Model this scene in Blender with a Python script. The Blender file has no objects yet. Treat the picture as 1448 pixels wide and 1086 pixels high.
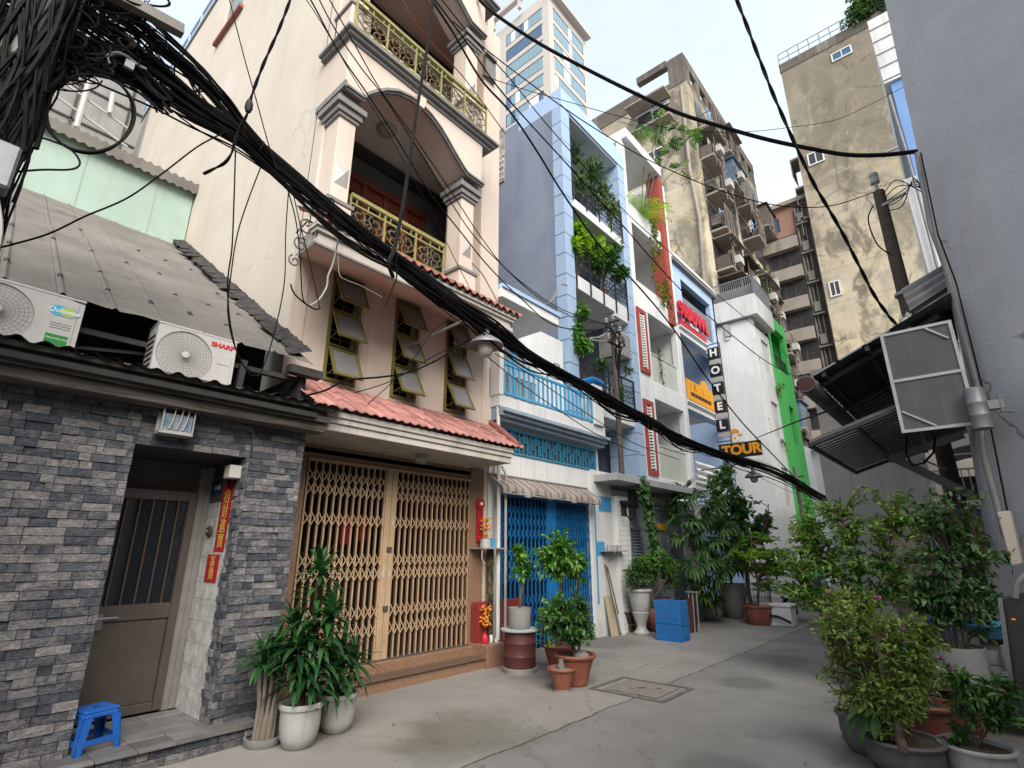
import bpy, math, random
from mathutils import Vector, Matrix, noise as mnoise

# ------------------------------------------------------------------ scene basics
S = bpy.context.scene
COL = S.collection
rad = math.radians
rng = random.Random(7)
OFF = {}          # where each thing's own origin stands

# ------------------------------------------------------------------ camera survey
FPX, CX, CY, EYE = 745.0, 724.0, 543.0, 1.6
TH = math.atan(237 / 745.0)
YAW = math.atan(676 / math.hypot(745, 237))
FW = Vector((-math.sin(YAW) * math.cos(TH), math.cos(YAW) * math.cos(TH), math.sin(TH)))
RT = Vector((math.cos(YAW), math.sin(YAW), 0))
UP = RT.cross(FW)

def sight(u, v):
    """direction from the eye point towards a surveyed point of the photograph"""
    return FW + RT * ((u - CX) / FPX) - UP * ((v - CY) / FPX)

def atx(u, v, x):
    d = sight(u, v); t = x / d.x
    return Vector((x, d.y * t, EYE + d.z * t))

def aty(u, v, y):
    d = sight(u, v); t = y / d.y
    return Vector((d.x * t, y, EYE + d.z * t))

def atz(u, v, z=0.0):
    d = sight(u, v); t = (z - EYE) / d.z
    return Vector((d.x * t, d.y * t, z))

def atplan(u, v, A, B):
    """where the sight line crosses the vertical plane through plan points A and B"""
    d = sight(u, v)
    nx, ny = -(B[1] - A[1]), (B[0] - A[0])
    t = (nx * A[0] + ny * A[1]) / (nx * d.x + ny * d.y)
    return Vector((d.x * t, d.y * t, EYE + d.z * t))

# ------------------------------------------------------------------ mesh builder
class MB:
    def __init__(s):
        s.v = []; s.f = []; s.m = []; s.c = []
    def add(s, vs, fs, mi=0, c=None):
        o = len(s.v)
        s.v.extend([tuple(p) for p in vs])
        if c is None: c = rng.random()
        for f in fs:
            s.f.append(tuple(i + o for i in f)); s.m.append(mi); s.c.append(c)
        return s
    def poly(s, pts, mi=0, c=None):
        return s.add(pts, [tuple(range(len(pts)))], mi, c)
    def box(s, x0, x1, y0, y1, z0, z1, mi=0, c=None):
        if x0 > x1: x0, x1 = x1, x0
        if y0 > y1: y0, y1 = y1, y0
        if z0 > z1: z0, z1 = z1, z0
        vs = [(x0,y0,z0),(x1,y0,z0),(x1,y1,z0),(x0,y1,z0),(x0,y0,z1),(x1,y0,z1),(x1,y1,z1),(x0,y1,z1)]
        return s.add(vs, [(0,3,2,1),(4,5,6,7),(0,1,5,4),(1,2,6,5),(2,3,7,6),(3,0,4,7)], mi, c)
    def obox(s, cen, sx, sy, sz, rot=None, mi=0, c=None):
        rot = rot or Matrix.Identity(3); cen = Vector(cen)
        vs = [cen + rot @ Vector((a*sx/2, b*sy/2, d*sz/2)) for d in (-1,1) for a,b in ((-1,-1),(1,-1),(1,1),(-1,1))]
        return s.add(vs, [(0,3,2,1),(4,5,6,7),(0,1,5,4),(1,2,6,5),(2,3,7,6),(3,0,4,7)], mi, c)
    def bar(s, p, q, w, h=None, mi=0, up=(0,0,1), c=None):
        """rectangular bar from p to q"""
        p = Vector(p); q = Vector(q); h = h or w
        d = (q - p); L = d.length
        if L < 1e-6: return s
        d.normalize(); u = Vector(up)
        if abs(d.dot(u)) > .97: u = Vector((1,0,0)) if abs(d.x) < .9 else Vector((0,1,0))
        a = d.cross(u).normalized(); b = a.cross(d)
        r = Matrix((d, a, b)).transposed()
        return s.obox((p+q)/2, L, w, h, r, mi, c)
    def tube(s, pts, r, n=6, mi=0, cap=True, c=None):
        pts = [Vector(p) for p in pts]
        if len(pts) < 2: return s
        rs = r if isinstance(r, (list, tuple)) else [r]*len(pts)
        o = []; prev = None
        for i, p in enumerate(pts):
            d = (pts[min(i+1, len(pts)-1)] - pts[max(i-1, 0)])
            if d.length < 1e-9: d = Vector((0,0,1))
            d.normalize()
            if prev is None:
                u = Vector((0,0,1)) if abs(d.z) < .9 else Vector((1,0,0))
                a = d.cross(u).normalized()
            else:
                a = prev - d * prev.dot(d)
                a = a.normalized() if a.length > 1e-6 else d.orthogonal().normalized()
            prev = a; b = d.cross(a)
            for k in range(n):
                t = 2*math.pi*k/n
                o.append(p + (a*math.cos(t) + b*math.sin(t))*rs[i])
        fs = []
        for i in range(len(pts)-1):
            for k in range(n):
                k2 = (k+1) % n
                fs.append((i*n+k, i*n+k2, (i+1)*n+k2, (i+1)*n+k))
        if cap:
            fs.append(tuple(range(n))[::-1]); fs.append(tuple((len(pts)-1)*n+k for k in range(n)))
        return s.add(o, fs, mi, c)
    def lathe(s, prof, cen=(0,0,0), n=24, mi=0, sq=0.0, c=None):
        """profile of (r,z) turned round a vertical axis; sq squares it off"""
        cx, cy, cz = cen; vs = []; fs = []
        for r, z in prof:
            for k in range(n):
                t = 2*math.pi*k/n; rr = r
                if sq:
                    rr = r / ((abs(math.cos(t))**8 + abs(math.sin(t))**8)**(1/8)) * (1-sq) + r*sq if sq < 1 else r
                vs.append((cx + rr*math.cos(t), cy + rr*math.sin(t), cz + z))
        for i in range(len(prof)-1):
            for k in range(n):
                k2 = (k+1) % n
                fs.append((i*n+k, i*n+k2, (i+1)*n+k2, (i+1)*n+k))
        if prof[0][0] > 1e-4: fs.append(tuple(range(n))[::-1])
        if prof[-1][0] > 1e-4: fs.append(tuple((len(prof)-1)*n+k for k in range(n)))
        return s.add(vs, fs, mi, c)
    def grid(s, fn, nu, nv, mi=0, c=None, thick=None):
        vs = [fn(i/nu, j/nv) for i in range(nu+1) for j in range(nv+1)]
        w = nv+1
        fs = [(i*w+j, (i+1)*w+j, (i+1)*w+j+1, i*w+j+1) for i in range(nu) for j in range(nv)]
        return s.add(vs, fs, mi, c)
    def prism_x(s, yz, x0, x1, mi=0, c=None):
        """polygon in the y-z plane, given thickness along x"""
        n = len(yz)
        vs = [(x0,y,z) for y,z in yz] + [(x1,y,z) for y,z in yz]
        fs = [tuple(range(n)), tuple(range(2*n-1, n-1, -1))]
        fs += [(i, n+i, n+(i+1)%n, (i+1)%n) for i in range(n)]
        return s.add(vs, fs, mi, c)
    def prism_y(s, xz, y0, y1, mi=0, c=None):
        n = len(xz)
        vs = [(x,y0,z) for x,z in xz] + [(x,y1,z) for x,z in xz]
        fs = [tuple(range(n)), tuple(range(2*n-1, n-1, -1))]
        fs += [(i, n+i, n+(i+1)%n, (i+1)%n) for i in range(n)]
        return s.add(vs, fs, mi, c)
    def wallx(s, x0, x1, y0, y1, z0, z1, holes=(), mi=0):
        """wall lying in a plane of constant x with rectangular holes (y0,y1,z0,z1)"""
        ys = sorted({y0, y1, *[min(max(h[k], y0), y1) for h in holes for k in (0,1)]})
        for a, b in zip(ys, ys[1:]):
            if b - a < 1e-5: continue
            m = (a+b)/2; cuts = sorted([(h[2], h[3]) for h in holes if h[0] < m < h[1]])
            z = z0
            for c0, c1 in cuts:
                if c0 > z + 1e-5: s.box(x0, x1, a, b, z, c0, mi, .5)
                z = max(z, c1)
            if z < z1 - 1e-5: s.box(x0, x1, a, b, z, z1, mi, .5)
        return s
    def wally(s, y0, y1, x0, x1, z0, z1, holes=(), mi=0):
        xs = sorted({x0, x1, *[min(max(h[k], x0), x1) for h in holes for k in (0,1)]})
        for a, b in zip(xs, xs[1:]):
            if b - a < 1e-5: continue
            m = (a+b)/2; cuts = sorted([(h[2], h[3]) for h in holes if h[0] < m < h[1]])
            z = z0
            for c0, c1 in cuts:
                if c0 > z + 1e-5: s.box(a, b, y0, y1, z, c0, mi, .5)
                z = max(z, c1)
            if z < z1 - 1e-5: s.box(a, b, y0, y1, z, z1, mi, .5)
        return s
    def leaf(s, base, d, L, W, droop=.3, segs=3, fold=.25, mi=0, c=None, roll=0.0):
        """a bent, folded leaf blade"""
        base = Vector(base); d = Vector(d).normalized()
        side = d.cross(Vector((0,0,1)))
        if side.length < .05: side = Vector((math.cos(roll*9), math.sin(roll*9), 0))
        side.normalize()
        nrm = side.cross(d)
        if roll:
            q = Matrix.Rotation(roll, 3, d); side = q @ side; nrm = q @ nrm
        vs = [base]; p = base; dd = d.copy(); step = L/(segs+1)
        for i in range(1, segs+2):
            t = i/(segs+1)
            p = p + dd*step
            dd = (dd + Vector((0,0,-droop*1.6/(segs+1)))).normalized()
            if i <= segs:
                w = W*.5*(math.sin(math.pi*min(1, t**.75)) *.98 + .02)
                up = nrm*(fold*w)
                vs += [p + side*w + up, p, p - side*w + up]
            else: vs.append(p)
        fs = [(0,2,1),(0,3,2)]
        for i in range(segs-1):
            a = 1+3*i; b = a+3
            fs += [(a,a+1,b+1,b),(a+1,a+2,b+2,b+1)]
        a = 1+3*(segs-1); t = len(vs)-1
        fs += [(a,a+1,t),(a+1,a+2,t)]
        return s.add(vs, fs, mi, c)
    def build(s, name, mats, parent=None, smooth=False, bevel=0.0, bseg=1, kind=None):
        me = bpy.data.meshes.new(name)
        off = Vector((0,0,0))
        if parent is not None:
            off = OFF.get(parent.name, Vector((0,0,0)))
        me.from_pydata([(x-off[0], y-off[1], z-off[2]) for x,y,z in s.v], [], s.f)
        if not isinstance(mats, (list, tuple)): mats = [mats]
        for m in mats: me.materials.append(m)
        if len(mats) > 1: me.polygons.foreach_set('material_index', s.m)
        at = me.attributes.new('rnd', 'FLOAT', 'FACE'); at.data.foreach_set('value', s.c)
        if smooth: me.polygons.foreach_set('use_smooth', [True]*len(me.polygons))
        me.update()
        o = bpy.data.objects.new(name, me); COL.objects.link(o)
        if parent is not None:
            o.parent = parent; OFF[o.name] = off
        if bevel:
            b = o.modifiers.new('Bevel', 'BEVEL'); b.width = bevel; b.segments = bseg
            b.limit_method = 'ANGLE'; b.angle_limit = rad(40)
        if smooth:
            try: me.set_sharp_from_angle(angle=rad(42))
            except Exception: pass
        if kind: o['kind'] = kind
        return o

def tag(o, label=None, cat=None, group=None, kind=None):
    if label: o['label'] = label
    if cat: o['category'] = cat
    if group: o['group'] = group
    if kind: o['kind'] = kind
    return o

def thing(name, loc, label, cat, group=None):
    o = bpy.data.objects.new(name, None); COL.objects.link(o)
    o.location = loc; OFF[o.name] = Vector(loc); o.empty_display_size = .2
    return tag(o, label, cat, group)

def single(mb, name, mats, label, cat, group=None, **k):
    """a thing that is one mesh"""
    return tag(mb.build(name, mats, **k), label, cat, group)

def copy_tree(o, parent=None):
    c = o.copy(); COL.objects.link(c)
    if parent is not None:
        c.parent = parent
    for ch in [x for x in bpy.data.objects if x.parent == o]:
        copy_tree(ch, c)
    return c

def text_mesh(body, size, name, mat, parent, frame, extrude=.004, align='CENTER', bold=0.0, shear=0.0, sx=1.0, sy=1.0):
    """lettering as a mesh; frame = 4x4 matrix carrying text x,y,normal to the world"""
    cu = bpy.data.curves.new(name, 'FONT'); cu.body = body; cu.size = size
    cu.align_x = align; cu.align_y = 'CENTER'; cu.extrude = extrude; cu.offset = bold; cu.shear = shear
    ob = bpy.data.objects.new(name, cu); COL.objects.link(ob)
    dg = bpy.context.evaluated_depsgraph_get()
    me = bpy.data.meshes.new_from_object(ob.evaluated_get(dg))
    COL.objects.unlink(ob); bpy.data.objects.remove(ob)
    off = OFF.get(parent.name, Vector((0,0,0))) if parent is not None else Vector((0,0,0))
    me.transform(Matrix.Diagonal((sx, sy, 1, 1)))
    me.transform(frame); me.transform(Matrix.Translation(-off))
    me.name = name; me.materials.clear(); me.materials.append(mat)
    o = bpy.data.objects.new(name, me); COL.objects.link(o)
    if parent is not None: o.parent = parent; OFF[o.name] = off
    return o

def frame(origin, xdir, ydir):
    x = Vector(xdir).normalized(); y = Vector(ydir).normalized(); z = x.cross(y).normalized()
    m = Matrix((x, y, z)).transposed().to_4x4(); m.translation = Vector(origin)
    return m

def face_px(x, y, z):   # lettering on a wall facing +x
    return frame((x, y, z), (0,1,0), (0,0,1))
def face_ny(x, y, z):   # lettering on a panel facing -y
    return frame((x, y, z), (1,0,0), (0,0,1))

# ------------------------------------------------------------------ materials
def _n(nt, t, **k):
    n = nt.nodes.new(t)
    for a, b in k.items(): setattr(n, a, b)
    return n

def mat(name, c1, c2=None, rough=.8, scale=1.2, detail=8.0, bump=.0, bscale=60.0, streak=0.0, scol=None,
        spec=.35, metal=0.0, facevar=0.0, spots=0.0, spotcol=(.05,.045,.04), spotscale=9.0, stretch=None,
        contrast=1.0, sheen=0.0, transm=0.0, coat=0.0, streakscale=2.2, alpha=1.0):
    m = bpy.data.materials.new(name); m.use_nodes = True
    nt = m.node_tree; L = nt.links.new
    bs = nt.nodes['Principled BSDF']
    geo = _n(nt, 'ShaderNodeNewGeometry')
    c2 = c2 or tuple(x*.82 for x in c1)
    pos = geo.outputs['Position']
    if stretch:
        mp = _n(nt, 'ShaderNodeMapping'); mp.inputs['Scale'].default_value = stretch
        L(pos, mp.inputs['Vector']); pos2 = mp.outputs['Vector']
    else: pos2 = pos
    nz = _n(nt, 'ShaderNodeTexNoise'); nz.inputs['Scale'].default_value = scale
    nz.inputs['Detail'].default_value = detail; nz.inputs['Roughness'].default_value = .62
    L(pos2, nz.inputs['Vector'])
    mr = _n(nt, 'ShaderNodeMapRange'); mr.inputs['From Min'].default_value = .5-.2/contrast
    mr.inputs['From Max'].default_value = .5+.2/contrast
    L(nz.outputs['Fac'], mr.inputs['Value'])
    mx = _n(nt, 'ShaderNodeMixRGB'); mx.inputs['Color1'].default_value = (*c1, 1); mx.inputs['Color2'].default_value = (*c2, 1)
    L(mr.outputs['Result'], mx.inputs['Fac'])
    out = mx.outputs['Color']
    if streak:
        mp = _n(nt, 'ShaderNodeMapping'); mp.inputs['Scale'].default_value = (streakscale*2.2, streakscale*2.2, streakscale*.16)
        L(pos, mp.inputs['Vector'])
        n2 = _n(nt, 'ShaderNodeTexNoise'); n2.inputs['Scale'].default_value = 1.0; n2.inputs['Detail'].default_value = 7; n2.inputs['Roughness'].default_value = .7
        L(mp.outputs['Vector'], n2.inputs['Vector'])
        r2 = _n(nt, 'ShaderNodeMapRange'); r2.inputs['From Min'].default_value = .52; r2.inputs['From Max'].default_value = .74
        r2.inputs['To Max'].default_value = streak
        L(n2.outputs['Fac'], r2.inputs['Value'])
        m2 = _n(nt, 'ShaderNodeMixRGB'); m2.inputs['Color2'].default_value = (*(scol or tuple(x*.35 for x in c1)), 1)
        L(r2.outputs['Result'], m2.inputs['Fac']); L(out, m2.inputs['Color1']); out = m2.outputs['Color']
    if spots:
        n3 = _n(nt, 'ShaderNodeTexNoise'); n3.inputs['Scale'].default_value = spotscale; n3.inputs['Detail'].default_value = 9; n3.inputs['Roughness'].default_value = .72
        L(pos, n3.inputs['Vector'])
        r3 = _n(nt, 'ShaderNodeMapRange'); r3.inputs['From Min'].default_value = .6; r3.inputs['From Max'].default_value = .72; r3.inputs['To Max'].default_value = spots
        L(n3.outputs['Fac'], r3.inputs['Value'])
        m3 = _n(nt, 'ShaderNodeMixRGB'); m3.inputs['Color2'].default_value = (*spotcol, 1)
        L(r3.outputs['Result'], m3.inputs['Fac']); L(out, m3.inputs['Color1']); out = m3.outputs['Color']
    if facevar:
        at = _n(nt, 'ShaderNodeAttribute'); at.attribute_name = 'rnd'
        r4 = _n(nt, 'ShaderNodeMapRange'); r4.inputs['To Min'].default_value = 1-facevar; r4.inputs['To Max'].default_value = 1+facevar
        L(at.outputs['Fac'], r4.inputs['Value'])
        vm = _n(nt, 'ShaderNodeVectorMath', operation='SCALE'); L(out, vm.inputs[0]); L(r4.outputs['Result'], vm.inputs['Scale'])
        out = vm.outputs['Vector']
    L(out, bs.inputs['Base Color'])
    # roughness breaks up with the same noise
    rr = _n(nt, 'ShaderNodeMapRange'); rr.inputs['To Min'].default_value = max(0.02, rough-.1); rr.inputs['To Max'].default_value = min(1, rough+.12)
    L(nz.outputs['Fac'], rr.inputs['Value']); L(rr.outputs['Result'], bs.inputs['Roughness'])
    bs.inputs['Specular IOR Level'].default_value = spec
    bs.inputs['Metallic'].default_value = metal
    bs.inputs['Transmission Weight'].default_value = transm
    bs.inputs['Coat Weight'].default_value = coat
    bs.inputs['Alpha'].default_value = alpha
    if bump:
        nb = _n(nt, 'ShaderNodeTexNoise'); nb.inputs['Scale'].default_value = bscale; nb.inputs['Detail'].default_value = 6; nb.inputs['Roughness'].default_value = .65
        L(pos2 if stretch else pos, nb.inputs['Vector'])
        bp = _n(nt, 'ShaderNodeBump'); bp.inputs['Strength'].default_value = min(1, bump); bp.inputs['Distance'].default_value = .02 if bscale < 30 else .006
        L(nb.outputs['Fac'], bp.inputs['Height']); L(bp.outputs['Normal'], bs.inputs['Normal'])
    return m

def grime(m, layers, soot=None, bands=None):
    """extra weathering: patches of dirt at several sizes, roof soot, floor lines"""
    nt = m.node_tree; L = nt.links.new; bs = nt.nodes['Principled BSDF']
    out = bs.inputs['Base Color'].links[0].from_socket
    geo = [n for n in nt.nodes if n.type == 'NEW_GEOMETRY'][0]
    for k, (sc, col, lo, hi, amt, st) in enumerate(layers):
        mp = _n(nt, 'ShaderNodeMapping'); mp.inputs['Scale'].default_value = st; mp.inputs['Location'].default_value = (k*13.7, k*5.1, k*3.3)
        L(geo.outputs['Position'], mp.inputs['Vector'])
        n = _n(nt, 'ShaderNodeTexNoise'); n.inputs['Scale'].default_value = sc; n.inputs['Detail'].default_value = 12; n.inputs['Roughness'].default_value = .68; n.inputs['Distortion'].default_value = .8
        L(mp.outputs['Vector'], n.inputs['Vector'])
        r = _n(nt, 'ShaderNodeMapRange'); r.inputs['From Min'].default_value = lo; r.inputs['From Max'].default_value = hi; r.inputs['To Max'].default_value = amt
        L(n.outputs['Fac'], r.inputs['Value'])
        x = _n(nt, 'ShaderNodeMixRGB'); x.inputs['Color2'].default_value = (*col, 1); L(r.outputs['Result'], x.inputs['Fac']); L(out, x.inputs['Color1']); out = x.outputs['Color']
    sp = _n(nt, 'ShaderNodeSeparateXYZ'); L(geo.outputs['Position'], sp.inputs['Vector'])
    if soot:
        n = _n(nt, 'ShaderNodeTexNoise'); n.inputs['Scale'].default_value = .35; n.inputs['Detail'].default_value = 12; n.inputs['Roughness'].default_value = .7
        L(geo.outputs['Position'], n.inputs['Vector'])
        a = _n(nt, 'ShaderNodeMath', operation='MULTIPLY_ADD'); L(n.outputs['Fac'], a.inputs[0]); a.inputs[1].default_value = 26.0; L(sp.outputs['Z'], a.inputs[2])
        r = _n(nt, 'ShaderNodeMapRange'); r.inputs['From Min'].default_value = soot[0]+13; r.inputs['From Max'].default_value = soot[1]+13; r.inputs['To Max'].default_value = soot[3]
        L(a.outputs[0], r.inputs['Value'])
        x = _n(nt, 'ShaderNodeMixRGB'); x.inputs['Color2'].default_value = (*soot[2], 1); L(r.outputs['Result'], x.inputs['Fac']); L(out, x.inputs['Color1']); out = x.outputs['Color']
    if bands:
        f = _n(nt, 'ShaderNodeMath', operation='PINGPONG'); L(sp.outputs['Z'], f.inputs[0]); f.inputs[1].default_value = bands/2
        r = _n(nt, 'ShaderNodeMapRange'); r.inputs['From Min'].default_value = 0; r.inputs['From Max'].default_value = .09; r.inputs['To Min'].default_value = .45; r.inputs['To Max'].default_value = 0
        L(f.outputs[0], r.inputs['Value'])
        x = _n(nt, 'ShaderNodeMixRGB'); x.inputs['Color2'].default_value = (.2,.18,.15, 1); L(r.outputs['Result'], x.inputs['Fac']); L(out, x.inputs['Color1']); out = x.outputs['Color']
    L(out, bs.inputs['Base Color'])

def cracks(m, scale, width, col, amt, keep=.52):
    """hairline cracks, present only in some areas"""
    nt = m.node_tree; L = nt.links.new; bs = nt.nodes['Principled BSDF']
    out = bs.inputs['Base Color'].links[0].from_socket
    geo = [n for n in nt.nodes if n.type == 'NEW_GEOMETRY'][0]
    n = _n(nt, 'ShaderNodeTexNoise'); n.inputs['Scale'].default_value = 2.4; n.inputs['Detail'].default_value = 6; L(geo.outputs['Position'], n.inputs['Vector'])
    s = _n(nt, 'ShaderNodeVectorMath', operation='SCALE'); L(n.outputs['Color'], s.inputs[0]); s.inputs['Scale'].default_value = .55
    a = _n(nt, 'ShaderNodeVectorMath', operation='ADD'); L(geo.outputs['Position'], a.inputs[0]); L(s.outputs['Vector'], a.inputs[1])
    v = _n(nt, 'ShaderNodeTexVoronoi', feature='DISTANCE_TO_EDGE'); v.inputs['Scale'].default_value = scale; L(a.outputs['Vector'], v.inputs['Vector'])
    r = _n(nt, 'ShaderNodeMapRange'); r.inputs['From Min'].default_value = width*.3; r.inputs['From Max'].default_value = width; r.inputs['To Min'].default_value = amt; r.inputs['To Max'].default_value = 0; L(v.outputs['Distance'], r.inputs['Value'])
    k = _n(nt, 'ShaderNodeTexNoise'); k.inputs['Scale'].default_value = .45; L(geo.outputs['Position'], k.inputs['Vector'])
    g = _n(nt, 'ShaderNodeMapRange'); g.inputs['From Min'].default_value = keep; g.inputs['From Max'].default_value = keep+.06; L(k.outputs['Fac'], g.inputs['Value'])
    mu = _n(nt, 'ShaderNodeMath', operation='MULTIPLY'); L(r.outputs['Result'], mu.inputs[0]); L(g.outputs['Result'], mu.inputs[1])
    x = _n(nt, 'ShaderNodeMixRGB'); x.inputs['Color2'].default_value = (*col, 1); L(mu.outputs[0], x.inputs['Fac']); L(out, x.inputs['Color1'])
    L(x.outputs['Color'], bs.inputs['Base Color'])

def translucent(m, fac):
    nt = m.node_tree; L = nt.links.new; bs = nt.nodes['Principled BSDF']; o = [n for n in nt.nodes if n.type == 'OUTPUT_MATERIAL'][0]
    t = _n(nt, 'ShaderNodeBsdfTranslucent'); L(bs.inputs['Base Color'].links[0].from_socket, t.inputs['Color'])
    x = _n(nt, 'ShaderNodeMixShader'); x.inputs['Fac'].default_value = fac
    L(bs.outputs['BSDF'], x.inputs[1]); L(t.outputs['BSDF'], x.inputs[2]); L(x.outputs['Shader'], o.inputs['Surface'])

def leafmat(name, cols, gloss=.42, trans=.28, tcol=None):
    m = bpy.data.materials.new(name); m.use_nodes = True
    nt = m.node_tree; L = nt.links.new; nt.nodes.clear()
    out = _n(nt, 'ShaderNodeOutputMaterial')
    at = _n(nt, 'ShaderNodeAttribute'); at.attribute_name = 'rnd'
    cr = _n(nt, 'ShaderNodeValToRGB'); el = cr.color_ramp.elements
    while len(el) < len(cols): el.new(.5)
    for i, c in enumerate(cols):
        el[i].position = i/max(1, len(cols)-1); el[i].color = (*c, 1)
    L(at.outputs['Fac'], cr.inputs['Fac'])
    bs = _n(nt, 'ShaderNodeBsdfPrincipled'); bs.inputs['Roughness'].default_value = gloss; bs.inputs['Specular IOR Level'].default_value = .4
    L(cr.outputs['Color'], bs.inputs['Base Color'])
    tr = _n(nt, 'ShaderNodeBsdfTranslucent')
    hs = _n(nt, 'ShaderNodeHueSaturation'); hs.inputs['Value'].default_value = 1.7; hs.inputs['Saturation'].default_value = 1.15; hs.inputs['Hue'].default_value = .485
    L(cr.outputs['Color'], hs.inputs['Color']); L(hs.outputs['Color'], tr.inputs['Color'])
    mx = _n(nt, 'ShaderNodeMixShader'); mx.inputs['Fac'].default_value = trans
    L(bs.outputs['BSDF'], mx.inputs[1]); L(tr.outputs['BSDF'], mx.inputs[2]); L(mx.outputs['Shader'], out.inputs['Surface'])
    return m

def glassmat(name, tint, rough=.06, spec=.8):
    m = bpy.data.materials.new(name); m.use_nodes = True
    b = m.node_tree.nodes['Principled BSDF']
    b.inputs['Base Color'].default_value = (*tint, 1); b.inputs['Roughness'].default_value = rough
    b.inputs['Specular IOR Level'].default_value = spec
    return m

K = {}
K['brick'] = None
def build_materials():
    # split-face slate tile: every tile has its own grey
    m = bpy.data.materials.new('slate_brick'); m.use_nodes = True
    nt = m.node_tree; L = nt.links.new; bs = nt.nodes['Principled BSDF']
    at = _n(nt, 'ShaderNodeAttribute'); at.attribute_name = 'rnd'
    cr = _n(nt, 'ShaderNodeValToRGB'); el = cr.color_ramp.elements
    for _ in range(4): el.new(.5)
    for e, (p, c) in zip(el, [(0,(.038,.043,.056)),(.25,(.060,.065,.080)),(.45,(.095,.096,.108)),(.6,(.145,.138,.142)),(.8,(.19,.178,.178)),(1,(.235,.22,.217))]):
        e.position = p; e.color = (*c, 1)
    geo = _n(nt, 'ShaderNodeNewGeometry')
    n0 = _n(nt, 'ShaderNodeTexNoise'); n0.inputs['Scale'].default_value = 9; n0.inputs['Detail'].default_value = 7; n0.inputs['Roughness'].default_value = .7; n0.inputs['Distortion'].default_value = 1.2
    L(geo.outputs['Position'], n0.inputs['Vector'])
    ma = _n(nt, 'ShaderNodeMath', operation='MULTIPLY_ADD'); L(n0.outputs['Fac'], ma.inputs[0]); ma.inputs[1].default_value = 1.25; ma.inputs[2].default_value = -.625
    mb_ = _n(nt, 'ShaderNodeMath', operation='MULTIPLY_ADD'); L(at.outputs['Fac'], mb_.inputs[0]); mb_.inputs[1].default_value = .75; mb_.inputs[2].default_value = .125
    mc = _n(nt, 'ShaderNodeMath', operation='ADD'); L(ma.outputs[0], mc.inputs[0]); L(mb_.outputs[0], mc.inputs[1]); L(mc.outputs[0], cr.inputs['Fac'])
    mp = _n(nt, 'ShaderNodeMapping'); mp.inputs['Scale'].default_value = (1, 1, 2.2); L(geo.outputs['Position'], mp.inputs['Vector'])
    nz = _n(nt, 'ShaderNodeTexNoise'); nz.inputs['Scale'].default_value = 20; nz.inputs['Detail'].default_value = 9; nz.inputs['Roughness'].default_value = .7
    nz.inputs['Distortion'].default_value = 1.6
    L(mp.outputs['Vector'], nz.inputs['Vector'])
    mr = _n(nt, 'ShaderNodeMapRange'); mr.inputs['From Min'].default_value = .3; mr.inputs['From Max'].default_value = .7; mr.inputs['To Min'].default_value = .35; mr.inputs['To Max'].default_value = 1.6
    L(nz.outputs['Fac'], mr.inputs['Value'])
    vm = _n(nt, 'ShaderNodeVectorMath', operation='SCALE'); L(cr.outputs['Color'], vm.inputs[0]); L(mr.outputs['Result'], vm.inputs['Scale'])
    L(vm.outputs['Vector'], bs.inputs['Base Color']); bs.inputs['Roughness'].default_value = .62; bs.inputs['Specular IOR Level'].default_value = .3
    bp = _n(nt, 'ShaderNodeBump'); bp.inputs['Strength'].default_value = .9; bp.inputs['Distance'].default_value = .02
    L(nz.outputs['Fac'], bp.inputs['Height']); L(bp.outputs['Normal'], bs.inputs['Normal'])
    K['brick'] = m
    K['mortar'] = mat('mortar', (.05,.05,.055), bump=.3)
    # cream house
    K['cream'] = mat('cream_render', (.60,.53,.45), (.53,.46,.385), scale=.7, bump=.35, bscale=70, streak=.2, scol=(.30,.25,.20), streakscale=1.1, spots=.12, spotcol=(.38,.31,.24), spotscale=3)
    K['cream_front'] = mat('cream_front_paint', (.64,.54,.455), (.57,.475,.40), scale=1.1, bump=.16, bscale=90, streak=.42, scol=(.33,.27,.22), streakscale=2.6)
    K['cream_soffit'] = mat('pink_soffit', (.60,.44,.37), (.52,.38,.32), scale=1.4, bump=.08)
    K['trim_grey'] = mat('grey_moulding', (.235,.225,.215), (.17,.163,.157), scale=4, rough=.7, bump=.1, streak=.3)
    K['fascia_cream'] = mat('fascia_cream', (.50,.455,.41), (.41,.37,.33), scale=2, bump=.12, streak=.55, scol=(.16,.13,.11))
    K['tile_pink'] = mat('pink_clay_tile', (.46,.22,.19), (.34,.155,.135), rough=.55, scale=5, bump=.3, bscale=70, facevar=.25, spots=.55, spotcol=(.47,.34,.30), spotscale=3.5)
    K['tile_red'] = mat('red_clay_tile', (.33,.115,.092), (.25,.09,.075), rough=.6, scale=5, bump=.3, facevar=.25, spots=.4, spotcol=(.14,.07,.05), spotscale=6)
    K['granite'] = mat('brown_granite', (.27,.16,.10), (.20,.115,.072), rough=.38, scale=28, detail=10, bump=.05, spec=.5, contrast=1.5)
    K['granite_dark'] = mat('dark_granite_nosing', (.13,.085,.062), (.09,.06,.045), rough=.4, scale=25, spec=.5)
    K['gate_tan'] = mat('tan_gate_paint', (.44,.31,.19), (.36,.25,.15), rough=.5, scale=3.5, bump=.08, spots=.5, spotcol=(.13,.065,.035), spotscale=14)
    K['olive'] = mat('olive_frame_paint', (.20,.17,.045), (.14,.12,.035), rough=.45, scale=5, spots=.35, spotcol=(.06,.05,.025), spotscale=18)
    K['olive_rail'] = mat('yellow_olive_rail', (.31,.285,.10), (.22,.20,.075), rough=.45, scale=5, spots=.4, spotcol=(.08,.065,.03), spotscale=14)
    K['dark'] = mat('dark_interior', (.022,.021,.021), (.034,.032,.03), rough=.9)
    K['dark_room'] = mat('dim_room_plaster', (.085,.08,.075), (.06,.057,.053), rough=.9)
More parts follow.
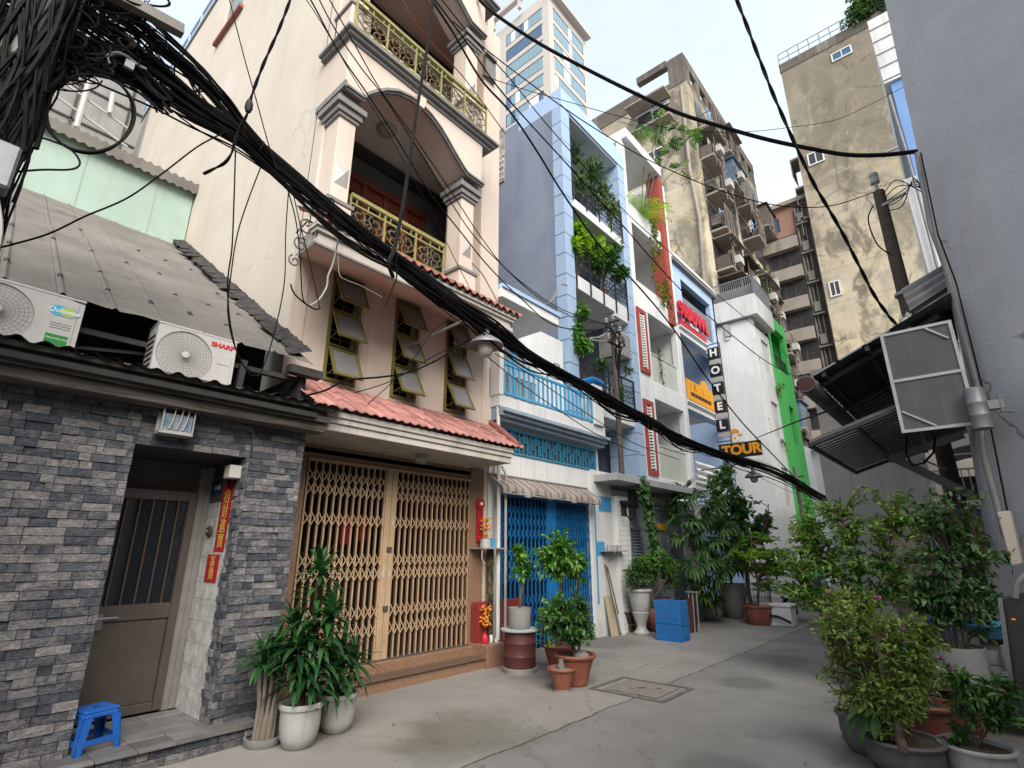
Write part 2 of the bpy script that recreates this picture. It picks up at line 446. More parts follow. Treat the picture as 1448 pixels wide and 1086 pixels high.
    K['frost'] = mat('frosted_pane', (.17,.165,.165), (.24,.235,.235), rough=.3, scale=7, spec=.5, spots=.4, spotcol=(.2,.19,.18), spotscale=7)
    K['redwood'] = mat('red_brown_door', (.13,.03,.017), (.10,.024,.014), rough=.4, scale=6, stretch=(1,6,.6))
    K['glass_dark'] = glassmat('dark_glass', (.012,.015,.02), .05)
    K['glass_sky'] = glassmat('sky_glass', (.17,.27,.315), .05, .9)
    K['glass_blue'] = glassmat('deep_blue_glass', (.035,.085,.16), .05, .9)
    # roofs
    K['roof_grey'] = mat('grey_fibre_cement', (.175,.160,.140), (.108,.099,.088), rough=.9, scale=1.1, bump=.4, bscale=45, streak=0, spots=.3, spotcol=(.24,.225,.205), spotscale=5, contrast=1.2)
    K['tin_black'] = mat('black_tin', (.022,.022,.022), (.04,.036,.032), rough=.65, scale=6, bump=.2)
    K['flash'] = mat('torn_bitumen_flashing', (.018,.017,.016), (.05,.047,.044), rough=.9, scale=10, bump=.8, bscale=22, contrast=2)
    K['wood_dark'] = mat('dark_old_board', (.045,.040,.034), (.115,.10,.085), rough=.8, scale=2.6, bump=.4, bscale=30, stretch=(4,1,14), contrast=1.7)
    K['mint'] = mat('mint_render', (.325,.42,.36), (.265,.35,.30), scale=1.0, bump=.2, streak=.35, scol=(.24,.28,.24))
    K['plaster_grey'] = mat('grey_plaster', (.24,.235,.225), (.18,.176,.168), scale=2, bump=.3, streak=.4)
    K['steel'] = mat('brushed_door_steel', (.135,.112,.098), (.10,.084,.073), rough=.38, scale=3, metal=.55, spec=.5)
    K['tile_white'] = mat('white_wall_tile', (.56,.56,.545), (.38,.385,.38), rough=.3, scale=7, detail=4, spec=.5, contrast=2.5, bump=.15, bscale=18)
    K['red_paper'] = mat('red_paper', (.40,.012,.018), (.30,.01,.012), rough=.6, scale=5)
    K['gold'] = mat('gold_ink', (.62,.42,.09), (.48,.30,.05), rough=.4, scale=20)
    K['plate_blue'] = mat('blue_enamel', (.015,.045,.11), rough=.35)
    K['white'] = mat('white_paint', (.78,.78,.77), (.68,.68,.67), scale=1.3, rough=.6, bump=.12, streak=.4, scol=(.42,.41,.39))
    K['white_old'] = mat('weathered_white_wall', (.66,.655,.64), (.55,.545,.53), scale=1.1, bump=.25, streak=.5, scol=(.27,.26,.24), spots=.22, spotcol=(.3,.28,.25), spotscale=4)
    K['white_plain'] = mat('white_lettering', (.82,.82,.82), rough=.5)
    K['black'] = mat('black_panel', (.012,.012,.013), (.02,.02,.02), rough=.35)
    K['orange'] = mat('orange_letter', (.75,.30,.02), (.62,.24,.015), rough=.5, scale=4)
    K['yellow_sign'] = mat('yellow_orange_sign', (.78,.36,.02), (.70,.30,.015), rough=.5, scale=3, spots=.3, spotcol=(.45,.16,.01), spotscale=6)
    K['red_letter'] = mat('red_letter', (.58,.02,.04), (.46,.015,.03), rough=.4, scale=3)
    # ac
    K['ac'] = mat('ac_white_enamel', (.44,.425,.405), (.385,.37,.35), rough=.5, scale=3, streak=.3, scol=(.28,.25,.215), streakscale=6)
    K['ac_dark'] = mat('ac_fan_shadow', (.02,.02,.02), rough=.7)
    K['ac_wire'] = mat('ac_guard_wire', (.24,.225,.21), rough=.5)
    K['logo_blue'] = mat('logo_cyan', (.01,.28,.62), (.05,.42,.5), rough=.4, scale=4)
    K['logo_lime'] = mat('logo_lime', (.38,.48,.14), rough=.4)
    K['green_label'] = mat('green_label', (.015,.22,.03), rough=.4)
    K['red_text'] = mat('red_brand_print', (.5,.02,.03), rough=.4)
    # blue house
    K['blue_gate'] = mat('blue_gate_paint', (.012,.16,.40), (.010,.12,.31), rough=.42, scale=3, spots=.3, spotcol=(.03,.05,.08), spotscale=16)
    K['blue_rail'] = mat('sky_blue_rail', (.075,.33,.56), (.05,.26,.46), rough=.45, scale=4, spots=.3, spotcol=(.1,.09,.08), spotscale=20)
    K['blue_grille'] = mat('teal_blue_grille', (.05,.27,.43), (.035,.21,.35), rough=.5, scale=5)
    K['cornice_blue'] = mat('pale_blue_cornice', (.30,.37,.44), (.23,.29,.35), rough=.6, scale=3, streak=.4)
    K['canvas'] = mat('striped_canvas', (.46,.40,.36), (.38,.33,.30), rough=.9, scale=5, facevar=.0, streak=.8, scol=(.20,.15,.12), streakscale=5)
    K['blue_wall'] = mat('slate_blue_render', (.195,.225,.30), (.16,.187,.255), scale=.9, bump=.35, bscale=60, streak=.35, scol=(.10,.12,.18), spots=.12, spotcol=(.3,.33,.4), spotscale=3)
    K['blue_tile'] = mat('pale_blue_cladding', (.36,.47,.63), (.30,.41,.57), scale=1.3, bump=.08, rough=.55)
    K['groove'] = mat('grout_line', (.11,.15,.21), rough=.8)
    K['pale_blue'] = mat('pale_blue_paint', (.40,.53,.74), (.35,.47,.67), scale=1.2, bump=.06)
    K['soffit_white'] = mat('white_soffit', (.66,.665,.66), (.58,.585,.58), scale=1.2, rough=.8, bump=.05)
    K['black_iron'] = mat('black_iron', (.018,.018,.02), (.035,.03,.028), rough=.5, scale=8)
    K['red_lattice'] = mat('brick_red_lattice', (.36,.065,.05), (.28,.05,.04), rough=.6, scale=4, bump=.2)
    K['gate_grey'] = mat('blue_grey_gate', (.25,.275,.315), (.20,.225,.265), rough=.5, scale=3)
    K['green'] = mat('lime_green_paint', (.10,.62,.135), (.085,.54,.115), scale=1.2, bump=.12, streak=.35, scol=(.03,.22,.05), spots=.12, spotcol=(.03,.14,.04), spotscale=4)
    K['conc_light'] = mat('pale_grey_render', (.44,.44,.44), (.36,.36,.36), scale=1.2, bump=.2, streak=.5, scol=(.2,.2,.19))
    # apartment block
    K['apt'] = mat('stained_yellow_render', (.55,.465,.32), (.42,.37,.29), rough=.9, scale=.5, detail=12, bump=.35, bscale=9, streak=.55, scol=(.22,.195,.16), streakscale=.7, spots=.5, spotcol=(.52,.42,.22), spotscale=.55, contrast=1.3)
    grime(K['apt'], [(.14,(.17,.145,.105),.47,.56,.8,(1,1,.8)), (.34,(.105,.092,.074),.52,.60,.8,(1,1,.5)), (.55,(.56,.48,.33),.56,.63,.7,(1,1,.8)), (1.1,(.13,.12,.105),.60,.68,.6,(1,1,.6)), (3.0,(.55,.50,.42),.60,.66,.6,(1,1,1)), (.8,(.50,.38,.17),.56,.66,.6,(1,1,.7)), (2.2,(.10,.09,.078),.63,.69,.7,(1,1,.5))], soot=(22.0, 44.0, (.175,.148,.11), .8), bands=3.05)
    K['apt2'] = mat('dirty_grey_concrete', (.33,.285,.24), (.24,.21,.18), rough=.9, scale=.5, bump=.3, bscale=14, streak=.75, scol=(.11,.095,.08), streakscale=.6)
    K['apt_dark'] = mat('sooty_parapet', (.14,.118,.095), (.08,.068,.056), rough=.95, scale=.5, bump=.3, bscale=10, streak=.6, scol=(.32,.29,.25), streakscale=.5)
    K['apt_brick'] = mat('old_pink_brick', (.36,.20,.15), (.28,.16,.125), scale=2, bump=.3)
    K['apt_clutter'] = mat('rusty_tin_cage', (.16,.12,.095), (.09,.085,.085), rough=.8, scale=2, facevar=.7)
    K['apt_window'] = mat('dusty_dark_window', (.028,.028,.032), (.05,.048,.05), rough=.25, scale=2, spec=.5)
    K['tower'] = mat('beige_tower_panel', (.49,.435,.385), (.45,.40,.355), scale=.1, rough=.7)
    # street
    K['cable'] = mat('black_cable', (.004,.004,.0045), (.010,.0095,.009), rough=.6, scale=5, spec=.07, facevar=.7)
    K['cable_grey'] = mat('grey_cable', (.30,.29,.275), rough=.6)
    K['cable_red'] = mat('red_cable', (.24,.055,.04), rough=.6)
    K['conc_pole'] = mat('concrete_pole', (.22,.205,.185), (.15,.14,.125), scale=4, bump=.3, streak=.4)
    K['pole_brown'] = mat('brown_pole', (.105,.080,.064), (.065,.052,.044), scale=6, bump=.3, streak=.4)
    K['lamp_metal'] = mat('lamp_grey_metal', (.24,.245,.25), (.17,.175,.18), rough=.5, metal=.4, scale=8)
    K['lamp_glass'] = mat('lamp_dusty_globe', (.40,.37,.33), (.32,.295,.26), rough=.3, scale=8, spec=.5)
    K['grey_wall'] = mat('grey_textured_render', (.41,.412,.428), (.34,.342,.358), rough=.85, scale=1.3, bump=1.0, bscale=30, streak=.1, scol=(.14,.14,.15))
    K['grey_pillar'] = mat('blue_grey_pillar', (.16,.165,.185), (.13,.135,.155), rough=.8, scale=2, bump=.4, bscale=40)
    K['blue_far'] = mat('bright_blue_wall', (.18,.31,.56), (.15,.27,.49), scale=.6, bump=.1)
    K['poly'] = mat('dusty_polycarbonate', (.085,.078,.073), (.06,.056,.053), rough=.35, scale=3, spec=.4, streak=.35, scol=(.2,.185,.17), streakscale=4)
    K['alu'] = mat('old_aluminium', (.42,.40,.38), (.32,.30,.285), rough=.5, metal=.3, scale=6)
    K['tin'] = mat('old_grey_tin', (.27,.265,.265), (.18,.175,.17), rough=.6, metal=.3, scale=2.5, bump=.2, spots=.5, spotcol=(.10,.055,.03), spotscale=5)
    K['tin_clear'] = mat('ribbed_translucent_sheet', (.36,.355,.33), (.28,.275,.255), rough=.6, scale=3)
    K['rust'] = mat('rusty_dark_sheet', (.085,.07,.064), (.055,.048,.046), rough=.65, scale=3, bump=.25, spots=.6, spotcol=(.17,.065,.025), spotscale=7)
    K['beige_box'] = mat('beige_plastic', (.50,.43,.35), (.44,.38,.31), rough=.5)
    # pots
    K['pot_white'] = mat('white_ceramic_pot', (.42,.415,.40), (.33,.325,.31), rough=.38, scale=6, spec=.5, streak=.45, scol=(.19,.165,.135), streakscale=7)
    K['pot_terra'] = mat('terracotta', (.27,.085,.052), (.20,.065,.042), rough=.6, scale=5, bump=.15, streak=.4, scol=(.32,.24,.2), streakscale=6)
    K['pot_grey'] = mat('grey_pot', (.27,.265,.256), (.21,.206,.198), rough=.6, scale=5, streak=.35)
    K['pot_dark'] = mat('dark_glazed_pot', (.055,.035,.03), (.04,.028,.025), rough=.4, spec=.5)
    K['soil'] = mat('soil', (.045,.034,.025), (.075,.058,.043), rough=.95, scale=25, bump=.8, bscale=40)
    K['gravel'] = mat('grey_gravel', (.24,.235,.225), (.12,.115,.11), rough=.9, scale=45, bump=1, bscale=60, contrast=2)
    K['bark'] = mat('bark', (.13,.092,.063), (.075,.055,.04), rough=.9, scale=14, bump=.6, bscale=40, stretch=(1,1,.3))
    K['bark_grey'] = mat('dry_grey_stem', (.25,.215,.18), (.15,.125,.10), rough=.9, scale=12, bump=.5, stretch=(1,1,.25))
    K['blue_box'] = mat('painted_blue_board', (.022,.15,.40), (.015,.11,.32), rough=.6, scale=2.5, bump=.15, spots=.3, spotcol=(.05,.08,.12), spotscale=9)
    K['stool'] = mat('blue_plastic', (.012,.105,.42), (.01,.085,.36), rough=.36, scale=3, spec=.5, spots=.15, spotcol=(.03,.08,.2), spotscale=14)
    K['maroon'] = mat('maroon_drum_paint', (.10,.032,.03), (.075,.024,.024), rough=.55, scale=4, spots=.6, spotcol=(.03,.02,.018), spotscale=9)
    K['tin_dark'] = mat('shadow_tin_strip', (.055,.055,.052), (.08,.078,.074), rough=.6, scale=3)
    K['concrete'] = mat('plain_concrete', (.30,.29,.27), (.22,.21,.195), rough=.9, scale=4, bump=.4, bscale=40)
    K['red_board'] = mat('red_painted_board', (.27,.035,.028), (.21,.03,.024), rough=.6, scale=3, spots=.3)
    K['rubber'] = mat('black_rubber', (.014,.014,.015), rough=.7)
    K['chrome'] = mat('chrome', (.55,.55,.56), rough=.18, metal=1.0)
    K['foam'] = mat('white_foam', (.72,.72,.70), (.6,.6,.585), rough=.7, scale=3, spots=.25)
    K['ochre'] = mat('ochre_board', (.46,.38,.26), (.38,.31,.21), rough=.8, scale=3)
    K['flower'] = mat('magenta_petals', (.50,.06,.26), (.58,.12,.34), rough=.6, scale=9)
    K['flower_or'] = mat('marigold_petals', (.72,.33,.02), (.6,.14,.02), rough=.6, scale=30)
    # leaves
    K['lf_drac'] = leafmat('dracaena_leaf', [(.008,.032,.012),(.016,.062,.018),(.03,.10,.025),(.055,.145,.045)], .36, .14)
    K['lf_ficus'] = leafmat('ficus_leaf', [(.02,.085,.012),(.045,.155,.02),(.10,.25,.035),(.20,.32,.06)], .36, .3)
    K['lf_dark'] = leafmat('dark_green_leaf', [(.016,.045,.012),(.036,.09,.022),(.065,.14,.036),(.12,.20,.07)], .42, .28)
    K['lf_mid'] = leafmat('mid_green_leaf', [(.016,.055,.014),(.035,.105,.02),(.06,.155,.03),(.12,.21,.06)], .42, .3)
    K['lf_lime'] = leafmat('lime_leaf', [(.05,.16,.012),(.11,.27,.018),(.19,.36,.03),(.28,.42,.06)], .45, .38)
    K['lf_yel'] = leafmat('yellowing_leaf', [(.05,.085,.012),(.11,.15,.02),(.17,.19,.03),(.07,.14,.025)], .5, .35)
    K['lf_palm'] = leafmat('palm_leaf', [(.018,.05,.012),(.035,.095,.022),(.06,.14,.035),(.11,.20,.06)], .42, .28)
    K['lf_soft'] = leafmat('soft_grey_green_leaf', [(.025,.06,.022),(.06,.125,.04),(.10,.18,.065),(.17,.26,.10)], .5, .3)
    K['lf_fresh'] = leafmat('fresh_green_leaf', [(.04,.10,.016),(.085,.175,.03),(.14,.26,.045),(.24,.36,.08)], .42, .36)
    K['lf_olive'] = leafmat('yellow_green_leaf', [(.045,.09,.016),(.105,.175,.03),(.18,.26,.05),(.28,.35,.10)], .5, .34)
    K['pot_slate'] = mat('dark_grey_pot', (.115,.11,.105), (.085,.082,.078), rough=.55, scale=5, streak=.4, scol=(.2,.18,.16), streakscale=6)
build_materials()
translucent(K['tin_clear'], .6)
# age on the painted walls: faded and dirty patches at several sizes, drips, small chips
grime(K['ac'], [(4,(.30,.275,.24),.56,.7,.6,(1,1,.25)), (14,(.25,.22,.19),.68,.74,.5,(1,1,.6))])
grime(K['gate_tan'], [(2.5,(.34,.22,.13),.54,.66,.6,(1,1,.3)), (9,(.16,.085,.05),.66,.72,.7,(1,1,.6))])
grime(K['blue_gate'], [(3,(.02,.09,.2),.56,.68,.6,(1,1,.3)), (12,(.09,.10,.12),.67,.73,.6,(1,1,.6))])
grime(K['stool'], [(9,(.03,.12,.34),.55,.66,.6,(1,1,1))])
grime(K['blue_box'], [(3,(.03,.12,.27),.53,.66,.7,(1,1,.4)), (11,(.16,.19,.22),.66,.71,.6,(1,1,.7))])
grime(K['cream'], [(.5,(.50,.445,.365),.5,.66,.6,(1,1,.6)), (2.2,(.40,.345,.275),.62,.72,.45,(1,1,.25)), (9,(.33,.28,.22),.68,.74,.5,(1,1,.6)), (.9,(.66,.62,.55),.58,.7,.4,(1,1,1))])
grime(K['cream_front'], [(.9,(.52,.43,.36),.52,.68,.6,(1,1,.5)), (3.5,(.36,.30,.25),.63,.74,.5,(1,1,.14)), (12,(.30,.25,.21),.69,.75,.5,(1,1,.6))])
grime(K['blue_wall'], [(.35,(.245,.275,.34),.5,.64,.6,(1,1,.5)), (1.3,(.13,.155,.22),.58,.72,.55,(1,1,.2)), (7,(.30,.33,.40),.68,.74,.5,(1,1,.7))])
grime(K['white'], [(.8,(.60,.59,.565),.5,.66,.6,(1,1,.4)), (3,(.40,.385,.36),.63,.75,.5,(1,1,.12)), (10,(.35,.33,.30),.70,.76,.6,(1,1,.6))])
grime(K['white_old'], [(3,(.33,.31,.28),.58,.72,.6,(1,1,.15)), (11,(.25,.23,.2),.68,.74,.6,(1,1,.7))])
grime(K['pale_blue'], [(.9,(.34,.45,.61),.5,.66,.6,(1,1,.4)), (3,(.24,.30,.38),.63,.75,.5,(1,1,.12))])
grime(K['blue_tile'], [(1.2,(.28,.36,.47),.52,.68,.6,(1,1,.3)), (5,(.20,.24,.29),.66,.75,.5,(1,1,.2))])
grime(K['green'], [(1.1,(.07,.40,.11),.5,.66,.6,(1,1,.4)), (3,(.03,.18,.04),.62,.74,.6,(1,1,.14))])
grime(K['grey_wall'], [(.45,(.46,.46,.473),.52,.66,.6,(1,1,.8)), (1.6,(.25,.25,.262),.57,.72,.55,(1,1,.35)), (5,(.22,.22,.23),.66,.74,.5,(1,1,.15)), (14,(.45,.45,.46),.68,.74,.4,(1,1,1))])
cracks(K['grey_wall'], .45, .010, (.12,.12,.125), .75, .47)
cracks(K['cream'], .5, .008, (.32,.27,.21), .45, .54)
cracks(K['blue_wall'], .4, .008, (.11,.125,.16), .45, .54)
cracks(K['apt'], .12, .012, (.10,.09,.075), .6, .45)
grime(K['mint'], [(.8,(.27,.335,.29),.52,.68,.6,(1,1,.5)), (4,(.20,.235,.2),.63,.74,.55,(1,1,.15))])
grime(K['trim_grey'], [(5,(.10,.10,.105),.55,.7,.6,(1,1,.4)), (14,(.30,.30,.30),.66,.73,.5,(1,1,1))])
grime(K['fascia_cream'], [(2.5,(.25,.22,.19),.56,.72,.6,(1,1,.3))])
grime(K['roof_grey'], [(1.4,(.05,.047,.043),.56,.7,.6,(1,1,1)), (6,(.22,.205,.185),.62,.72,.6,(1,1,1))])
translucent(K['canvas'], .25)
# ------------------------------------------------------------------ camera, light, sky
cam = bpy.data.cameras.new('camera'); cam.sensor_width = 36; cam.lens = 36*FPX/1448; cam.clip_end = 1000; cam.clip_start = .02
co = bpy.data.objects.new('camera', cam); COL.objects.link(co)
m = Matrix((RT, UP, -FW)).transposed().to_4x4(); m.translation = (0, 0, EYE); co.matrix_world = m
S.camera = co

SUN_EL, SUN_AZ = 39.0, 122.0      # azimuth clockwise from +Y (up the alley): behind the camera and to its right
w = bpy.data.worlds.new('World'); S.world = w; w.use_nodes = True
nt = w.node_tree; bg = nt.nodes['Background']
sky = nt.nodes.new('ShaderNodeTexSky'); sky.sky_type = 'NISHITA'; sky.sun_disc = False
sky.sun_elevation = rad(SUN_EL); sky.sun_rotation = rad(SUN_AZ); sky.air_density = 1.2; sky.dust_density = 4.0; sky.ozone_density = 1.0
# thin bright overcast: the blue is mixed with a pale cloud veil that is thicker in places
tc = nt.nodes.new('ShaderNodeTexCoord')
nz = nt.nodes.new('ShaderNodeTexNoise'); nz.inputs['Scale'].default_value = 1.6; nz.inputs['Detail'].default_value = 6
nt.links.new(tc.outputs['Generated'], nz.inputs['Vector'])
mr = nt.nodes.new('ShaderNodeMapRange'); mr.inputs['From Min'].default_value = .3; mr.inputs['From Max'].default_value = .7
mr.inputs['To Min'].default_value = .62; mr.inputs['To Max'].default_value = .96
nt.links.new(nz.outputs['Fac'], mr.inputs['Value'])
mx = nt.nodes.new('ShaderNodeMixRGB'); mx.inputs['Color2'].default_value = (5.7, 6.4, 7.2, 1)
nt.links.new(mr.outputs['Result'], mx.inputs['Fac']); nt.links.new(sky.outputs['Color'], mx.inputs['Color1'])
nt.links.new(mx.outputs['Color'], bg.inputs['Color']); bg.inputs['Strength'].default_value = .085

sl = bpy.data.lights.new('sun', 'SUN'); sl.energy = 2.7; sl.angle = rad(48); sl.color = (1, .95, .88)
so = bpy.data.objects.new('sun', sl); COL.objects.link(so)
az = rad(SUN_AZ); sd = Vector((math.sin(az)*math.cos(rad(SUN_EL)), math.cos(az)*math.cos(rad(SUN_EL)), math.sin(rad(SUN_EL))))
so.rotation_euler = sd.to_track_quat('Z', 'Y').to_euler()

S.view_settings.view_transform = 'Standard'; S.view_settings.look = 'None'
S.view_settings.exposure = 1.18; S.view_settings.gamma = 1.0
S.render.engine = 'CYCLES'
try:
    S.cycles.max_bounces = 7; S.cycles.diffuse_bounces = 4; S.cycles.glossy_bounces = 3
    S.cycles.transparent_max_bounces = 8; S.cycles.use_denoising = True
except Exception: pass

# ------------------------------------------------------------------ the alley's concrete
def concrete_material():
    m = mat('alley_concrete', (.235,.223,.208), (.158,.150,.140), rough=.82, scale=.75, detail=12, bump=.55, bscale=34, spots=.4, spotcol=(.105,.098,.09), spotscale=2.6, contrast=.9, spec=.3)
    nt = m.node_tree; L = nt.links.new; bs = nt.nodes['Principled BSDF']
    base = bs.inputs['Base Color'].links[0].from_socket
    geo = [n for n in nt.nodes if n.type == 'NEW_GEOMETRY'][0]
    sp = _n(nt, 'ShaderNodeSeparateXYZ'); L(geo.outputs['Position'], sp.inputs['Vector'])
    def math_(op, a, b=None, c=None):
        n = _n(nt, 'ShaderNodeMath', operation=op)
        for i, x in enumerate((a, b, c)):
            if x is None: continue
            if isinstance(x, (int, float)): n.inputs[i].default_value = x
            else: L(x, n.inputs[i])
        return n.outputs[0]
    wob = _n(nt, 'ShaderNodeTexNoise'); wob.inputs['Scale'].default_value = 1.7; wob.inputs['Detail'].default_value = 8; wob.inputs['Roughness'].default_value = .7
    L(geo.outputs['Position'], wob.inputs['Vector'])
    wv = math_('MULTIPLY', math_('SUBTRACT', wob.outputs['Fac'], .5), .16)
    # long pour joint beside the house fronts, and a few across
    lines = None
    def line(coord, at, width, lo=None, hi=None, along=None):
        d = math_('ABSOLUTE', math_('ADD', math_('SUBTRACT', coord, at), wv))
        f = math_('SUBTRACT', 1.0, math_('SMOOTHSTEP', width*.35, width, d)) if False else None
        mrn = _n(nt, 'ShaderNodeMapRange', interpolation_type='SMOOTHSTEP'); L(d, mrn.inputs['Value'])
        mrn.inputs['From Min'].default_value = width*.3; mrn.inputs['From Max'].default_value = width
        mrn.inputs['To Min'].default_value = 1; mrn.inputs['To Max'].default_value = 0
        o = mrn.outputs['Result']
        if along is not None:
            o = math_('MULTIPLY', o, math_('MULTIPLY', math_('GREATER_THAN', along, lo), math_('LESS_THAN', along, hi)))
        return o
    segs = [line(sp.outputs['X'], -3.43, .016, -20, 60, sp.outputs['Y']),
            line(sp.outputs['Y'], 11.6, .013, -3.4, 4, sp.outputs['X']),
            line(sp.outputs['Y'], 6.95, .007, -3.1, 4, sp.outputs['X']),
            line(sp.outputs['Y'], 17.3, .02, -7, 4, sp.outputs['X'])]
    for s in segs: lines = s if lines is None else math_('MAXIMUM', lines, s)
    # hairline cracks
    vo = _n(nt, 'ShaderNodeTexVoronoi', feature='DISTANCE_TO_EDGE'); vo.inputs['Scale'].default_value = .42
    vn = _n(nt, 'ShaderNodeVectorMath', operation='ADD'); L(geo.outputs['Position'], vn.inputs[0])
    wc = _n(nt, 'ShaderNodeVectorMath', operation='SCALE'); L(wob.outputs['Color'], wc.inputs[0]); wc.inputs['Scale'].default_value = .9
    L(wc.outputs['Vector'], vn.inputs[1]); L(vn.outputs['Vector'], vo.inputs['Vector'])
    mk = _n(nt, 'ShaderNodeMapRange'); L(vo.outputs['Distance'], mk.inputs['Value']); mk.inputs['From Min'].default_value = .002; mk.inputs['From Max'].default_value = .006
    mk.inputs['To Min'].default_value = .35; mk.inputs['To Max'].default_value = 0
    lines2 = math_('MAXIMUM', math_('MULTIPLY', lines, .85), mk.outputs['Result'])
    # algae patch in front of the tiled steps, paler worn patch by the pots
    def blob(x, y, r, nscale, amt):
        dx = math_('SUBTRACT', sp.outputs['X'], x); dy = math_('SUBTRACT', sp.outputs['Y'], y)
        d = math_('SQRT', math_('ADD', math_('MULTIPLY', dx, dx), math_('MULTIPLY', dy, dy)))
        d = math_('ADD', d, math_('MULTIPLY', math_('SUBTRACT', wob.outputs['Fac'], .5), nscale))
        mrn = _n(nt, 'ShaderNodeMapRange', interpolation_type='SMOOTHSTEP'); L(d, mrn.inputs['Value'])
        mrn.inputs['From Min'].default_value = r*.35; mrn.inputs['From Max'].default_value = r; mrn.inputs['To Min'].default_value = amt; mrn.inputs['To Max'].default_value = 0
        return mrn.outputs['Result']
    # the strip along the house fronts was poured separately and is paler
    lft = _n(nt, 'ShaderNodeMapRange'); L(math_('ADD', sp.outputs['X'], wv), lft.inputs['Value']); lft.inputs['From Min'].default_value = -3.42; lft.inputs['From Max'].default_value = -3.44; lft.inputs['To Max'].default_value = .55
    lm = _n(nt, 'ShaderNodeMixRGB', blend_type='MULTIPLY'); lm.inputs['Color2'].default_value = (1.45,1.40,1.32,1); L(lft.outputs['Result'], lm.inputs['Fac']); L(base, lm.inputs['Color1'])
    out = lm.outputs['Color']
    for (x, y, r, a, c) in [(-4.0,4.0,.95,.55,(.105,.098,.062)), (-4.3,3.55,.6,.4,(.10,.092,.06)), (-4.55,3.45,.42,.45,(.33,.305,.27)), (-2.2,5.2,1.1,.35,(.15,.142,.134)), (-1.8,8.4,1.6,.35,(.28,.265,.245)), (-5.0,8.2,1.5,.3,(.28,.262,.24)), (-2.7,7.7,.5,.5,(.07,.066,.06)), (-1.9,4.7,.42,.45,(.075,.07,.065)), (-2.9,9.6,.7,.4,(.085,.08,.074)), (-5.6,7.5,1.3,.5,(.10,.094,.085)), (-5.75,9.3,1.0,.5,(.09,.085,.078)), (-5.7,12.6,1.6,.5,(.09,.085,.078)), (-5.2,3.0,.7,.5,(.085,.08,.072)), (-.7,7.4,1.3,.5,(.08,.075,.068)), (-.9,5.6,.7,.5,(.08,.075,.068)), (-4.9,6.3,.9,.35,(.11,.10,.09))]:
        mm = _n(nt, 'ShaderNodeMixRGB'); mm.inputs['Color2'].default_value = (*c, 1)
        L(blob(x, y, r, r*1.4, a), mm.inputs['Fac']); L(out, mm.inputs['Color1']); out = mm.outputs['Color']
    # pits, grit and pale scuffs
    for sc, lo, hi, amt, c in ((42,.66,.71,.75,(.045,.042,.038)), (24,.69,.73,.6,(.32,.31,.29)), (5.5,.62,.72,.45,(.075,.071,.066)), (1.1,.58,.72,.5,(.26,.248,.232))):
        pn = _n(nt, 'ShaderNodeTexNoise'); pn.inputs['Scale'].default_value = sc; pn.inputs['Detail'].default_value = 5; pn.inputs['Roughness'].default_value = .65; L(geo.outputs['Position'], pn.inputs['Vector'])
        pr = _n(nt, 'ShaderNodeMapRange'); pr.inputs['From Min'].default_value = lo; pr.inputs['From Max'].default_value = hi; pr.inputs['To Max'].default_value = amt; L(pn.outputs['Fac'], pr.inputs['Value'])
        pm = _n(nt, 'ShaderNodeMixRGB'); pm.inputs['Color2'].default_value = (*c, 1); L(pr.outputs['Result'], pm.inputs['Fac']); L(out, pm.inputs['Color1']); out = pm.outputs['Color']
    mm = _n(nt, 'ShaderNodeMixRGB'); mm.inputs['Color2'].default_value = (.028,.026,.024,1)
    L(lines2, mm.inputs['Fac']); L(out, mm.inputs['Color1'])
    L(mm.outputs['Color'], bs.inputs['Base Color'])
    return m
K['alley'] = concrete_material()
g = MB()
g.grid(lambda a, b: ((a-.5)*600, -40 + b*500, 0), 60, 50)
g.build('ground', K['alley'], kind='structure')

# square drain hatch let into the concrete
h = thing('drain_hatch', (-3.55, 6.5, .004), 'worn square concrete drain cover set flush in the alley floor', 'drain cover')
f = MB()
for a, b, c, d in ((-4.05,-3.06,6.10,6.16),(-4.05,-3.06,6.90,6.95),(-4.05,-3.99,6.16,6.90),(-3.12,-3.06,6.16,6.90)):
    f.box(a, b, c, d, .002, .008)
f.build('frame', mat('hatch_frame', (.085,.078,.07), (.14,.13,.12), scale=9, bump=.5, contrast=2), h)
f = MB(); f.box(-3.9, -3.2, 6.22, 6.83, .002, .016)
f.build('cover_plate', mat('hatch_plate', (.235,.20,.18), (.17,.15,.135), scale=5, bump=.5, bscale=40, spots=.4), h, bevel=.006)
f = MB()
for x, y in ((-3.62,6.42),(-3.56,6.5),(-3.52,6.54),(-3.36,6.62)):
    f.box(x-.035, x+.02, y-.014, y+.014, .0165, .0185)
f.build('lifting_slot', K['black'], h)
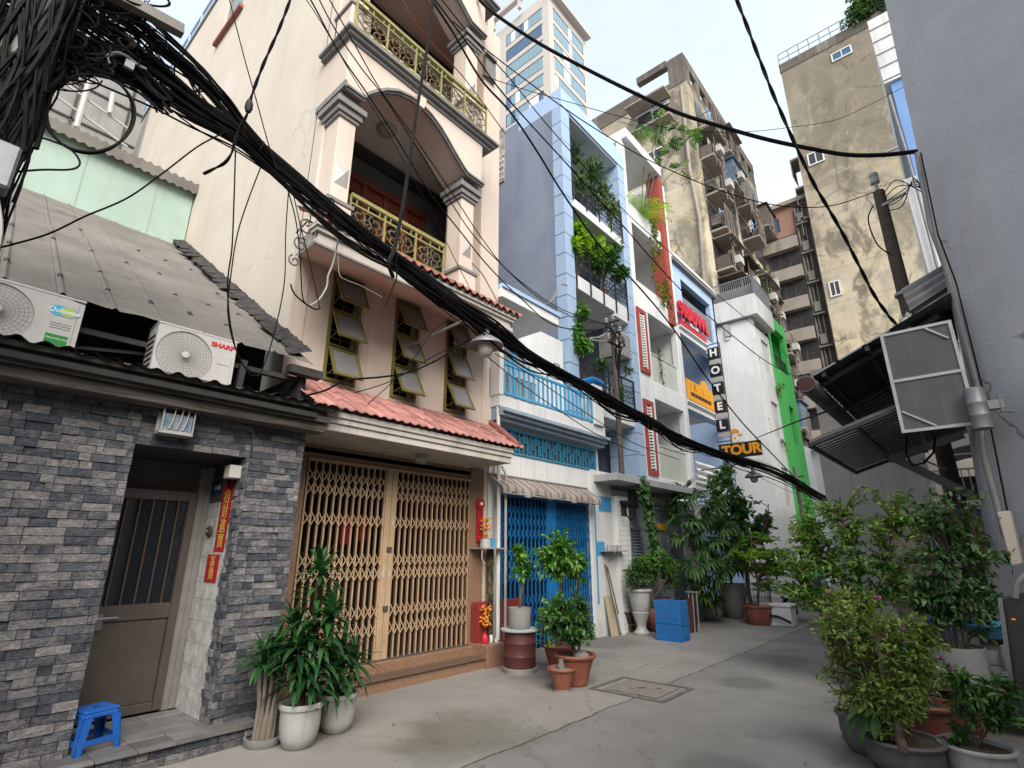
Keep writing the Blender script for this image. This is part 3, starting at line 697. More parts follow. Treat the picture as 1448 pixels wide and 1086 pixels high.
# ------------------------------------------------------------------ single-storey house clad in slate tile
BH = thing('brick_house', (-5.45, 0, 0), 'low house clad in grey split slate tile with a recessed steel door', 'house')
def cladding(mb, axis, plane, a0, a1, z0, z1, sign=1, bl=.17, bh=.066, dep=.030, holes=()):
    z = z0; row = 0
    while z < z1 - .01:
        h = min(bh, z1 - z); a = a0 - (rng.random()*bl if row % 2 else bl*.5*rng.random())
        while a < a1 - .004:
            L = bl * rng.choice((.5, .75, 1, 1, 1.25, 1.5)); b = a + L
            p, q = max(a, a0), min(b, a1)
            if q - p > .012 and not any(h0 < (p+q)/2 < h1 and k0 < z+h/2 < k1 for h0, h1, k0, k1 in holes):
                d = dep * (.35 + .65*rng.random()); c = min(.999, max(0, rng.betavariate(1.25, 1.25)))
                g = .0025
                # split faces: the front of each tile is slightly skewed
                j = [d + rng.uniform(-.008, .008) for _ in range(4)]
                p2, q2, zz0, zz1 = p+g, q-g, z+g, z+h-g
                if axis == 'x':
                    back = [(plane, p2, zz0), (plane, q2, zz0), (plane, q2, zz1), (plane, p2, zz1)]
                    fr = [(plane+sign*j[0], p2, zz0), (plane+sign*j[1], q2, zz0), (plane+sign*j[2], q2, zz1), (plane+sign*j[3], p2, zz1)]
                else:
                    back = [(p2, plane, zz0), (q2, plane, zz0), (q2, plane, zz1), (p2, plane, zz1)]
                    fr = [(p2, plane+sign*j[0], zz0), (q2, plane+sign*j[1], zz0), (q2, plane+sign*j[2], zz1), (p2, plane+sign*j[3], zz1)]
                mb.add(back+fr, [(4,5,6,7),(0,1,5,4),(1,2,6,5),(2,3,7,6),(3,0,4,7)], 0, c)
            a = b
        z += bh; row += 1
c = MB()
cladding(c, 'x', -5.49, -3.2, 1.29, .0, 2.87)                    # wall left of the door
cladding(c, 'x', -5.49, 1.29, 2.27, 2.50, 2.87)                  # over the opening
cladding(c, 'x', -5.49, 2.27, 2.84, .0, 2.87)                    # pier
cladding(c, 'y', 2.27, -5.66, -5.46, .15, 2.5, sign=-1, bl=.13)  # pier return
cladding(c, 'x', -5.25, .85, 2.62, 0, .13, bh=.065)              # riser of the threshold step
cladding(c, 'y', 2.62, -5.49, -5.22, 0, .13, bh=.065)
c.build('slate_cladding', K['brick'], BH)
b = MB()
b.box(-5.75, -5.492, -3.2, 1.28, 0, 2.95); b.box(-5.75, -5.492, 2.30, 2.78, 0, 2.95); b.box(-6.4, -5.492, 1.28, 2.30, 2.505, 2.95)
b.box(-6.28, -5.50, .85, 2.30, 0, .13); b.box(-5.5, -5.25, .85, 2.62, 0, .13)
b.box(-6.9, -6.38, .6, 2.7, .0, 2.95)
b.build('masonry', K['mortar'], BH)
# threshold paving
b = MB()
x = -6.27
while x < -5.2:
    y = .86
    while y < 2.6:
        b.box(x+.003, min(x+.2, -5.19)-.003, y+.003, min(y+.27, 2.62)-.003, .131, .15 + rng.uniform(0,.003)); y += .27
    x += .2
b.build('threshold', mat('threshold_slate', (.10,.098,.10), (.16,.155,.15), scale=5, bump=.5, bscale=30, facevar=.35, rough=.6), BH, bevel=.003)
# tiled reveal
b = MB()
for k in range(12):
    z = .15 + k*.2
    if z > 2.05: break
    for x0, x1 in ((-6.36,-6.02),(-6.015,-5.665)):
        b.box(x0, x1, 2.272, 2.30, z+.0015, min(z+.2, 2.1)-.0015)
b.build('reveal_tiles', K['tile_white'], BH)
b = MB(); b.box(-6.36, -5.665, 2.27, 2.30, 2.103, 2.5); b.box(-6.36, -5.7, 1.20, 1.285, .15, 2.5)
b.box(-6.34, -6.31, 1.285, 2.27, 2.2, 2.5); b.build('reveal_panel', mat('dim_grey_board', (.085,.08,.072), (.065,.06,.055), scale=5), BH)
b = MB(); b.box(-6.36, -6.30, 2.205, 2.268, .15, 2.48); b.box(-6.33, -6.29, 2.132, 2.205, .15, 2.46)
b.build('stone_jamb', mat('grey_jamb', (.20,.185,.175), (.15,.14,.13), scale=6), BH, bevel=.004)
# door
D = MB()
D.box(-6.31, -6.255, 1.05, 1.33, .17, 2.2); D.box(-6.31, -6.255, 2.055, 2.13, .17, 2.2); D.box(-6.31, -6.255, 1.33, 2.055, 2.10, 2.2)
D.box(-6.31, -6.255, 1.33, 2.055, .98, 1.12); D.box(-6.31, -6.255, 1.33, 2.055, .17, .25)
D.box(-6.31, -6.275, 1.33, 2.055, .25, .98)
door = D.build('door', K['steel'], BH, bevel=.006)
D = MB(); D.box(-6.315, -6.30, 1.33, 2.055, 1.12, 2.10); D.build('door_glass', K['glass_dark'], door)
D = MB()
for k in range(6):
    y = 1.40 + k*.113
    D.box(-6.285, -6.262, y-.008, y+.008, 1.12, 2.10)
D.build('door_bars', mat('bronze_bar', (.12,.085,.06), rough=.4, metal=.6), door)
D = MB(); D.box(-6.255, -6.245, 1.42, 1.52, .92, 1.06); D.tube([(-6.245,1.46,1.02),(-6.205,1.46,1.02),(-6.205,1.62,1.02)], .01, 8); D.build('door_handle', K['chrome'], door)
# fascia boards and black tin edge
b = MB()
b.box(-5.42, -5.22, -3.2, 2.92, 2.83, 2.925); b.box(-5.40, -5.17, -3.2, 2.95, 2.93, 2.995); b.box(-5.42, -5.20, -3.2, 2.92, 3.0, 3.06)
b.bar((-5.14, -3.2, 3.055), (-5.14, 2.97, 3.075), .05, .05)
b.build('fascia_board', K['wood_dark'], BH, bevel=.006)
b = MB()
def blacktin(a, t):
    y = -3.2 + a*6.24
    zz = .018*math.sin(y*2*math.pi/.15) + .01*math.sin(y*3.1)
    return (-5.04 - t*.62, y, 3.09 + zz + t*.03 - (.016*math.sin(y*11)**2 if t == 0 else 0))
b.grid(blacktin, 220, 3); b.build('tin_awning', K['tin_black'], BH)
# big fibre-cement roof climbing back to the mint wall
def roofz(x): return 3.56 + (-5.36 - x) * (7.72-3.56)/(11.6-5.36)
def roofsheet(xa, xb, lift, edgejit):
    def fn(a, t):
        y = -3.6 + a*6.36
        k = (y/.36) % 1.0
        rib = .026*max(0, 1-abs(k-.5)/.075) + .009*max(0, 1-abs((k+.12) % 1.0-.5)/.03)
        x = xa + t*(xb-xa)
        if t == 0: x += edgejit*mnoise.noise(Vector((y*3.1, 7.7, 0)))
        return (x, y, roofz(x) + rib + lift)
    return fn
b = MB(); b.grid(roofsheet(-5.36, -8.3, .055, .09), 560, 6); b.grid(roofsheet(-8.0, -11.7, .0, 0), 560, 6)
for i in range(90):
    x = rng.choice((-5.9,-6.6,-7.5,-8.15,-9.0)) + rng.uniform(-.05,.05); y = (int(rng.uniform(-2,2.6)/.36)+.5)*.36; b.lathe([(.022,0),(.02,.014),(0,.018)], (x,y,roofz(x)+.07 if x > -8 else roofz(x)+.025), 7, 1)
b.build('roof_sheets', [K['roof_grey'], K['rust']], BH)
b = MB()
for i in range(46):
    x = -5.5 - i*.135
    w = .11; jr = rng.uniform(-.10,.04); lift = .03 + .05*rng.random()
    b.add([(x+.05, 2.62+jr-rng.random()*.07, roofz(x+.05)+lift+.03), (x-.13, 2.62+jr-rng.random()*.07, roofz(x-.13)+lift+.04), (x-.13, 2.79, roofz(x-.13)+.16+.04*rng.random()), (x+.05, 2.79, roofz(x+.05)+.14+.04*rng.random()),
           (x+.05, 2.60, roofz(x+.05)+.01), (x-.13, 2.60, roofz(x-.13)+.01)], [(0,1,2,3),(0,4,5,1)])
b.build('roof_flashing', K['flash'], BH)
# loft void behind the condensers
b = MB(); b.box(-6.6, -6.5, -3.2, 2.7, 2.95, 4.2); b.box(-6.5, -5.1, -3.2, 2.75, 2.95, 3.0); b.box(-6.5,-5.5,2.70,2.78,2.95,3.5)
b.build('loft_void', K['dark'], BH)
b = MB(); b.bar((-5.6, .2, 3.42), (-5.55, 2.7, 3.45), .06, .05); b.bar((-5.7, .75, 3.3), (-5.65, 1.3, 3.38), .04, .03); b.bar((-5.5, 2.05, 3.0), (-5.5, 2.08, 3.5), .06, .06); b.box(-5.48,-5.36,2.52,2.9,3.47,3.56)
b.build('eaves_beam', K['tin_black'], BH)

# mint rendered upper wall behind, with its own corrugated rim
MH = thing('rear_house', (-11.5, .5, 0), 'mint green rendered wall of the house behind, topped by a corrugated rim', 'house')
b = MB(); b.box(-11.75, -11.5, -2.5, 2.78, 5.5, 9.12); 
b.build('wall', K['mint'], MH)
b = MB(); b.grid(lambda a, t: (-11.33 - t*.8, -2.5 + a*5.3, 9.13 + .022*math.sin(a*5.3*2*math.pi/.15) + t*.25), 300, 2)
b.grid(lambda a, t: (-11.33, -2.5 + a*5.3, 9.13 - t*.24 + .022*math.sin(a*5.3*2*math.pi/.15)), 300, 1)
b.build('tin_rim', K['roof_grey'], MH)
b = MB()
for y in (-.6, .95, 2.1):
    b.box(-11.497, -11.492, y, y+.02, 5.6, 9.1)
b.build('render_joint', mat('joint_stain', (.30,.36,.28), rough=.9), MH)
# roof terrace further back: grey panels with white pipes
TH_ = thing('roof_terrace', (-17, -1, 12), 'grey panelled roof terrace with white pipe rails above the mint wall', 'roof terrace')
b = MB(); b.box(-19.0, -18.8, -6, 2.6, 9.5, 17.3)
b.build('panel_wall', K['plaster_grey'], TH_)
b = MB()
for y in (-3, -1.7, -.4, .9, 2.2): b.box(-18.79, -18.75, y, y+.06, 9.5, 17.3)
for z in (11.6, 12.9, 14.3, 15.6): b.box(-18.79, -18.75, -6, 2.6, z, z+.06)
b.build('panel_joint', mat('dark_joint', (.05,.05,.05)), TH_)
b = MB()
b.tube([atx(60,95,-14.5), atx(185,185,-14.5)], .03, 8); b.tube([atx(55,118,-14.5), atx(180,208,-14.5)], .028, 8)
b.tube([atx(128,108,-14.4), atx(108,180,-14.4)], .06, 8); b.tube([atx(160,132,-14.4), atx(155,160,-14.4)], .055, 8)
b.build('pipe_rail', K['ac'], TH_)
# ------------------------------------------------------------------ things on the slate house
def condenser(label, y0, y1, z0, z1, xf, brand, wire_n, hub):
    t = thing('air_conditioner', ((xf-.14), (y0+y1)/2, z0), label, 'air conditioner', 'condensers on the tin awning')
    w, h = y1-y0, z1-z0
    b = MB(); b.box(xf-.28, xf-.012, y0, y1, z0, z1-.02)
    b.box(xf-.285, xf+.004, y0-.004, y1+.004, z1-.022, z1)
    yc, zc, R = y0 + w*.36, z0 + h*.49, h*.435
    # front sheet with a round opening: ring of quads out to the rectangle
    n = 48; vs = []; fs = []
    for k in range(n):
        a = 2*math.pi*k/n; cy, cz = math.cos(a), math.sin(a)
        s = min((( (y1 - yc) if cy > 0 else (yc - y0)) / max(abs(cy), 1e-6)), (((z1-.022) - zc) if cz > 0 else (zc - z0)) / max(abs(cz), 1e-6))
        vs += [(xf, yc+cy*R, zc+cz*R), (xf, yc+cy*s, zc+cz*s), (xf-.05, yc+cy*R, zc+cz*R)]
    for k in range(n):
        a, c = 3*k, 3*((k+1) % n)
        fs += [(a, a+1, c+1, c), (a, c, c+2, a+2)]
    b.add(vs, fs)
    # corners of the sheet, pressed panel on the right
    for (yy, zz) in ((y0, z0), (y1, z0), (y1, z1-.022), (y0, z1-.022)):
        pass
    b.box(xf-.012, xf-.001, y0, y1, z0, z1-.022) if False else None
    b.build('body', K['ac'], t, bevel=.006, bseg=2)
    p = MB(); py0, py1 = y0 + w*.735, y1 - w*.045
    p.box(xf+.0005, xf+.006, py0, py1, z0+h*.10, z1-h*.1 if brand == 'round' else z1-h*.33)
    for q in ((.50,.46,.42) if brand == 'round' else (.48,)):
        p.box(xf+.006, xf+.011, py0+.02, py1-.02, z0+h*q, z0+h*q+.008)
    p.build('service_panel', K['ac'], t, bevel=.004)
    d = MB(); d.lathe([(R,0),(R,.001)], (0,0,0), 40)
    d.v = [(xf-.048 + z*.1, yc + x, zc + y) for x, y, z in d.v]; d.build('fan_opening', K['ac_dark'], t)
    g = MB()
    for r in [R*k/wire_n for k in range(2, wire_n+1)]:
        g.tube([(xf+.006 + .012*(1-(r/R)**2), yc + r*math.cos(2*math.pi*k/40), zc + r*math.sin(2*math.pi*k/40)) for k in range(41)], .0017, 4, cap=False)
    ns = 30
    for k in range(ns):
        a = 2*math.pi*k/ns; da = .22
        g.tube([(xf+.007 + .012*(1-s*s), yc + R*s*math.cos(a+da*s), zc + R*s*math.sin(a+da*s)) for s in (.16,.45,.75,1.0)], .0017, 4, cap=False)
    g.build('fan_guard', K['ac_wire'], t)
    u = MB(); u.lathe([(0,0),(R*hub,0),(R*hub,.012),(R*hub*.8,.018),(0,.018)], (0,0,0), 24)
    u.v = [(xf+.012 + z, yc + x, zc + y) for x, y, z in u.v]; u.build('fan_hub', K['ac'], t)
    if brand == 'round':
        o = MB(); cy, cz, L, r = (py0+py1)/2, z0+h*.72, (py1-py0)*.27, h*.085
        pts = [(cy + L + r*math.cos(a), cz + r*math.sin(a)) for a in [math.pi*(-.5 + k/10) for k in range(11)]] + [(cy - L + r*math.cos(a), cz + r*math.sin(a)) for a in [math.pi*(.5 + k/10) for k in range(11)]]
        o.prism_x(pts, xf+.006, xf+.009); o.prism_x([(cy+L*.55 + r*1.02*math.cos(2*math.pi*k/16)*1.3, cz + r*1.02*math.sin(2*math.pi*k/16)) for k in range(16)], xf+.0091, xf+.010, 1)
        o.build('brand_badge', [K['logo_blue'], K['logo_lime']], t)
        text_mesh('Quilonxe', .052, 'brand_lettering', K['white_plain'], t, face_px(xf+.0105, cy, cz), .001, bold=.0006, shear=.25)
        o = MB(); o.box(xf+.006, xf+.009, py0+.012, py1-.02, z0+h*.14, z0+h*.31); o.build('energy_label', K['green_label'], t)
        text_mesh('Garumetia mun', .022, 'label_lettering', K['white_plain'], t, face_px(xf+.0095, (py0+py1)/2, z0+h*.245), .0005)
    else:
        text_mesh('SHARP', .062, 'brand_lettering', K['red_text'], t, face_px(xf+.002, py0+.055, z1-h*.17), .002, bold=.003, sx=1.15)
    v = MB()
    for k in range(7): v.box(xf-.25, xf-.06, y0-.004, y0-.001, z0+.06+k*.055, z0+.085+k*.055)
    v.build('side_louvre', K['ac_dark'], t)
    f = MB()
    for y in (y0+.08, y1-.12): f.box(xf-.27, xf+.0, y, y+.05, z0-.08, z0)
    f.build('foot', K['lamp_metal'], t)
    return t
condenser('white condenser with a blue oval badge at the left end of the tin awning', -.10, .69, 3.09, 3.585, -5.28, 'round', 8, .17)
condenser('white condenser with a red brand name above its fan guard, nearer the cream house', 1.23, 1.91, 3.07, 3.60, -5.28, 'plain', 9, .14)

# red paper couplets, plate and bell on the tiled reveal (facing the street end)
def yface(x, z, y=2.27):   # lettering on the reveal, which faces -y
    return frame((x, y, z), (1,0,0), (0,0,1))
t = thing('paper_banner', (-5.88, 2.268, 1.95), 'long red paper banner with gold characters on the tiled door reveal', 'paper banner')
b = MB(); b.add([(-5.97,2.266,1.60),(-5.73,2.266,1.60),(-5.72,2.266,2.22),(-5.98,2.266,2.22),(-5.73,2.262,2.33),(-5.90,2.262,2.28)], [(0,1,2,3),(3,2,4,5)])
b.build('paper', K['red_paper'], t)
for i, ch in enumerate('招財進寶'):
    text_mesh(ch, .15, 'gold_character', K['gold'], t, yface(-5.85, 2.13-i*.145, 2.264), .001, bold=.0015)
t = thing('paper_banner', (-5.92, 2.268, 1.45), 'short red paper banner with two gold characters, below the long one', 'paper banner')
b = MB(); b.box(-6.09, -5.80, 2.263, 2.266, 1.31, 1.575); b.build('paper', K['red_paper'], t)
for i, ch in enumerate('富貴'):
    text_mesh(ch, .13, 'gold_character', K['gold'], t, yface(-5.945, 1.51-i*.125, 2.2625), .001, bold=.0015)
t = thing('number_plate', (-6.13, 2.266, 2.26), 'dark blue house number plate with white figures beside the steel door', 'house number')
b = MB(); b.box(-6.24, -6.02, 2.262, 2.268, 2.18, 2.31); b.build('plate', K['plate_blue'], t, bevel=.004)
text_mesh('214/8', .07, 'figures', K['white_plain'], t, yface(-6.13, 2.25, 2.2615), .001)
t = thing('door_bell', (-6.1, 2.26, 1.79), 'round brown bell push on the tiled door reveal', 'door bell')
b = MB(); b.lathe([(.055,0),(.058,.012),(.045,.03),(.02,.036),(0,.036)], (0,0,0), 20); b.v = [(-6.13 + x, 2.262 - z, 1.80 + y) for x,y,z in b.v]; b.build('bell_cover', K['pot_dark'], t, smooth=True)
b = MB(); b.lathe([(.018,0),(.015,.008),(0,.009)], (0,0,0), 12); b.v = [(-6.13 + x, 2.226 - z, 1.80 + y) for x,y,z in b.v]; b.build('button', K['granite'], t)
t = thing('meter_box', (-5.62, 2.24, 2.38), 'small grey meter box at the top of the tiled door reveal', 'meter box')
b = MB(); b.box(-5.70, -5.56, 2.14, 2.255, 2.30, 2.43); b.build('box', K['ac'], t, bevel=.006)
b = MB(); b.tube([(-5.68,2.2,2.30),(-5.74,2.23,2.22),(-5.84,2.25,2.26),(-5.86,2.25,2.42),(-5.78,2.24,2.48)], .008, 6); b.build('lead', K['cable'], t)
t = thing('fluorescent_fitting', (-5.36, 1.5, 2.72), 'boxed metal and glass lamp fitting under the fascia left of the door', 'lamp fitting')
b = MB(); b.box(-5.44, -5.30, 1.40, 1.67, 2.60, 2.63); b.box(-5.44, -5.41, 1.40, 1.67, 2.63, 2.80)
b.bar((-5.30,1.41,2.62),(-5.30,1.41,2.82),.012); b.bar((-5.30,1.66,2.62),(-5.30,1.66,2.82),.012); b.build('tray', K['alu'], t)
b = MB(); b.box(-5.405,-5.31,1.42,1.65,2.635,2.78); b.build('lens', mat('blue_grey_lens', (.10,.15,.21), (.20,.25,.31), rough=.3, scale=14, contrast=2.5), t)
b = MB()
for y in (1.47,1.53,1.58): b.tube([(-5.3,y,2.64),(-5.29,y+.02,2.72),(-5.295,y+.03,2.86)], .006, 5)
b.build('lead', K['ochre'], t)

# blue plastic stool on the threshold
def stool(loc, rot):
    t = thing('plastic_stool', loc, 'low blue plastic stool on the slate threshold by the door', 'stool')
    H, a, c = .285, .125, .155
    s = MB(); s.box(-a, a, -a, a, H-.022, H); s.box(-a+.012, a-.012, -a-.003, a+.003, H-.055, H-.02); s.box(-a-.003, a+.003, -a+.012, a-.012, H-.055, H-.02)
    o = [s.build('seat', K['stool'], None, bevel=.012, bseg=3)]
    s = MB(); s.lathe([(.02,0),(.02,.001)], (0,0,H+.0003), 12); o.append(s.build('grip_hole', K['black']))
    for sx in (-1,1):
        for sy in (-1,1):
            l = MB()
            def q(z, k): f = a + (c-a)*(1-z/H); return (sx*(f-k), sy*(f-k))
            w0, w1 = .062, .046
            for (zz0, zz1, w0, w1) in ((H-.05,0,.066,.044),):
                x0, y0 = q(zz0, 0); x1, y1 = q(zz1, 0)
                th = .007
                for ax in (0,1):
                    if ax == 0:
                        vs = [(x0,y0,zz0),(x0-sx*w0,y0,zz0),(x1-sx*w1,y1,zz1),(x1,y1,zz1)]; off = (0,-sy*th,0)
                    else:
                        vs = [(x0,y0,zz0),(x0,y0-sy*w0,zz0),(x1,y1-sy*w1,zz1),(x1,y1,zz1)]; off = (-sx*th,0,0)
                    l.add(vs + [(v[0]+off[0], v[1]+off[1], v[2]) for v in vs], [(0,1,2,3),(7,6,5,4),(0,4,5,1),(1,5,6,2),(2,6,7,3),(3,7,4,0)])
            o.append(l.build('leg', K['stool']))
    s = MB(); z = .075; f = a + (c-a)*(1-z/H) - .003
    for p, q in (((-f,-f),(f,-f)),((f,-f),(f,f)),((f,f),(-f,f)),((-f,f),(-f,-f))):
        s.bar((*p,z),(*q,z), .009, .034)
    o.append(s.build('rail', K['stool']))
    for x in o: x.parent = t
    t.rotation_euler = (0,0,rot); return t
stool((-5.57, 1.43, .152), rad(12))
# ------------------------------------------------------------------ tall cream house
CH = thing('cream_house', (-6.2, 4.65, 0), 'tall cream rendered house with tiled eaves, arched balconies and a tan folding gate', 'house')
Y0, Y1 = 2.80, 6.53
b = MB()
b.wally(Y0, Y0+.2, -22, -6.2, 0, 16.4, [(-12.3, -11.0, 14.0, 15.6)])
b.wally(Y1-.18, Y1, -22, -6.2, 0, 16.4)
b.box(-22, -21.8, Y0+.2, Y1-.18, 0, 16.4)
b.build('side_wall', K['cream'], CH)
b = MB(); b.box(-22, -6.1, Y0-.04, Y1+.04, 16.401, 16.5); b.build('roof_slab', K['trim_grey'], CH)
w_ = MB(); w_.box(-12.3, -11.0, 2.87, 2.9, 14.0, 15.6); w_.build('window', K['glass_dark'], CH)
b = MB(); b.box(-12.45,-10.85,2.70,2.80,13.9,14.0); b.build('sill', K['tile_red'], CH)
# rail pipes at the roof edge
b = MB()
for z in (16.9, 17.3): b.tube([(-22, 2.85, z), (-7, 2.85, z)], .03, 6)
for k in range(16): b.tube([(-22+k, 2.85, 16.5), (-22+k, 2.85, 17.3)], .03, 6)
b.build('roof_rail', K['pale_blue'], CH)

# front wall of the middle storey with three tall window slots
WIN = [(3.34,3.82),(4.42,4.885),(5.47,5.94)]
b = MB(); b.wallx(-6.4, -6.2, Y0+.2, Y1-.18, 3.3, 5.8, [(a, c, 3.76, 5.345) for a, c in WIN]); b.box(-6.2,-6.185,2.80,3.0,3.6,5.8); b.box(-6.2,-6.185,6.35,6.53,3.6,5.8)
b.build('front_wall', K['cream_front'], CH)
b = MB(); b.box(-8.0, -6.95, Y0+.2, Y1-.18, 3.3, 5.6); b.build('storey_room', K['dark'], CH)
for i, (a, c) in enumerate(WIN):
    f = MB()
    f.box(-6.24, -6.165, a, a+.035, 3.76, 5.345); f.box(-6.24, -6.165, c-.035, c, 3.76, 5.345)
    f.box(-6.24, -6.165, a+.035, c-.035, 3.76, 3.80); f.box(-6.24, -6.165, a+.035, c-.035, 5.305, 5.345)
    for z in (4.27, 4.79): f.box(-6.24, -6.19, a+.035, c-.035, z, z+.025)
    win = f.build('window', K['olive'], CH)
    g = MB()
    for z in (3.9,4.02,4.14,4.4,4.52,4.64,4.92,5.04,5.16): g.tube([(-6.26, a+.03, z), (-6.26, c-.03, z)], .006, 5)
    g.tube([(-6.26, (a+c)/2, 3.78), (-6.26, (a+c)/2, 5.33)], .006, 5); g.build('security_bars', K['olive'], win)
    for j, zt in enumerate((4.22, 4.74, 5.27)):
        ang = rad(26 + rng.uniform(-2, 3)); Hs = .475; hx = -6.14; fr = .042
        dx, dz = math.sin(ang), -math.cos(ang)
        def P(y, s, o=0): return (hx + dx*s + o*math.cos(ang), y, zt + dz*s + o*math.sin(ang))
        s = MB(); e = .012
        def slab(ya, yb, sa, sb, th, mi):
            vs = [P(ya,sa,-th),P(yb,sa,-th),P(yb,sb,-th),P(ya,sb,-th),P(ya,sa,th),P(yb,sa,th),P(yb,sb,th),P(ya,sb,th)]
            s.add(vs, [(0,3,2,1),(4,5,6,7),(0,1,5,4),(1,2,6,5),(2,3,7,6),(3,0,4,7)], mi)
        slab(a+.02, a+.02+fr, 0, Hs, e, 0); slab(c-.02-fr, c-.02, 0, Hs, e, 0)
        slab(a+.02+fr, c-.02-fr, 0, fr, e, 0); slab(a+.02+fr, c-.02-fr, Hs-fr, Hs, e, 0)
        slab(a+.02+fr, c-.02-fr, fr, Hs-fr, .003, 1)
        s.tube([P(c-.04, Hs*.8), (-6.2, c-.04, zt+dz*Hs*.95)], .005, 5, 0); s.tube([P(a+.04, Hs*.8), (-6.2, a+.04, zt+dz*Hs*.95)], .005, 5, 0)
        s.build('sash', [K['olive'], K['frost']], win)

# lower eaves over the gate
b = MB()
for x0, x1, z0, z1 in ((-6.2,-5.34,2.9,2.95),(-5.36,-5.26,2.88,2.965),(-5.38,-5.235,2.965,3.03),(-5.40,-5.21,3.03,3.10)):
    b.box(x0, x1, 2.86, 6.07, z0, z1)
b.box(-6.2, -5.4, 2.86, 6.07, 2.95, 3.12)
b.box(-6.2, -5.6, 6.07, 6.30, 2.93, 3.16)
b.build('eaves_fascia', K['fascia_cream'], CH, bevel=.006)
def tiles(mb, xa, za, xb, zb, ya, yb, wid, rows, amp=.022, hip=None, over=.0):
    """interlocking clay tiles: waves across, a step at every course"""
    n = int((yb-ya)/wid)
    for r in range(rows):
        t0, t1 = r/rows, (r+1)/rows
        for k in range(n):
            y0 = ya + k*wid; jit = rng.uniform(-.008, .008); c = rng.random()
            m = 6
            vs = []
            for t, lift in ((t0 - .10/rows, .022), (t1, 0.0)):
                for q in range(m+1):
                    y = y0 + wid*q/m; x = xa + (xb-xa)*t; z = za + (zb-za)*t
                    h = amp*(math.cos(2*math.pi*q/m)*.5+.5)**1.4
                    vs.append((x + jit*.5, y, z + h + lift + jit*.3))
            for q in range(m+1):
                x, y, z = vs[q]; vs.append((x, y, z-.018))
            fs = [(q, q+1, m+2+q, m+1+q) for q in range(m)] + [(2*(m+1)+q, 2*(m+1)+q+1, q+1, q) for q in range(m)]
            if hip and hip(y0, (t0+t1)/2): continue
            mb.add(vs, fs, 0, c)
b = MB()
tiles(b, -5.18, 3.13, -6.19, 3.70, 2.72, 6.62, .130, 3, hip=lambda y, t: y > 6.10 + .45*t)
b.build('eaves_tiles', K['tile_pink'], CH)
b = MB()
b.tube([(-5.17,6.12,3.15),(-5.5,6.27,3.36),(-5.85,6.43,3.57),(-6.19,6.58,3.76)], [.05,.055,.055,.05], 8)
b.add([(-5.2,6.1,3.12),(-6.2,6.55,3.70),(-6.2,6.3,3.16),(-5.6,6.3,3.16),(-5.3,6.07,3.1)], [(0,1,2,3,4)])
b.build('hip_tiles', K['tile_red'], CH)

# middle canopy: sloping soffit, moulded lip, red tiles
b = MB()
vs = [(-6.2,2.80,5.36),(-6.2,6.53,5.36),(-5.12,5.92,4.96),(-5.12,2.49,4.96)]
b.poly(vs); b.build('canopy_soffit', K['cream_soffit'], CH)
b = MB()
for x0, x1, z0, z1, e in ((-5.16,-5.10,4.95,5.02,0),(-5.2,-5.13,5.02,5.12,.03),(-5.24,-5.09,5.12,5.17,-.01),(-5.26,-5.06,5.17,5.21,-.03)):
    b.box(x0, x1, 2.49+e, 5.92-e, z0, z1)
b.add([(-5.13,2.49,4.96),(-6.2,2.80,5.36),(-6.2,2.80,5.6),(-5.13,2.49,5.2)], [(0,1,2,3)])
b.add([(-5.13,5.92,4.96),(-6.2,6.53,5.36),(-6.2,6.53,5.6),(-5.13,5.92,5.2)], [(3,2,1,0)])
b.poly([(-6.2,2.8,5.6),(-6.2,6.53,5.6),(-5.13,5.92,5.2),(-5.13,2.49,5.2)])
b.build('canopy_lip', K['fascia_cream'], CH)
b = MB(); b.box(-5.11, -5.085, 2.46, 5.95, 4.93, 4.955); b.add([(-5.11,2.46,4.93),(-6.2,2.77,5.33),(-6.2,2.77,5.36),(-5.11,2.46,4.955)], [(0,1,2,3)]); b.build('drip_edge', K['trim_grey'], CH)
b = MB(); tiles(b, -5.04, 5.24, -5.68, 5.66, 2.46, 6.06, .15, 2, amp=.05)
b.build('canopy_tiles', K['tile_red'], CH)
b = MB()   # dark gaps of the under-tiles
for k in range(24): b.tube([(-5.05, 2.52+k*.15, 5.235), (-5.3, 2.52+k*.15, 5.25)], .04, 8)
b.build('canopy_under_tiles', mat('under_tile', (.12,.09,.075), (.2,.16,.14), scale=6, rough=.8), CH)

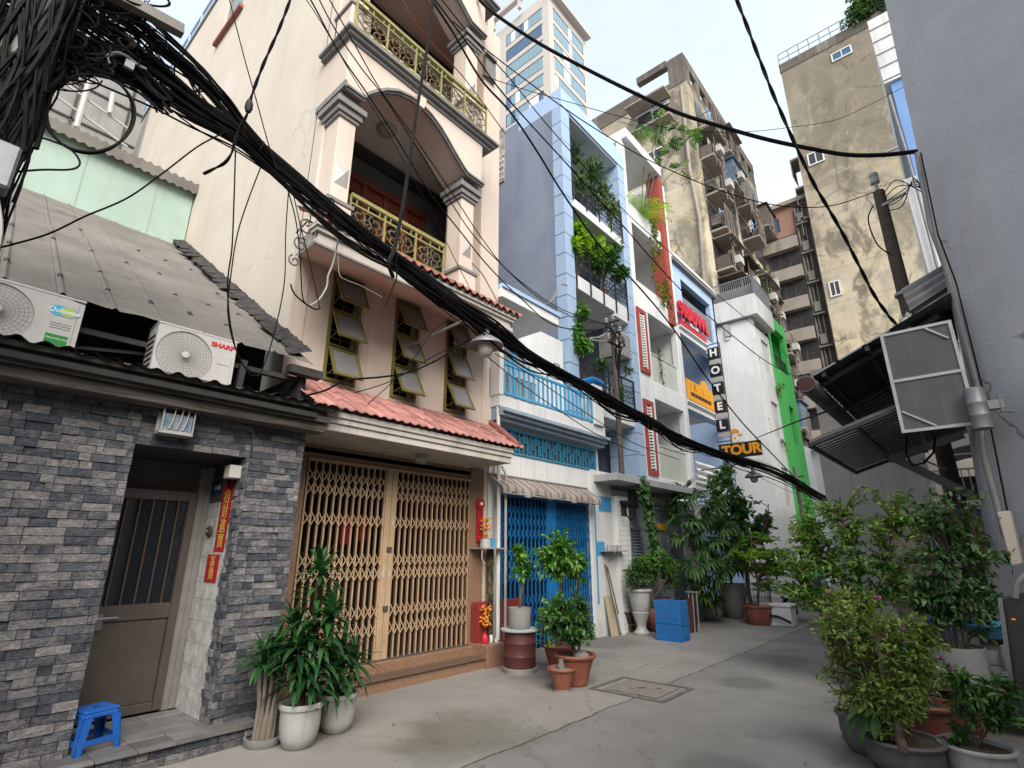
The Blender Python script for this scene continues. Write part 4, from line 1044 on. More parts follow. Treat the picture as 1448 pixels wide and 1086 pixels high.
# arched balconies, two storeys of the same make
def scroll(mb, cy, cz, r, turns, x, ph, sgn=1, rr=.009):
    pts = []
    n = int(22*turns)
    for k in range(n+1):
        t = k/n; a = ph + sgn*t*turns*2*math.pi
        pts.append((x, cy + r*(1-.8*t)*math.cos(a), cz + r*(1-.8*t)*math.sin(a)))
    mb.tube(pts, rr, 5)
BRONZE = mat('bronze_scroll', (.16,.135,.06), (.10,.085,.045), rough=.5)
def iron_rail(name, parent, x, ya, yb, za, zb, bays, seed):
    r = random.Random(seed); m = MB()
    m.bar((x, ya, zb), (x, yb, zb), .05, .06); m.bar((x, ya, zb-.13), (x, yb, zb-.13), .025)
    m.bar((x, ya, za+.03), (x, yb, za+.03), .025); m.bar((x, ya, za+.13), (x, yb, za+.13), .02)
    for k in range(bays+1):
        y = ya + (yb-ya)*k/bays; m.bar((x, y, za), (x, y, zb), .028)
    for k in range(bays*3):
        y = ya + (yb-ya)*(k+.5)/(bays*3); m.bar((x, y, zb-.13), (x, y, zb), .016); m.bar((x, y, za+.03), (x, y, za+.13), .016)
    top = m.build(name, K['olive_rail'], parent)
    s = MB(); h = zb-.13-za-.13; zc = (zb-.13+za+.13)/2
    for k in range(bays):
        y0 = ya + (yb-ya)*k/bays; wd = (yb-ya)/bays; yc = y0+wd/2
        for sg in (-1,1):
            scroll(s, yc+sg*wd*.24, zc+h*.16, wd*.22, 1.3, x, math.pi/2+r.random(), sg)
            scroll(s, yc+sg*wd*.2, zc-h*.22, wd*.17, 1.2, x, -math.pi/2+r.random(), -sg)
            pts = [(x, yc + sg*wd*.46*math.sin(t*math.pi*1.1), za+.13 + h*t) for t in [i/10 for i in range(11)]]
            s.tube(pts, .009, 5)
        scroll(s, yc, zc, wd*.12, 1.0, x, 0)
    s.build('scrollwork', BRONZE, top)
ARCH = [(2.80,7.60),(3.10,7.60),(3.16,7.72),(3.28,7.86),(3.45,8.03),(3.65,8.17),(3.88,8.25),(4.08,8.26),(4.30,8.21),(4.52,8.09),(4.70,7.95),(4.87,7.80),(5.02,7.68),(5.14,7.60),(5.54,7.60)]
def storey(dz, rail, top_slab=True):
    # front panel over the arch
    b = MB()
    zt = 8.60 + dz
    for (ya, za), (yb, zb) in zip(ARCH, ARCH[1:]):
        za2, zb2 = za + dz + .14, zb + dz + .14
        vs = [(-5.5,ya,za2),(-5.5,yb,zb2),(-5.5,yb,zt),(-5.5,ya,zt),(-6.05,ya,za2),(-6.05,yb,zb2),(-6.05,yb,zt),(-6.05,ya,zt)]
        fs = [(0,1,2,3),(7,6,5,4),(4,5,1,0)]
        b.add(vs, fs, 0, .5)
    b.add([(-5.5,2.8,7.74+dz),(-5.5,2.8,zt),(-6.2,2.8,zt),(-6.2,2.8,7.74+dz)], [(0,1,2,3)])
    b.add([(-5.5,5.54,7.74+dz),(-5.5,5.54,zt),(-6.2,5.54,zt),(-6.2,5.54,7.74+dz)], [(3,2,1,0)])
    b.build('arch_panel', K['cream_front'], CH)
    # moulding that follows the arch
    b = MB()
    for off, pr, th in ((0, .05, .035), (.035, .08, .03), (.065, .035, .055)):
        for (ya, za), (yb, zb) in zip(ARCH, ARCH[1:]):
            z0, z1 = za+dz+.09+off, zb+dz+.09+off
            vs = [(-5.5,ya,z0),(-5.5,yb,z1),(-5.5,yb,z1+th),(-5.5,ya,z0+th),(-5.5+pr,ya,z0),(-5.5+pr,yb,z1),(-5.5+pr,yb,z1+th),(-5.5+pr,ya,z0+th)]
            fs = [(4,5,6,7),(0,1,5,4),(3,7,6,2)]
            if ya == 2.80: fs.append((0,4,7,3))
            if yb == 5.54: fs.append((1,2,6,5))
            b.add(vs, fs, 0, .5)
    b.box(-6.2, -5.42, 2.765, 2.80, 7.70+dz, 7.80+dz)
    b.build('arch_moulding', K['trim_grey'], CH)
    b = MB(); b.prism_x([(4.02,8.30+dz),(4.12,8.30+dz),(4.16,8.52+dz),(3.98,8.52+dz)], -5.5, -5.40); b.build('keystone', K['cream_front'], CH, bevel=.006)
    # columns
    for ya, yb in ((2.84,3.10),(5.17,5.46)):
        b = MB(); b.box(-5.95, -5.6, ya, yb, 6.0+dz, 7.40+dz); b.box(-6.0,-5.55,ya-.04,yb+.04,5.55+dz,5.94+dz)
        col = b.build('column', K['cream_front'], CH, bevel=.008)
        m = MB()
        for z0, z1, e in ((7.34,7.40,.03),(7.40,7.50,.06),(7.50,7.60,.10),(7.60,7.70,.05)): m.box(-5.95-e, -5.6+e, ya-e, yb+e, z0+dz, z1+dz)
        m.build('capital', K['trim_grey'], col, bevel=.006)
        m = MB(); m.box(-6.02, -5.53, ya-.07, yb+.07, 5.94+dz, 6.0+dz); m.build('pedestal_cap', K['trim_grey'], col, bevel=.006)
        yc = (ya+yb)/2; z = 6.42+dz
        p = MB(); p.add([(-5.599,yc-.10,z-.16),(-5.599,yc+.10,z-.16),(-5.599,yc+.10,z+.16),(-5.599,yc-.10,z+.16),(-5.54,yc,z)], [(0,1,4),(1,2,4),(2,3,4),(3,0,4)])
        p.build('diamond_boss', K['ac'], col)
    # right-hand pilaster wall
    b = MB(); b.box(-6.4, -6.0, 6.05, 6.54, 5.6+dz, 9.04+dz); b.box(-6.4, -6.2, 5.54, 6.05, 5.6+dz, 9.04+dz)
    b.build('pilaster', K['cream_front'], CH)
    b = MB(); b.box(-6.22,-5.96,2.80,2.85,5.5+dz,7.76+dz); b.box(-6.4,-6.2,2.98,3.06,5.6+dz,9.04+dz); b.build('side_return', K['cream_front'], CH)
    # back wall of the balcony with red-brown doors, ceiling, floor
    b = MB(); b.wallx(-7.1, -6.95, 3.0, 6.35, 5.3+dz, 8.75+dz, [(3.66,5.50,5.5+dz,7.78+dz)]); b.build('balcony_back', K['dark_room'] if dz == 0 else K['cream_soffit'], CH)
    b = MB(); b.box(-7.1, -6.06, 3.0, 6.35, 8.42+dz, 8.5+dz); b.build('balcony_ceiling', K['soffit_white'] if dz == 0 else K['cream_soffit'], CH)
    b = MB(); b.box(-7.1, -5.5, 3.0, 5.54, 5.42+dz, 5.56+dz); b.build('balcony_floor', K['fascia_cream'], CH)
    b = MB()
    b.box(-7.12, -6.92, 3.66, 5.50, 7.66+dz, 7.78+dz)
    for y in (3.66, 4.10, 4.54, 4.98, 5.42): b.box(-7.10, -6.94, y, y+.08, 5.5+dz, 7.66+dz)
    for y in (3.74, 4.18, 4.62, 5.06):
        b.box(-7.08, -6.98, y, y+.36, 5.5+dz, 6.35+dz); b.box(-7.08, -6.98, y, y+.36, 7.46+dz, 7.66+dz); b.box(-7.08,-6.98,y,y+.06,6.35+dz,7.46+dz); b.box(-7.08,-6.98,y+.30,y+.36,6.35+dz,7.46+dz); b.box(-7.08,-6.98,y+.06,y+.30,6.88+dz,6.94+dz)
    dr = b.build('balcony_door', K['redwood'], CH, bevel=.005)
    b = MB()
    for y in (3.74, 4.18, 4.62, 5.06): b.box(-7.05, -7.03, y+.06, y+.30, 6.35+dz, 7.46+dz)
    b.build('door_pane', K['glass_dark'], dr)
    b = MB(); b.box(-6.95, -6.90, 3.0, 6.35, 8.12+dz, 8.30+dz); b.build('dark_band', K['black'], CH)
    b = MB(); b.box(-6.95,-6.92,3.30,3.48,7.5+dz,7.8+dz); b.box(-6.92,-6.915,3.34,3.44,7.56+dz,7.74+dz,1); b.build('wall_shrine', [K['fascia_cream'], K['red_board']], CH)
    b = MB(); b.lathe([(0,0),(.10,.0),(.155,.03),(.17,.07),(.17,.10)], (-6.3, 4.05, 8.32+dz), 24); b.build('ceiling_light', K['lamp_glass'], CH, smooth=True)
    if top_slab:
        b = MB()
        for x1, z0, z1 in ((-5.47,8.60,8.66),(-5.41,8.66,8.71),(-5.36,8.71,8.76)): b.box(-6.2, x1, 2.80-(x1+5.47), 5.74+(x1+5.47), z0+dz, z1+dz)
        b.build('slab_moulding', K['trim_grey'], CH, bevel=.004)
storey(0, True); storey(3.44, True)
iron_rail('balcony_rail', CH, -5.78, 3.24, 4.98, 5.72, 6.37, 3, 2)
iron_rail('balcony_rail', CH, -5.48, 2.84, 5.60, 8.79, 9.50, 5, 5)
b = MB(); b.wallx(-5.62,-5.5,2.8,5.54,12.04,13.6); b.build('upper_parapet', K['cream_front'], CH)
b = MB(); b.box(-6.0,-5.92,6.02,6.32,11.0,11.5); b.box(-5.98,-5.86,6.0,6.3,11.5,11.56); b.build('wall_bracket', K['trim_grey'], CH)
# scroll bracket at the canopy's near end
b = MB()
for k, r_ in enumerate((.13,.1,.08)): scroll(b, 2.55+.02*k, 5.35-.16*k, r_, 1.3, -5.5-.15*k, k, 1, .012)
b.tube([(-5.2,2.5,5.1),(-5.5,2.55,5.45),(-6.15,2.72,5.65)], .012, 6); b.build('scroll_bracket', mat('dusty_iron', (.22,.2,.18), (.12,.11,.10), scale=12), CH)

# ground floor: granite surround, steps, gate
b = MB(); b.wallx(-6.36, -6.2, Y0+.2, Y1-.18, 2.72, 3.3); b.box(-6.36,-6.17,6.12,6.42,.27,2.93); b.box(-6.36,-6.19,2.84,3.28,.0,2.72)
b.build('granite_surround', K['granite'], CH, bevel=.004)
b = MB(); b.box(-6.6, -6.06, 2.86, 6.44, -.02, .27); b.box(-6.06, -5.82, 2.86, 6.12, -.02, .125); b.box(-6.3,-5.76,6.12,6.56,-.02,.30)
b.build('step', K['granite'], CH, bevel=.006)
b = MB(); b.box(-6.07, -5.79, 2.86, 6.12, .126, .152); b.build('step_nosing', K['granite_dark'], CH, bevel=.005)
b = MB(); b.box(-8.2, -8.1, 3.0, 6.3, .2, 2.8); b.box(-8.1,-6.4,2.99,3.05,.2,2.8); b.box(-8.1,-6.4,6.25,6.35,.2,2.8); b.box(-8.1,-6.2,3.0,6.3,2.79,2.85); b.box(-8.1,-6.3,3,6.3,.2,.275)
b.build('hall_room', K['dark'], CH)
for ya_,yb_,za_,zb_ in ((4.25,4.4,1.7,2.1),(4.55,4.66,1.75,2.12),(5.05,5.1,1.8,2.0)):
    b = MB(); b.box(-6.9,-6.85,ya_,yb_,za_,zb_); b.build('hall_hanging', K['red_paper'], CH)
def folding_gate(parent, x, ya, yb, z0, z1, nb, matl, rows, pitch_h, barw=.020, name='gate_leaf', rear=None):
    """vertical channels with rows of scissor lattice between them"""
    m = MB(); st = (yb-ya)/nb
    for k in range(nb+1):
        y = ya + st*k
        m.box(x-.004, x+.008, y-barw/2, y+barw/2, z0, z1, 0)
        if rear: m.box(x-.034, x-.004, y-barw/2, y-barw*.2, z0, z1, 1)
    for zc in rows:
        for k in range(nb):
            y = ya + st*k
            m.bar((x+.016, y, zc-pitch_h), (x+.016, y+st, zc+pitch_h), .012, .005, up=(1,0,0)); m.bar((x+.020, y, zc+pitch_h), (x+.020, y+st, zc-pitch_h), .012, .005, up=(1,0,0))
    return m.build(name, [matl, rear] if rear else matl, parent)
gate = MB(); gate.box(-6.235, -6.16, 3.28, 6.12, 2.685, 2.72); 
gate = gate.build('folding_gate', K['gate_tan'], CH)
m = MB(); m.box(-6.24,-6.15,3.28,6.12,.271,.285); m.build('gate_track', K['rust'], gate)
REAR = mat('brown_channel_side', (.17,.085,.05), (.12,.06,.036), rough=.6, scale=4)
rowsA = (2.34,2.16,1.80,1.12,.92,.53)
folding_gate(gate, -6.19, 3.30, 4.46, .285, 2.685, 12, K['gate_tan'], (2.51,2.345,1.985,1.49,1.32,.86,.64), .078, rear=REAR)
folding_gate(gate, -6.19, 4.66, 6.10, .285, 2.685, 15, K['gate_tan'], (2.51,2.345,1.985,1.49,1.32,.86,.64), .078, rear=REAR)
for ya_, yb_ in ((4.47,4.557),(4.565,4.65)):
    m = MB(); m.box(-6.22,-6.155,ya_,yb_,.285,2.685); m.build('gate_stile', K['gate_tan'], gate, bevel=.004)
for zl in (1.60,.86):
    m = MB(); m.box(-6.154,-6.13,4.53,4.60,zl,zl+.06); m.build('gate_lock', K['rust'], gate)
m = MB()
for y, z, c in ((4.50,1.28,0),(4.60,1.28,0),(4.51,1.35,0),(4.60,1.95,0)): m.box(-6.1545,-6.153,y-.012,y+.012,z,z+.07)
m.build('sticker', K['ac'], gate)
b = MB(); b.lathe([(0,0),(.10,0),(.12,.05),(.09,.12),(.0,.12)], (-5.75,4.72,2.78), 4); b.build('porch_light', K['lamp_glass'], CH)
# ------------------------------------------------------------------ blue-gated house
BG = thing('blue_gate_house', (-6.2, 8.3, 0), 'low white house with a blue folding gate, striped valance and sky blue balcony rail', 'house')
b = MB()
b.wallx(-6.4, -6.2, 6.56, 10.1, 0, 4.25, [(6.86,9.62,.0,2.56),(6.86,9.98,3.28,3.74)])
b.box(-6.4,-6.12,9.68,10.45,0,3.28)
b.build('front_wall', K['white_old'], BG)
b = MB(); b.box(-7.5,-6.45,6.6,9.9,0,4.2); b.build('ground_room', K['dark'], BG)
b = MB(); b.box(-6.199,-6.193,6.56,9.7,2.84,3.26)
for k in range(8): b.box(-6.194,-6.1925,6.6+k*.4,6.603+k*.4,2.84,3.26,1)
b.build('wall_tile', [K['white'], K['groove']], BG)
gt = MB(); gt.box(-6.235,-6.17,6.86,9.62,2.52,2.56); gt = gt.build('folding_gate', K['blue_gate'], BG)
m = MB(); m.box(-6.24,-6.16,8.15,8.42,.02,2.519); m.build('gate_stile', K['blue_gate'], gt, bevel=.005)
folding_gate(gt, -6.2, 6.90, 8.15, .04, 2.52, 11, K['blue_gate'], [2.3,2.1,1.9,1.58,1.38,1.18,.80,.60,.40], .095, .024)
folding_gate(gt, -6.2, 8.42, 9.60, .04, 2.52, 14, K['blue_gate'], [2.3,2.1,1.9,1.58,1.38,1.18,.80,.60,.40], .095, .022)
gp = MB(); gp.box(-6.30,-6.27,6.88,9.6,.04,2.5); gp.build('gate_backing', mat('gap_shade_blue', (.002,.012,.035), (.002,.008,.025), rough=.6, scale=8), gt)  # sheet coloured near-black to stand in for shade in the gate's gaps
# valance
b = MB()
def val(a, t):
    y = 6.54 + a*2.98
    dpt = .34 + .035*math.sin(y*9) + .02*mnoise.noise(Vector((y*5,0,3)))
    x = -6.19 + .36*min(1, t*1.5) + .015*math.sin(y*14+1)*t
    return (x, y, 2.86 - dpt*t - .0)
b.grid(val, 150, 8); v = b.build('valance', K['canvas'], BG, smooth=True)
b = MB()
for k in range(15):
    y0 = 6.62+k*.2; a0 = (y0-6.54)/2.98; a1 = (y0+.055-6.54)/2.98
    def st(a, t, a0=a0, a1=a1):
        p = val(a0+(a1-a0)*a, t); return (p[0]+.004, p[1], p[2]+.003)
    b.grid(st, 2, 8)
b.build('valance_stripe', mat('brown_canvas_stripe', (.24,.175,.14), (.19,.14,.115), rough=.9, scale=6), v)
b = MB(); b.tube([(-6.17,6.5,2.87),(-6.17,9.56,2.87)], .02, 6); b.tube([(-5.83,6.52,2.52),(-5.83,9.5,2.52)], .012, 6); b.build('valance_pole', K['alu'], v)
# blue lattice grille over the gate
b = MB(); b.box(-6.23,-6.17,6.86,9.98,3.28,3.315); b.box(-6.23,-6.17,6.86,9.98,3.705,3.74); b.box(-6.23,-6.17,6.86,6.9,3.315,3.705); b.box(-6.23,-6.17,9.94,9.98,3.315,3.705)
for k in range(26):
    y = 6.9+k*.117; b.box(-6.21,-6.19,y,y+.014,3.315,3.705)
    z = 3.36+ (k%3)*.09; b.box(-6.208,-6.192,y,y+.117,z,z+.014); b.box(-6.208,-6.192,y,y+.117,z+.16,z+.174)
    b.box(-6.209,-6.191,y+.05,y+.064,z,z+.16)
b.build('blue_grille', K['blue_grille'], BG)
b = MB(); b.box(-6.26,-6.24,6.88,9.96,3.3,3.72); b.build('grille_glass', mat('grey_blue_pane', (.05,.07,.085), (.09,.105,.115), scale=6, rough=.3), BG)
# cornice and balcony
b = MB()
for x1, z0, z1 in ((-6.02,3.80,3.87),(-5.93,3.87,3.93),(-5.86,3.93,4.0),(-5.97,4.0,4.04)): b.box(-6.4, x1, 6.60, 10.12, z0, z1)
b.build('cornice', K['cornice_blue'], BG, bevel=.006)
b = MB(); b.box(-7.2, -5.98, 6.58, 10.1, 4.041, 4.24); b.build('balcony_slab', K['white_old'], BG)
b = MB()
b.bar((-5.99,6.7,4.86),(-5.99,9.6,4.86),.05,.045); b.bar((-5.99,6.7,4.30),(-5.99,9.6,4.30),.05,.045)
for k in range(21):
    y = 6.7+k*.145; b.bar((-5.99,y,4.28),(-5.99,y,4.98 if k%4==1 else 4.86),.03)
b.bar((-5.99,6.98,4.3),(-5.99,6.98,5.25),.045); b.bar((-5.99,7.25,4.86),(-5.99,7.25,5.2),.03); b.bar((-5.99,6.7,5.2),(-5.99,7.25,5.2),.03)
b.build('balcony_rail', K['blue_rail'], BG)
b = MB()
b.box(-6.2,-5.96,6.56,6.67,4.24,5.3); b.build('balcony_pier', K['white_old'], BG, bevel=.008)
b = MB(); b.box(-6.25,-5.92,9.62,9.98,4.24,5.16)
pl = b.build('balcony_pier', K['white_old'], BG, bevel=.008)
b = MB(); b.lathe([(.24,0),(.3,.06),(.3,.12),(.21,.18),(0,.22)], (-6.085,9.8,5.16), 4); b.v = [(-6.085+((x+6.085)*.7-(y-9.8)*.7), 9.8+((x+6.085)*.7+(y-9.8)*.7), z) for x,y,z in b.v]
b.build('pier_cap', K['blue_gate'], pl)
# upper storey set back
b = MB(); b.wallx(-7.4,-7.2,6.56,10.3,4.2,6.7,[(7.0,7.75,5.45,5.8),(6.75,9.2,4.25,5.3)]); b.build('upper_wall', K['white'], BG)
b = MB(); b.box(-7.5,-7.42,6.6,10.2,4.2,6.0); b.build('upper_room', K['dark'], BG)
b = MB()
for k in range(5): b.bar((-7.19,7.0,5.49+k*.07),(-7.19,7.75,5.49+k*.07),.10,.012)
b.build('vent_louvre', K['white'], BG)
b = MB(); b.box(-7.3,-7.22,6.8,9.15,4.25,5.28)
for k in range(9): b.box(-7.22,-7.2,6.8+k*.27,6.86+k*.27,4.25,5.28,1)
b.build('shutter', [K['ac'], K['trim_grey']], BG)
b = MB(); b.box(-7.4,-5.92,6.56,8.35,6.13,6.32); b.build('upper_canopy', K['white'], BG, bevel=.006)
b = MB(); b.box(-7.4,-5.88,6.56,8.40,6.321,6.40); b.build('canopy_edge', K['pale_blue'], BG)
# downpipes and blue panels
b = MB(); b.tube([(-6.02,6.62,.3),(-6.02,6.62,3.0),(-6.05,6.62,4.1)], .035, 10); b.build('downpipe', K['white_old'], BG, smooth=True)
b = MB(); b.tube([(-5.97,6.74,.3),(-5.97,6.74,2.85),(-6.05,6.74,3.0)], .022, 8); b.build('downpipe', K['alu'], BG, smooth=True)
b = MB(); b.box(-6.119,-6.112,9.9,10.42,2.42,2.74); b.box(-6.119,-6.112,9.72,10.05,1.52,1.8); b.box(-6.119,-6.11,9.7,9.75,.6,2.6)
b.build('blue_panel', K['blue_rail'], BG)
t = thing('red_board', (-6.05, 6.95, .05), 'red painted board leaning at the foot of the blue gate', 'board')
b = MB(); b.box(-6.12,-6.06,6.72,7.28,.03,.86); b.build('panel', K['red_board'], t, bevel=.006)
for ya_ in (6.719,7.251):
    b = MB(); b.box(-6.125,-6.055,ya_,ya_+.03,.03,.862); b.build('batten', K['rust'], t)

# house-front shrines between the cream house and the blue gate
t = thing('hanging_charm', (-6.0, 6.3, 1.9), 'red hanging charm with a round knot on the cream house pillar', 'hanging charm')
b = MB(); b.box(-6.15,-6.13,6.24,6.36,1.75,2.42); b.build('ribbon', K['red_paper'], t)
b = MB(); b.lathe([(.0,0),(.085,.0),(.085,.02),(0,.03)], (0,0,0), 14); b.v = [(-6.13+z, 6.30+x, 2.34+y) for x,y,z in b.v]; b.build('knot', K['red_paper'], t)
b = MB(); b.lathe([(0,0),(.03,0),(.02,.02),(0,.02)], (0,0,0), 10); b.v = [(-6.10+z, 6.30+x, 2.34+y) for x,y,z in b.v]; b.build('medallion', K['white_plain'], t)
def garland(cen, n, r, parent, seed):
    q = random.Random(seed); b = MB()
    for k in range(n):
        p = Vector(cen) + Vector((q.uniform(-.05,.06), q.uniform(-r,r), q.uniform(-r*1.6,r*1.6)))
        b.lathe([(.0,0),(.016,.004),(.02,.014),(.012,.026),(0,.03)], p, 7, 0)
    b.tube([(cen[0],cen[1],cen[2]-r*1.8),(cen[0]+.01,cen[1],cen[2]+r*1.4)], .012, 5)
    b.build('marigolds', K['flower_or'], parent)
t = thing('incense_shelf', (-5.9, 6.33, 1.66), 'small wall shelf holding a white incense pot and orange flowers', 'incense shelf')
b = MB(); b.box(-6.15,-5.85,6.1,6.62,1.64,1.66); b.tube([(-5.9,6.12,1.64),(-5.88,6.1,1.50),(-5.86,6.12,1.42),(-5.86,6.16,1.44)], .008, 5); b.build('shelf_board', K['alu'], t)
b = MB(); b.lathe([(.085,0),(.09,.03),(.08,.13),(.09,.14),(.075,.14),(.07,.1),(0,.1)], (-6.0,6.3,1.66), 20); b.build('incense_pot', K['pot_white'], t, smooth=True)
b = MB(); b.box(-6.06,-5.98,6.43,6.5,1.66,1.80); b.build('offering_box', K['blue_rail'], t)
garland((-6.02,6.32,1.95), 40, .09, t, 3)
t = thing('ground_shrine', (-5.95, 6.38, .30), 'red ground shrine with orange flowers and a jug on the tiled block', 'shrine')
b = MB(); b.box(-6.14,-6.10,6.16,6.50,.30,.86); b.box(-6.10,-6.0,6.16,6.19,.30,.86); b.build('shrine_back', K['red_board'], t)
garland((-6.02,6.34,.66), 45, .085, t, 4)
b = MB(); b.lathe([(.04,0),(.055,.05),(.04,.11),(.025,.13),(.03,.15),(0,.15)], (-5.93,6.24,.30), 14); b.build('jug', K['red_letter'], t, smooth=True)
for x, y, h_ in ((-5.95,6.40,.07),(-5.9,6.46,.05),(-6.0,6.45,.09)):
    b = MB(); b.lathe([(.02,0),(.026,h_),(.02,h_),(0,h_)], (x,y,.301), 10); b.build('cup', K['white_plain'], t)
b = MB(); b.box(-6.13,-6.10,6.47,6.6,.3,1.64); 
b.build('stone_panel', mat('gold_black_stone', (.02,.02,.018), (.16,.12,.05), rough=.4, scale=16, contrast=2), BG)

# wall shelf with cups by the blue gate
t = thing('cup_shelf', (-5.98, 10.2, 1.62), 'small wall shelf with cups right of the blue gate', 'shelf')
b = MB(); b.box(-6.11,-5.86,9.85,10.55,1.60,1.62); b.bar((-6.1,10.2,1.42),(-5.9,10.2,1.6),.02); b.build('shelf_board', K['alu'], t)
for y in (10.0,10.12,10.22,10.42):
    b = MB(); b.lathe([(.04,0),(.05,.11),(.042,.11),(.035,.01),(0,.01)], (-5.98,y,1.621), 12); b.build('cup', K['pot_white'], t, smooth=True)
# boards and broom against the wall
t = thing('leaning_boards', (-6.0, 10.15, 0), 'pale boards and a mop leaning against the white wall', 'boards')
b = MB(); b.bar((-5.95,10.0,0),(-6.08,10.02,.74),.24,.025,up=(1,0,0)); b.build('board', K['ochre'], t)
b = MB(); b.bar((-5.92,10.3,0),(-6.07,10.31,.62),.12,.02,up=(1,0,0)); b.build('board', K['white_old'], t)
b = MB(); b.tube([(-5.9,9.98,.4),(-6.09,10.0,1.35)], .014, 6); b.tube([(-5.88,10.06,.4),(-6.09,10.08,1.3)], .014, 6); b.build('handle', K['bark'], t)

# ------------------------------------------------------------------ tall blue house
XB = -7.1
TB = thing('tall_blue_house', (XB, 12.2, 0), 'tall narrow blue house with plant-filled balconies and pale blue tiled pillars', 'house')
b = MB(); b.wally(10.4, 10.58, -17, XB, 0, 14.75, [(-11.2,-10.35,13.2,14.4)] if False else []); b.box(-17,-16.8,10.58,14.1,0,14.7); b.wally(14.0,14.15,-17,XB,0,14.7)
b.build('side_wall', K['blue_wall'], TB)
q0, q1 = atplan(690,196,(-8,10.39),(-9,10.39)), atplan(713,256,(-8,10.39),(-9,10.39))
b = MB(); b.box(q0.x, q1.x, 10.36, 10.40, q1.z, q0.z)
b.build('old_window_patch', mat('peeling_window', (.45,.40,.34), (.22,.20,.18), scale=5, contrast=2, spots=.5), TB)
b = MB()
for k in range(5): b.box(q0.x, q1.x, 10.345, 10.36, q1.z+.12+k*.22, q1.z+.17+k*.22)
b.build('window_bars', K['white_old'], TB)
# front pillars, clad in pale tile with open joints
for xa, ya, yb in ((XB-.3,10.39,10.82),(XB-.9,13.72,14.16)):
    b = MB(); z = 3.0
    while z < 14.2:
        b.box(xa, XB+.03, ya, yb, z+.010, z+.62); b.box(xa+.02, XB+.018, ya+.01, yb-.01, z+.62, z+.642, 1); z += .632
    b.build('pillar', [K['blue_tile'], K['groove']], TB)
b = MB(); b.box(XB-1.6, XB+.05, 10.395, 14.17, 14.35, 15.0); b.poly([(XB-1.6,10.42,14.34),(XB+.05,10.42,14.34),(XB+.05,14.1,14.34),(XB-1.6,14.1,14.34)]); b.build('roof_beam', K['pale_blue'], TB)
b = MB(); b.box(XB-1.9, XB-.0, 10.83, 13.71, 14.28, 14.345); b.build('roof_soffit', K['soffit_white'], TB)
FL = [(5.05, 5.45), (8.45, 8.86), (11.05, 11.35)]
for i, (za, zb) in enumerate(FL):
    b = MB(); b.box(XB-2.0, XB+(.02 if i else .0), 10.83, 13.71, za, zb)
    if i == 1: b.box(XB-.3, XB+.022, 12.9, 13.71, za-.12, za)
    b.build('balcony_slab', K['soffit_white'], TB, bevel=.006)
    b = MB(); zc = FL[i+1][0] if i < 2 else 14.28
    b.wallx(XB-2.1, XB-1.95, 10.6, 13.95, zb, zc, [(11.9,13.2,zb+.0,zb+2.1)]); b.build('balcony_back', K['pale_blue'] if i else K['white'], TB)
    b = MB(); b.box(XB-2.4,XB-2.2,10.6,13.9,zb,zc); b.build('balcony_room', K['dark'], TB)
    b = MB(); b.box(XB-2.15,XB-2.12,11.9,13.2,zb,zb+2.1)
    for y in (11.9,12.52,13.14): b.box(XB-2.12,XB-2.08,y,y+.06,zb,zb+2.1,1)
    b.build('balcony_door', [K['glass_dark'], K['white']], TB)
    h_ = .95
    b = MB()
    for k in range(5):
        y = 10.86+k*.705; b.bar((XB+.05,y,zb-.42 if i == 1 else zb-.1),(XB+.05,y,zb+h_),.035)
    b.bar((XB+.05,10.84,zb+h_),(XB+.05,13.7,zb+h_),.05,.04)
    for k in range(5): b.bar((XB+.05,10.84,zb+.1+k*.16),(XB+.05,13.7,zb+.1+k*.16),.016)
    rl = b.build('balcony_rail', K['black_iron'], TB)
    b = MB()
    for k in range(10):
        for sg in (-1,1): scroll(b, 10.95+k*.29, zb+.45+sg*.12, .145, 1.3, XB+.06, k, sg, .010)
    b.build('scrollwork', K['black_iron'], rl)
    for y in (11.2, 12.6):
        b = MB(); b.lathe([(.0,0),(.13,0),(.13,.05),(.10,.06),(0,.06)], (XB-.9,y,zc-.07 if i<2 else 14.2), 18); b.build('ceiling_light', K['black'], TB)
# forecourt gate of the tall house
GR_ = mat('tile_grout', (.33,.32,.30))
for ya, yb, zt_ in ((10.5,11.0,2.78),(14.0,14.75,2.7)):
    b = MB(); b.box(-6.25,-6.02,ya,yb,0,zt_)
    for k in range(26): b.box(-6.021,-6.0165,ya,yb,.06+k*.104,.065+k*.104,1)
    b.build('gate_pier', [K['white'], GR_], TB)
b = MB(); b.wallx(-6.3,-6.2,10.5,14.7,2.79,2.94); b.build('gate_lintel', K['white'], TB)
b = MB(); b.box(-7.1,-5.55,9.75,14.75,3.02,3.17); b.build('gate_canopy', K['conc_light'], TB, bevel=.006)
b = MB(); b.box(-6.2,-6.16,11.02,13.98,.02,2.68)
for y0, y1 in ((11.02,11.10),(11.78,11.86),(13.16,13.24),(13.90,13.98),(12.44,12.52)): b.box(-6.16,-6.11,y0,y1,.02,2.68)
for z in (.02,1.3,2.1,2.6): b.box(-6.16,-6.115,11.10,13.90,z,z+.07)
for y0, y1 in ((11.32,11.74),(13.28,13.62)):
    for k in range(30):
        z = .15+k*.066
        b.add([(-6.155,y0,z+.05),(-6.155,y1,z+.05),(-6.105,y1,z),(-6.105,y0,z)], [(0,1,2,3)])
b.build('forecourt_gate', K['gate_grey'], TB)
b = MB(); b.box(-6.115,-6.105,12.55,13.15,2.12,2.27); b.build('yellow_notice', K['yellow_sign'], TB)
b = MB(); b.box(-6.018,-6.008,10.66,10.9,2.36,2.66); b.build('brown_plaque', mat('brown_plaque', (.05,.035,.015), (.10,.075,.03), scale=25, contrast=2), TB)
b = MB()
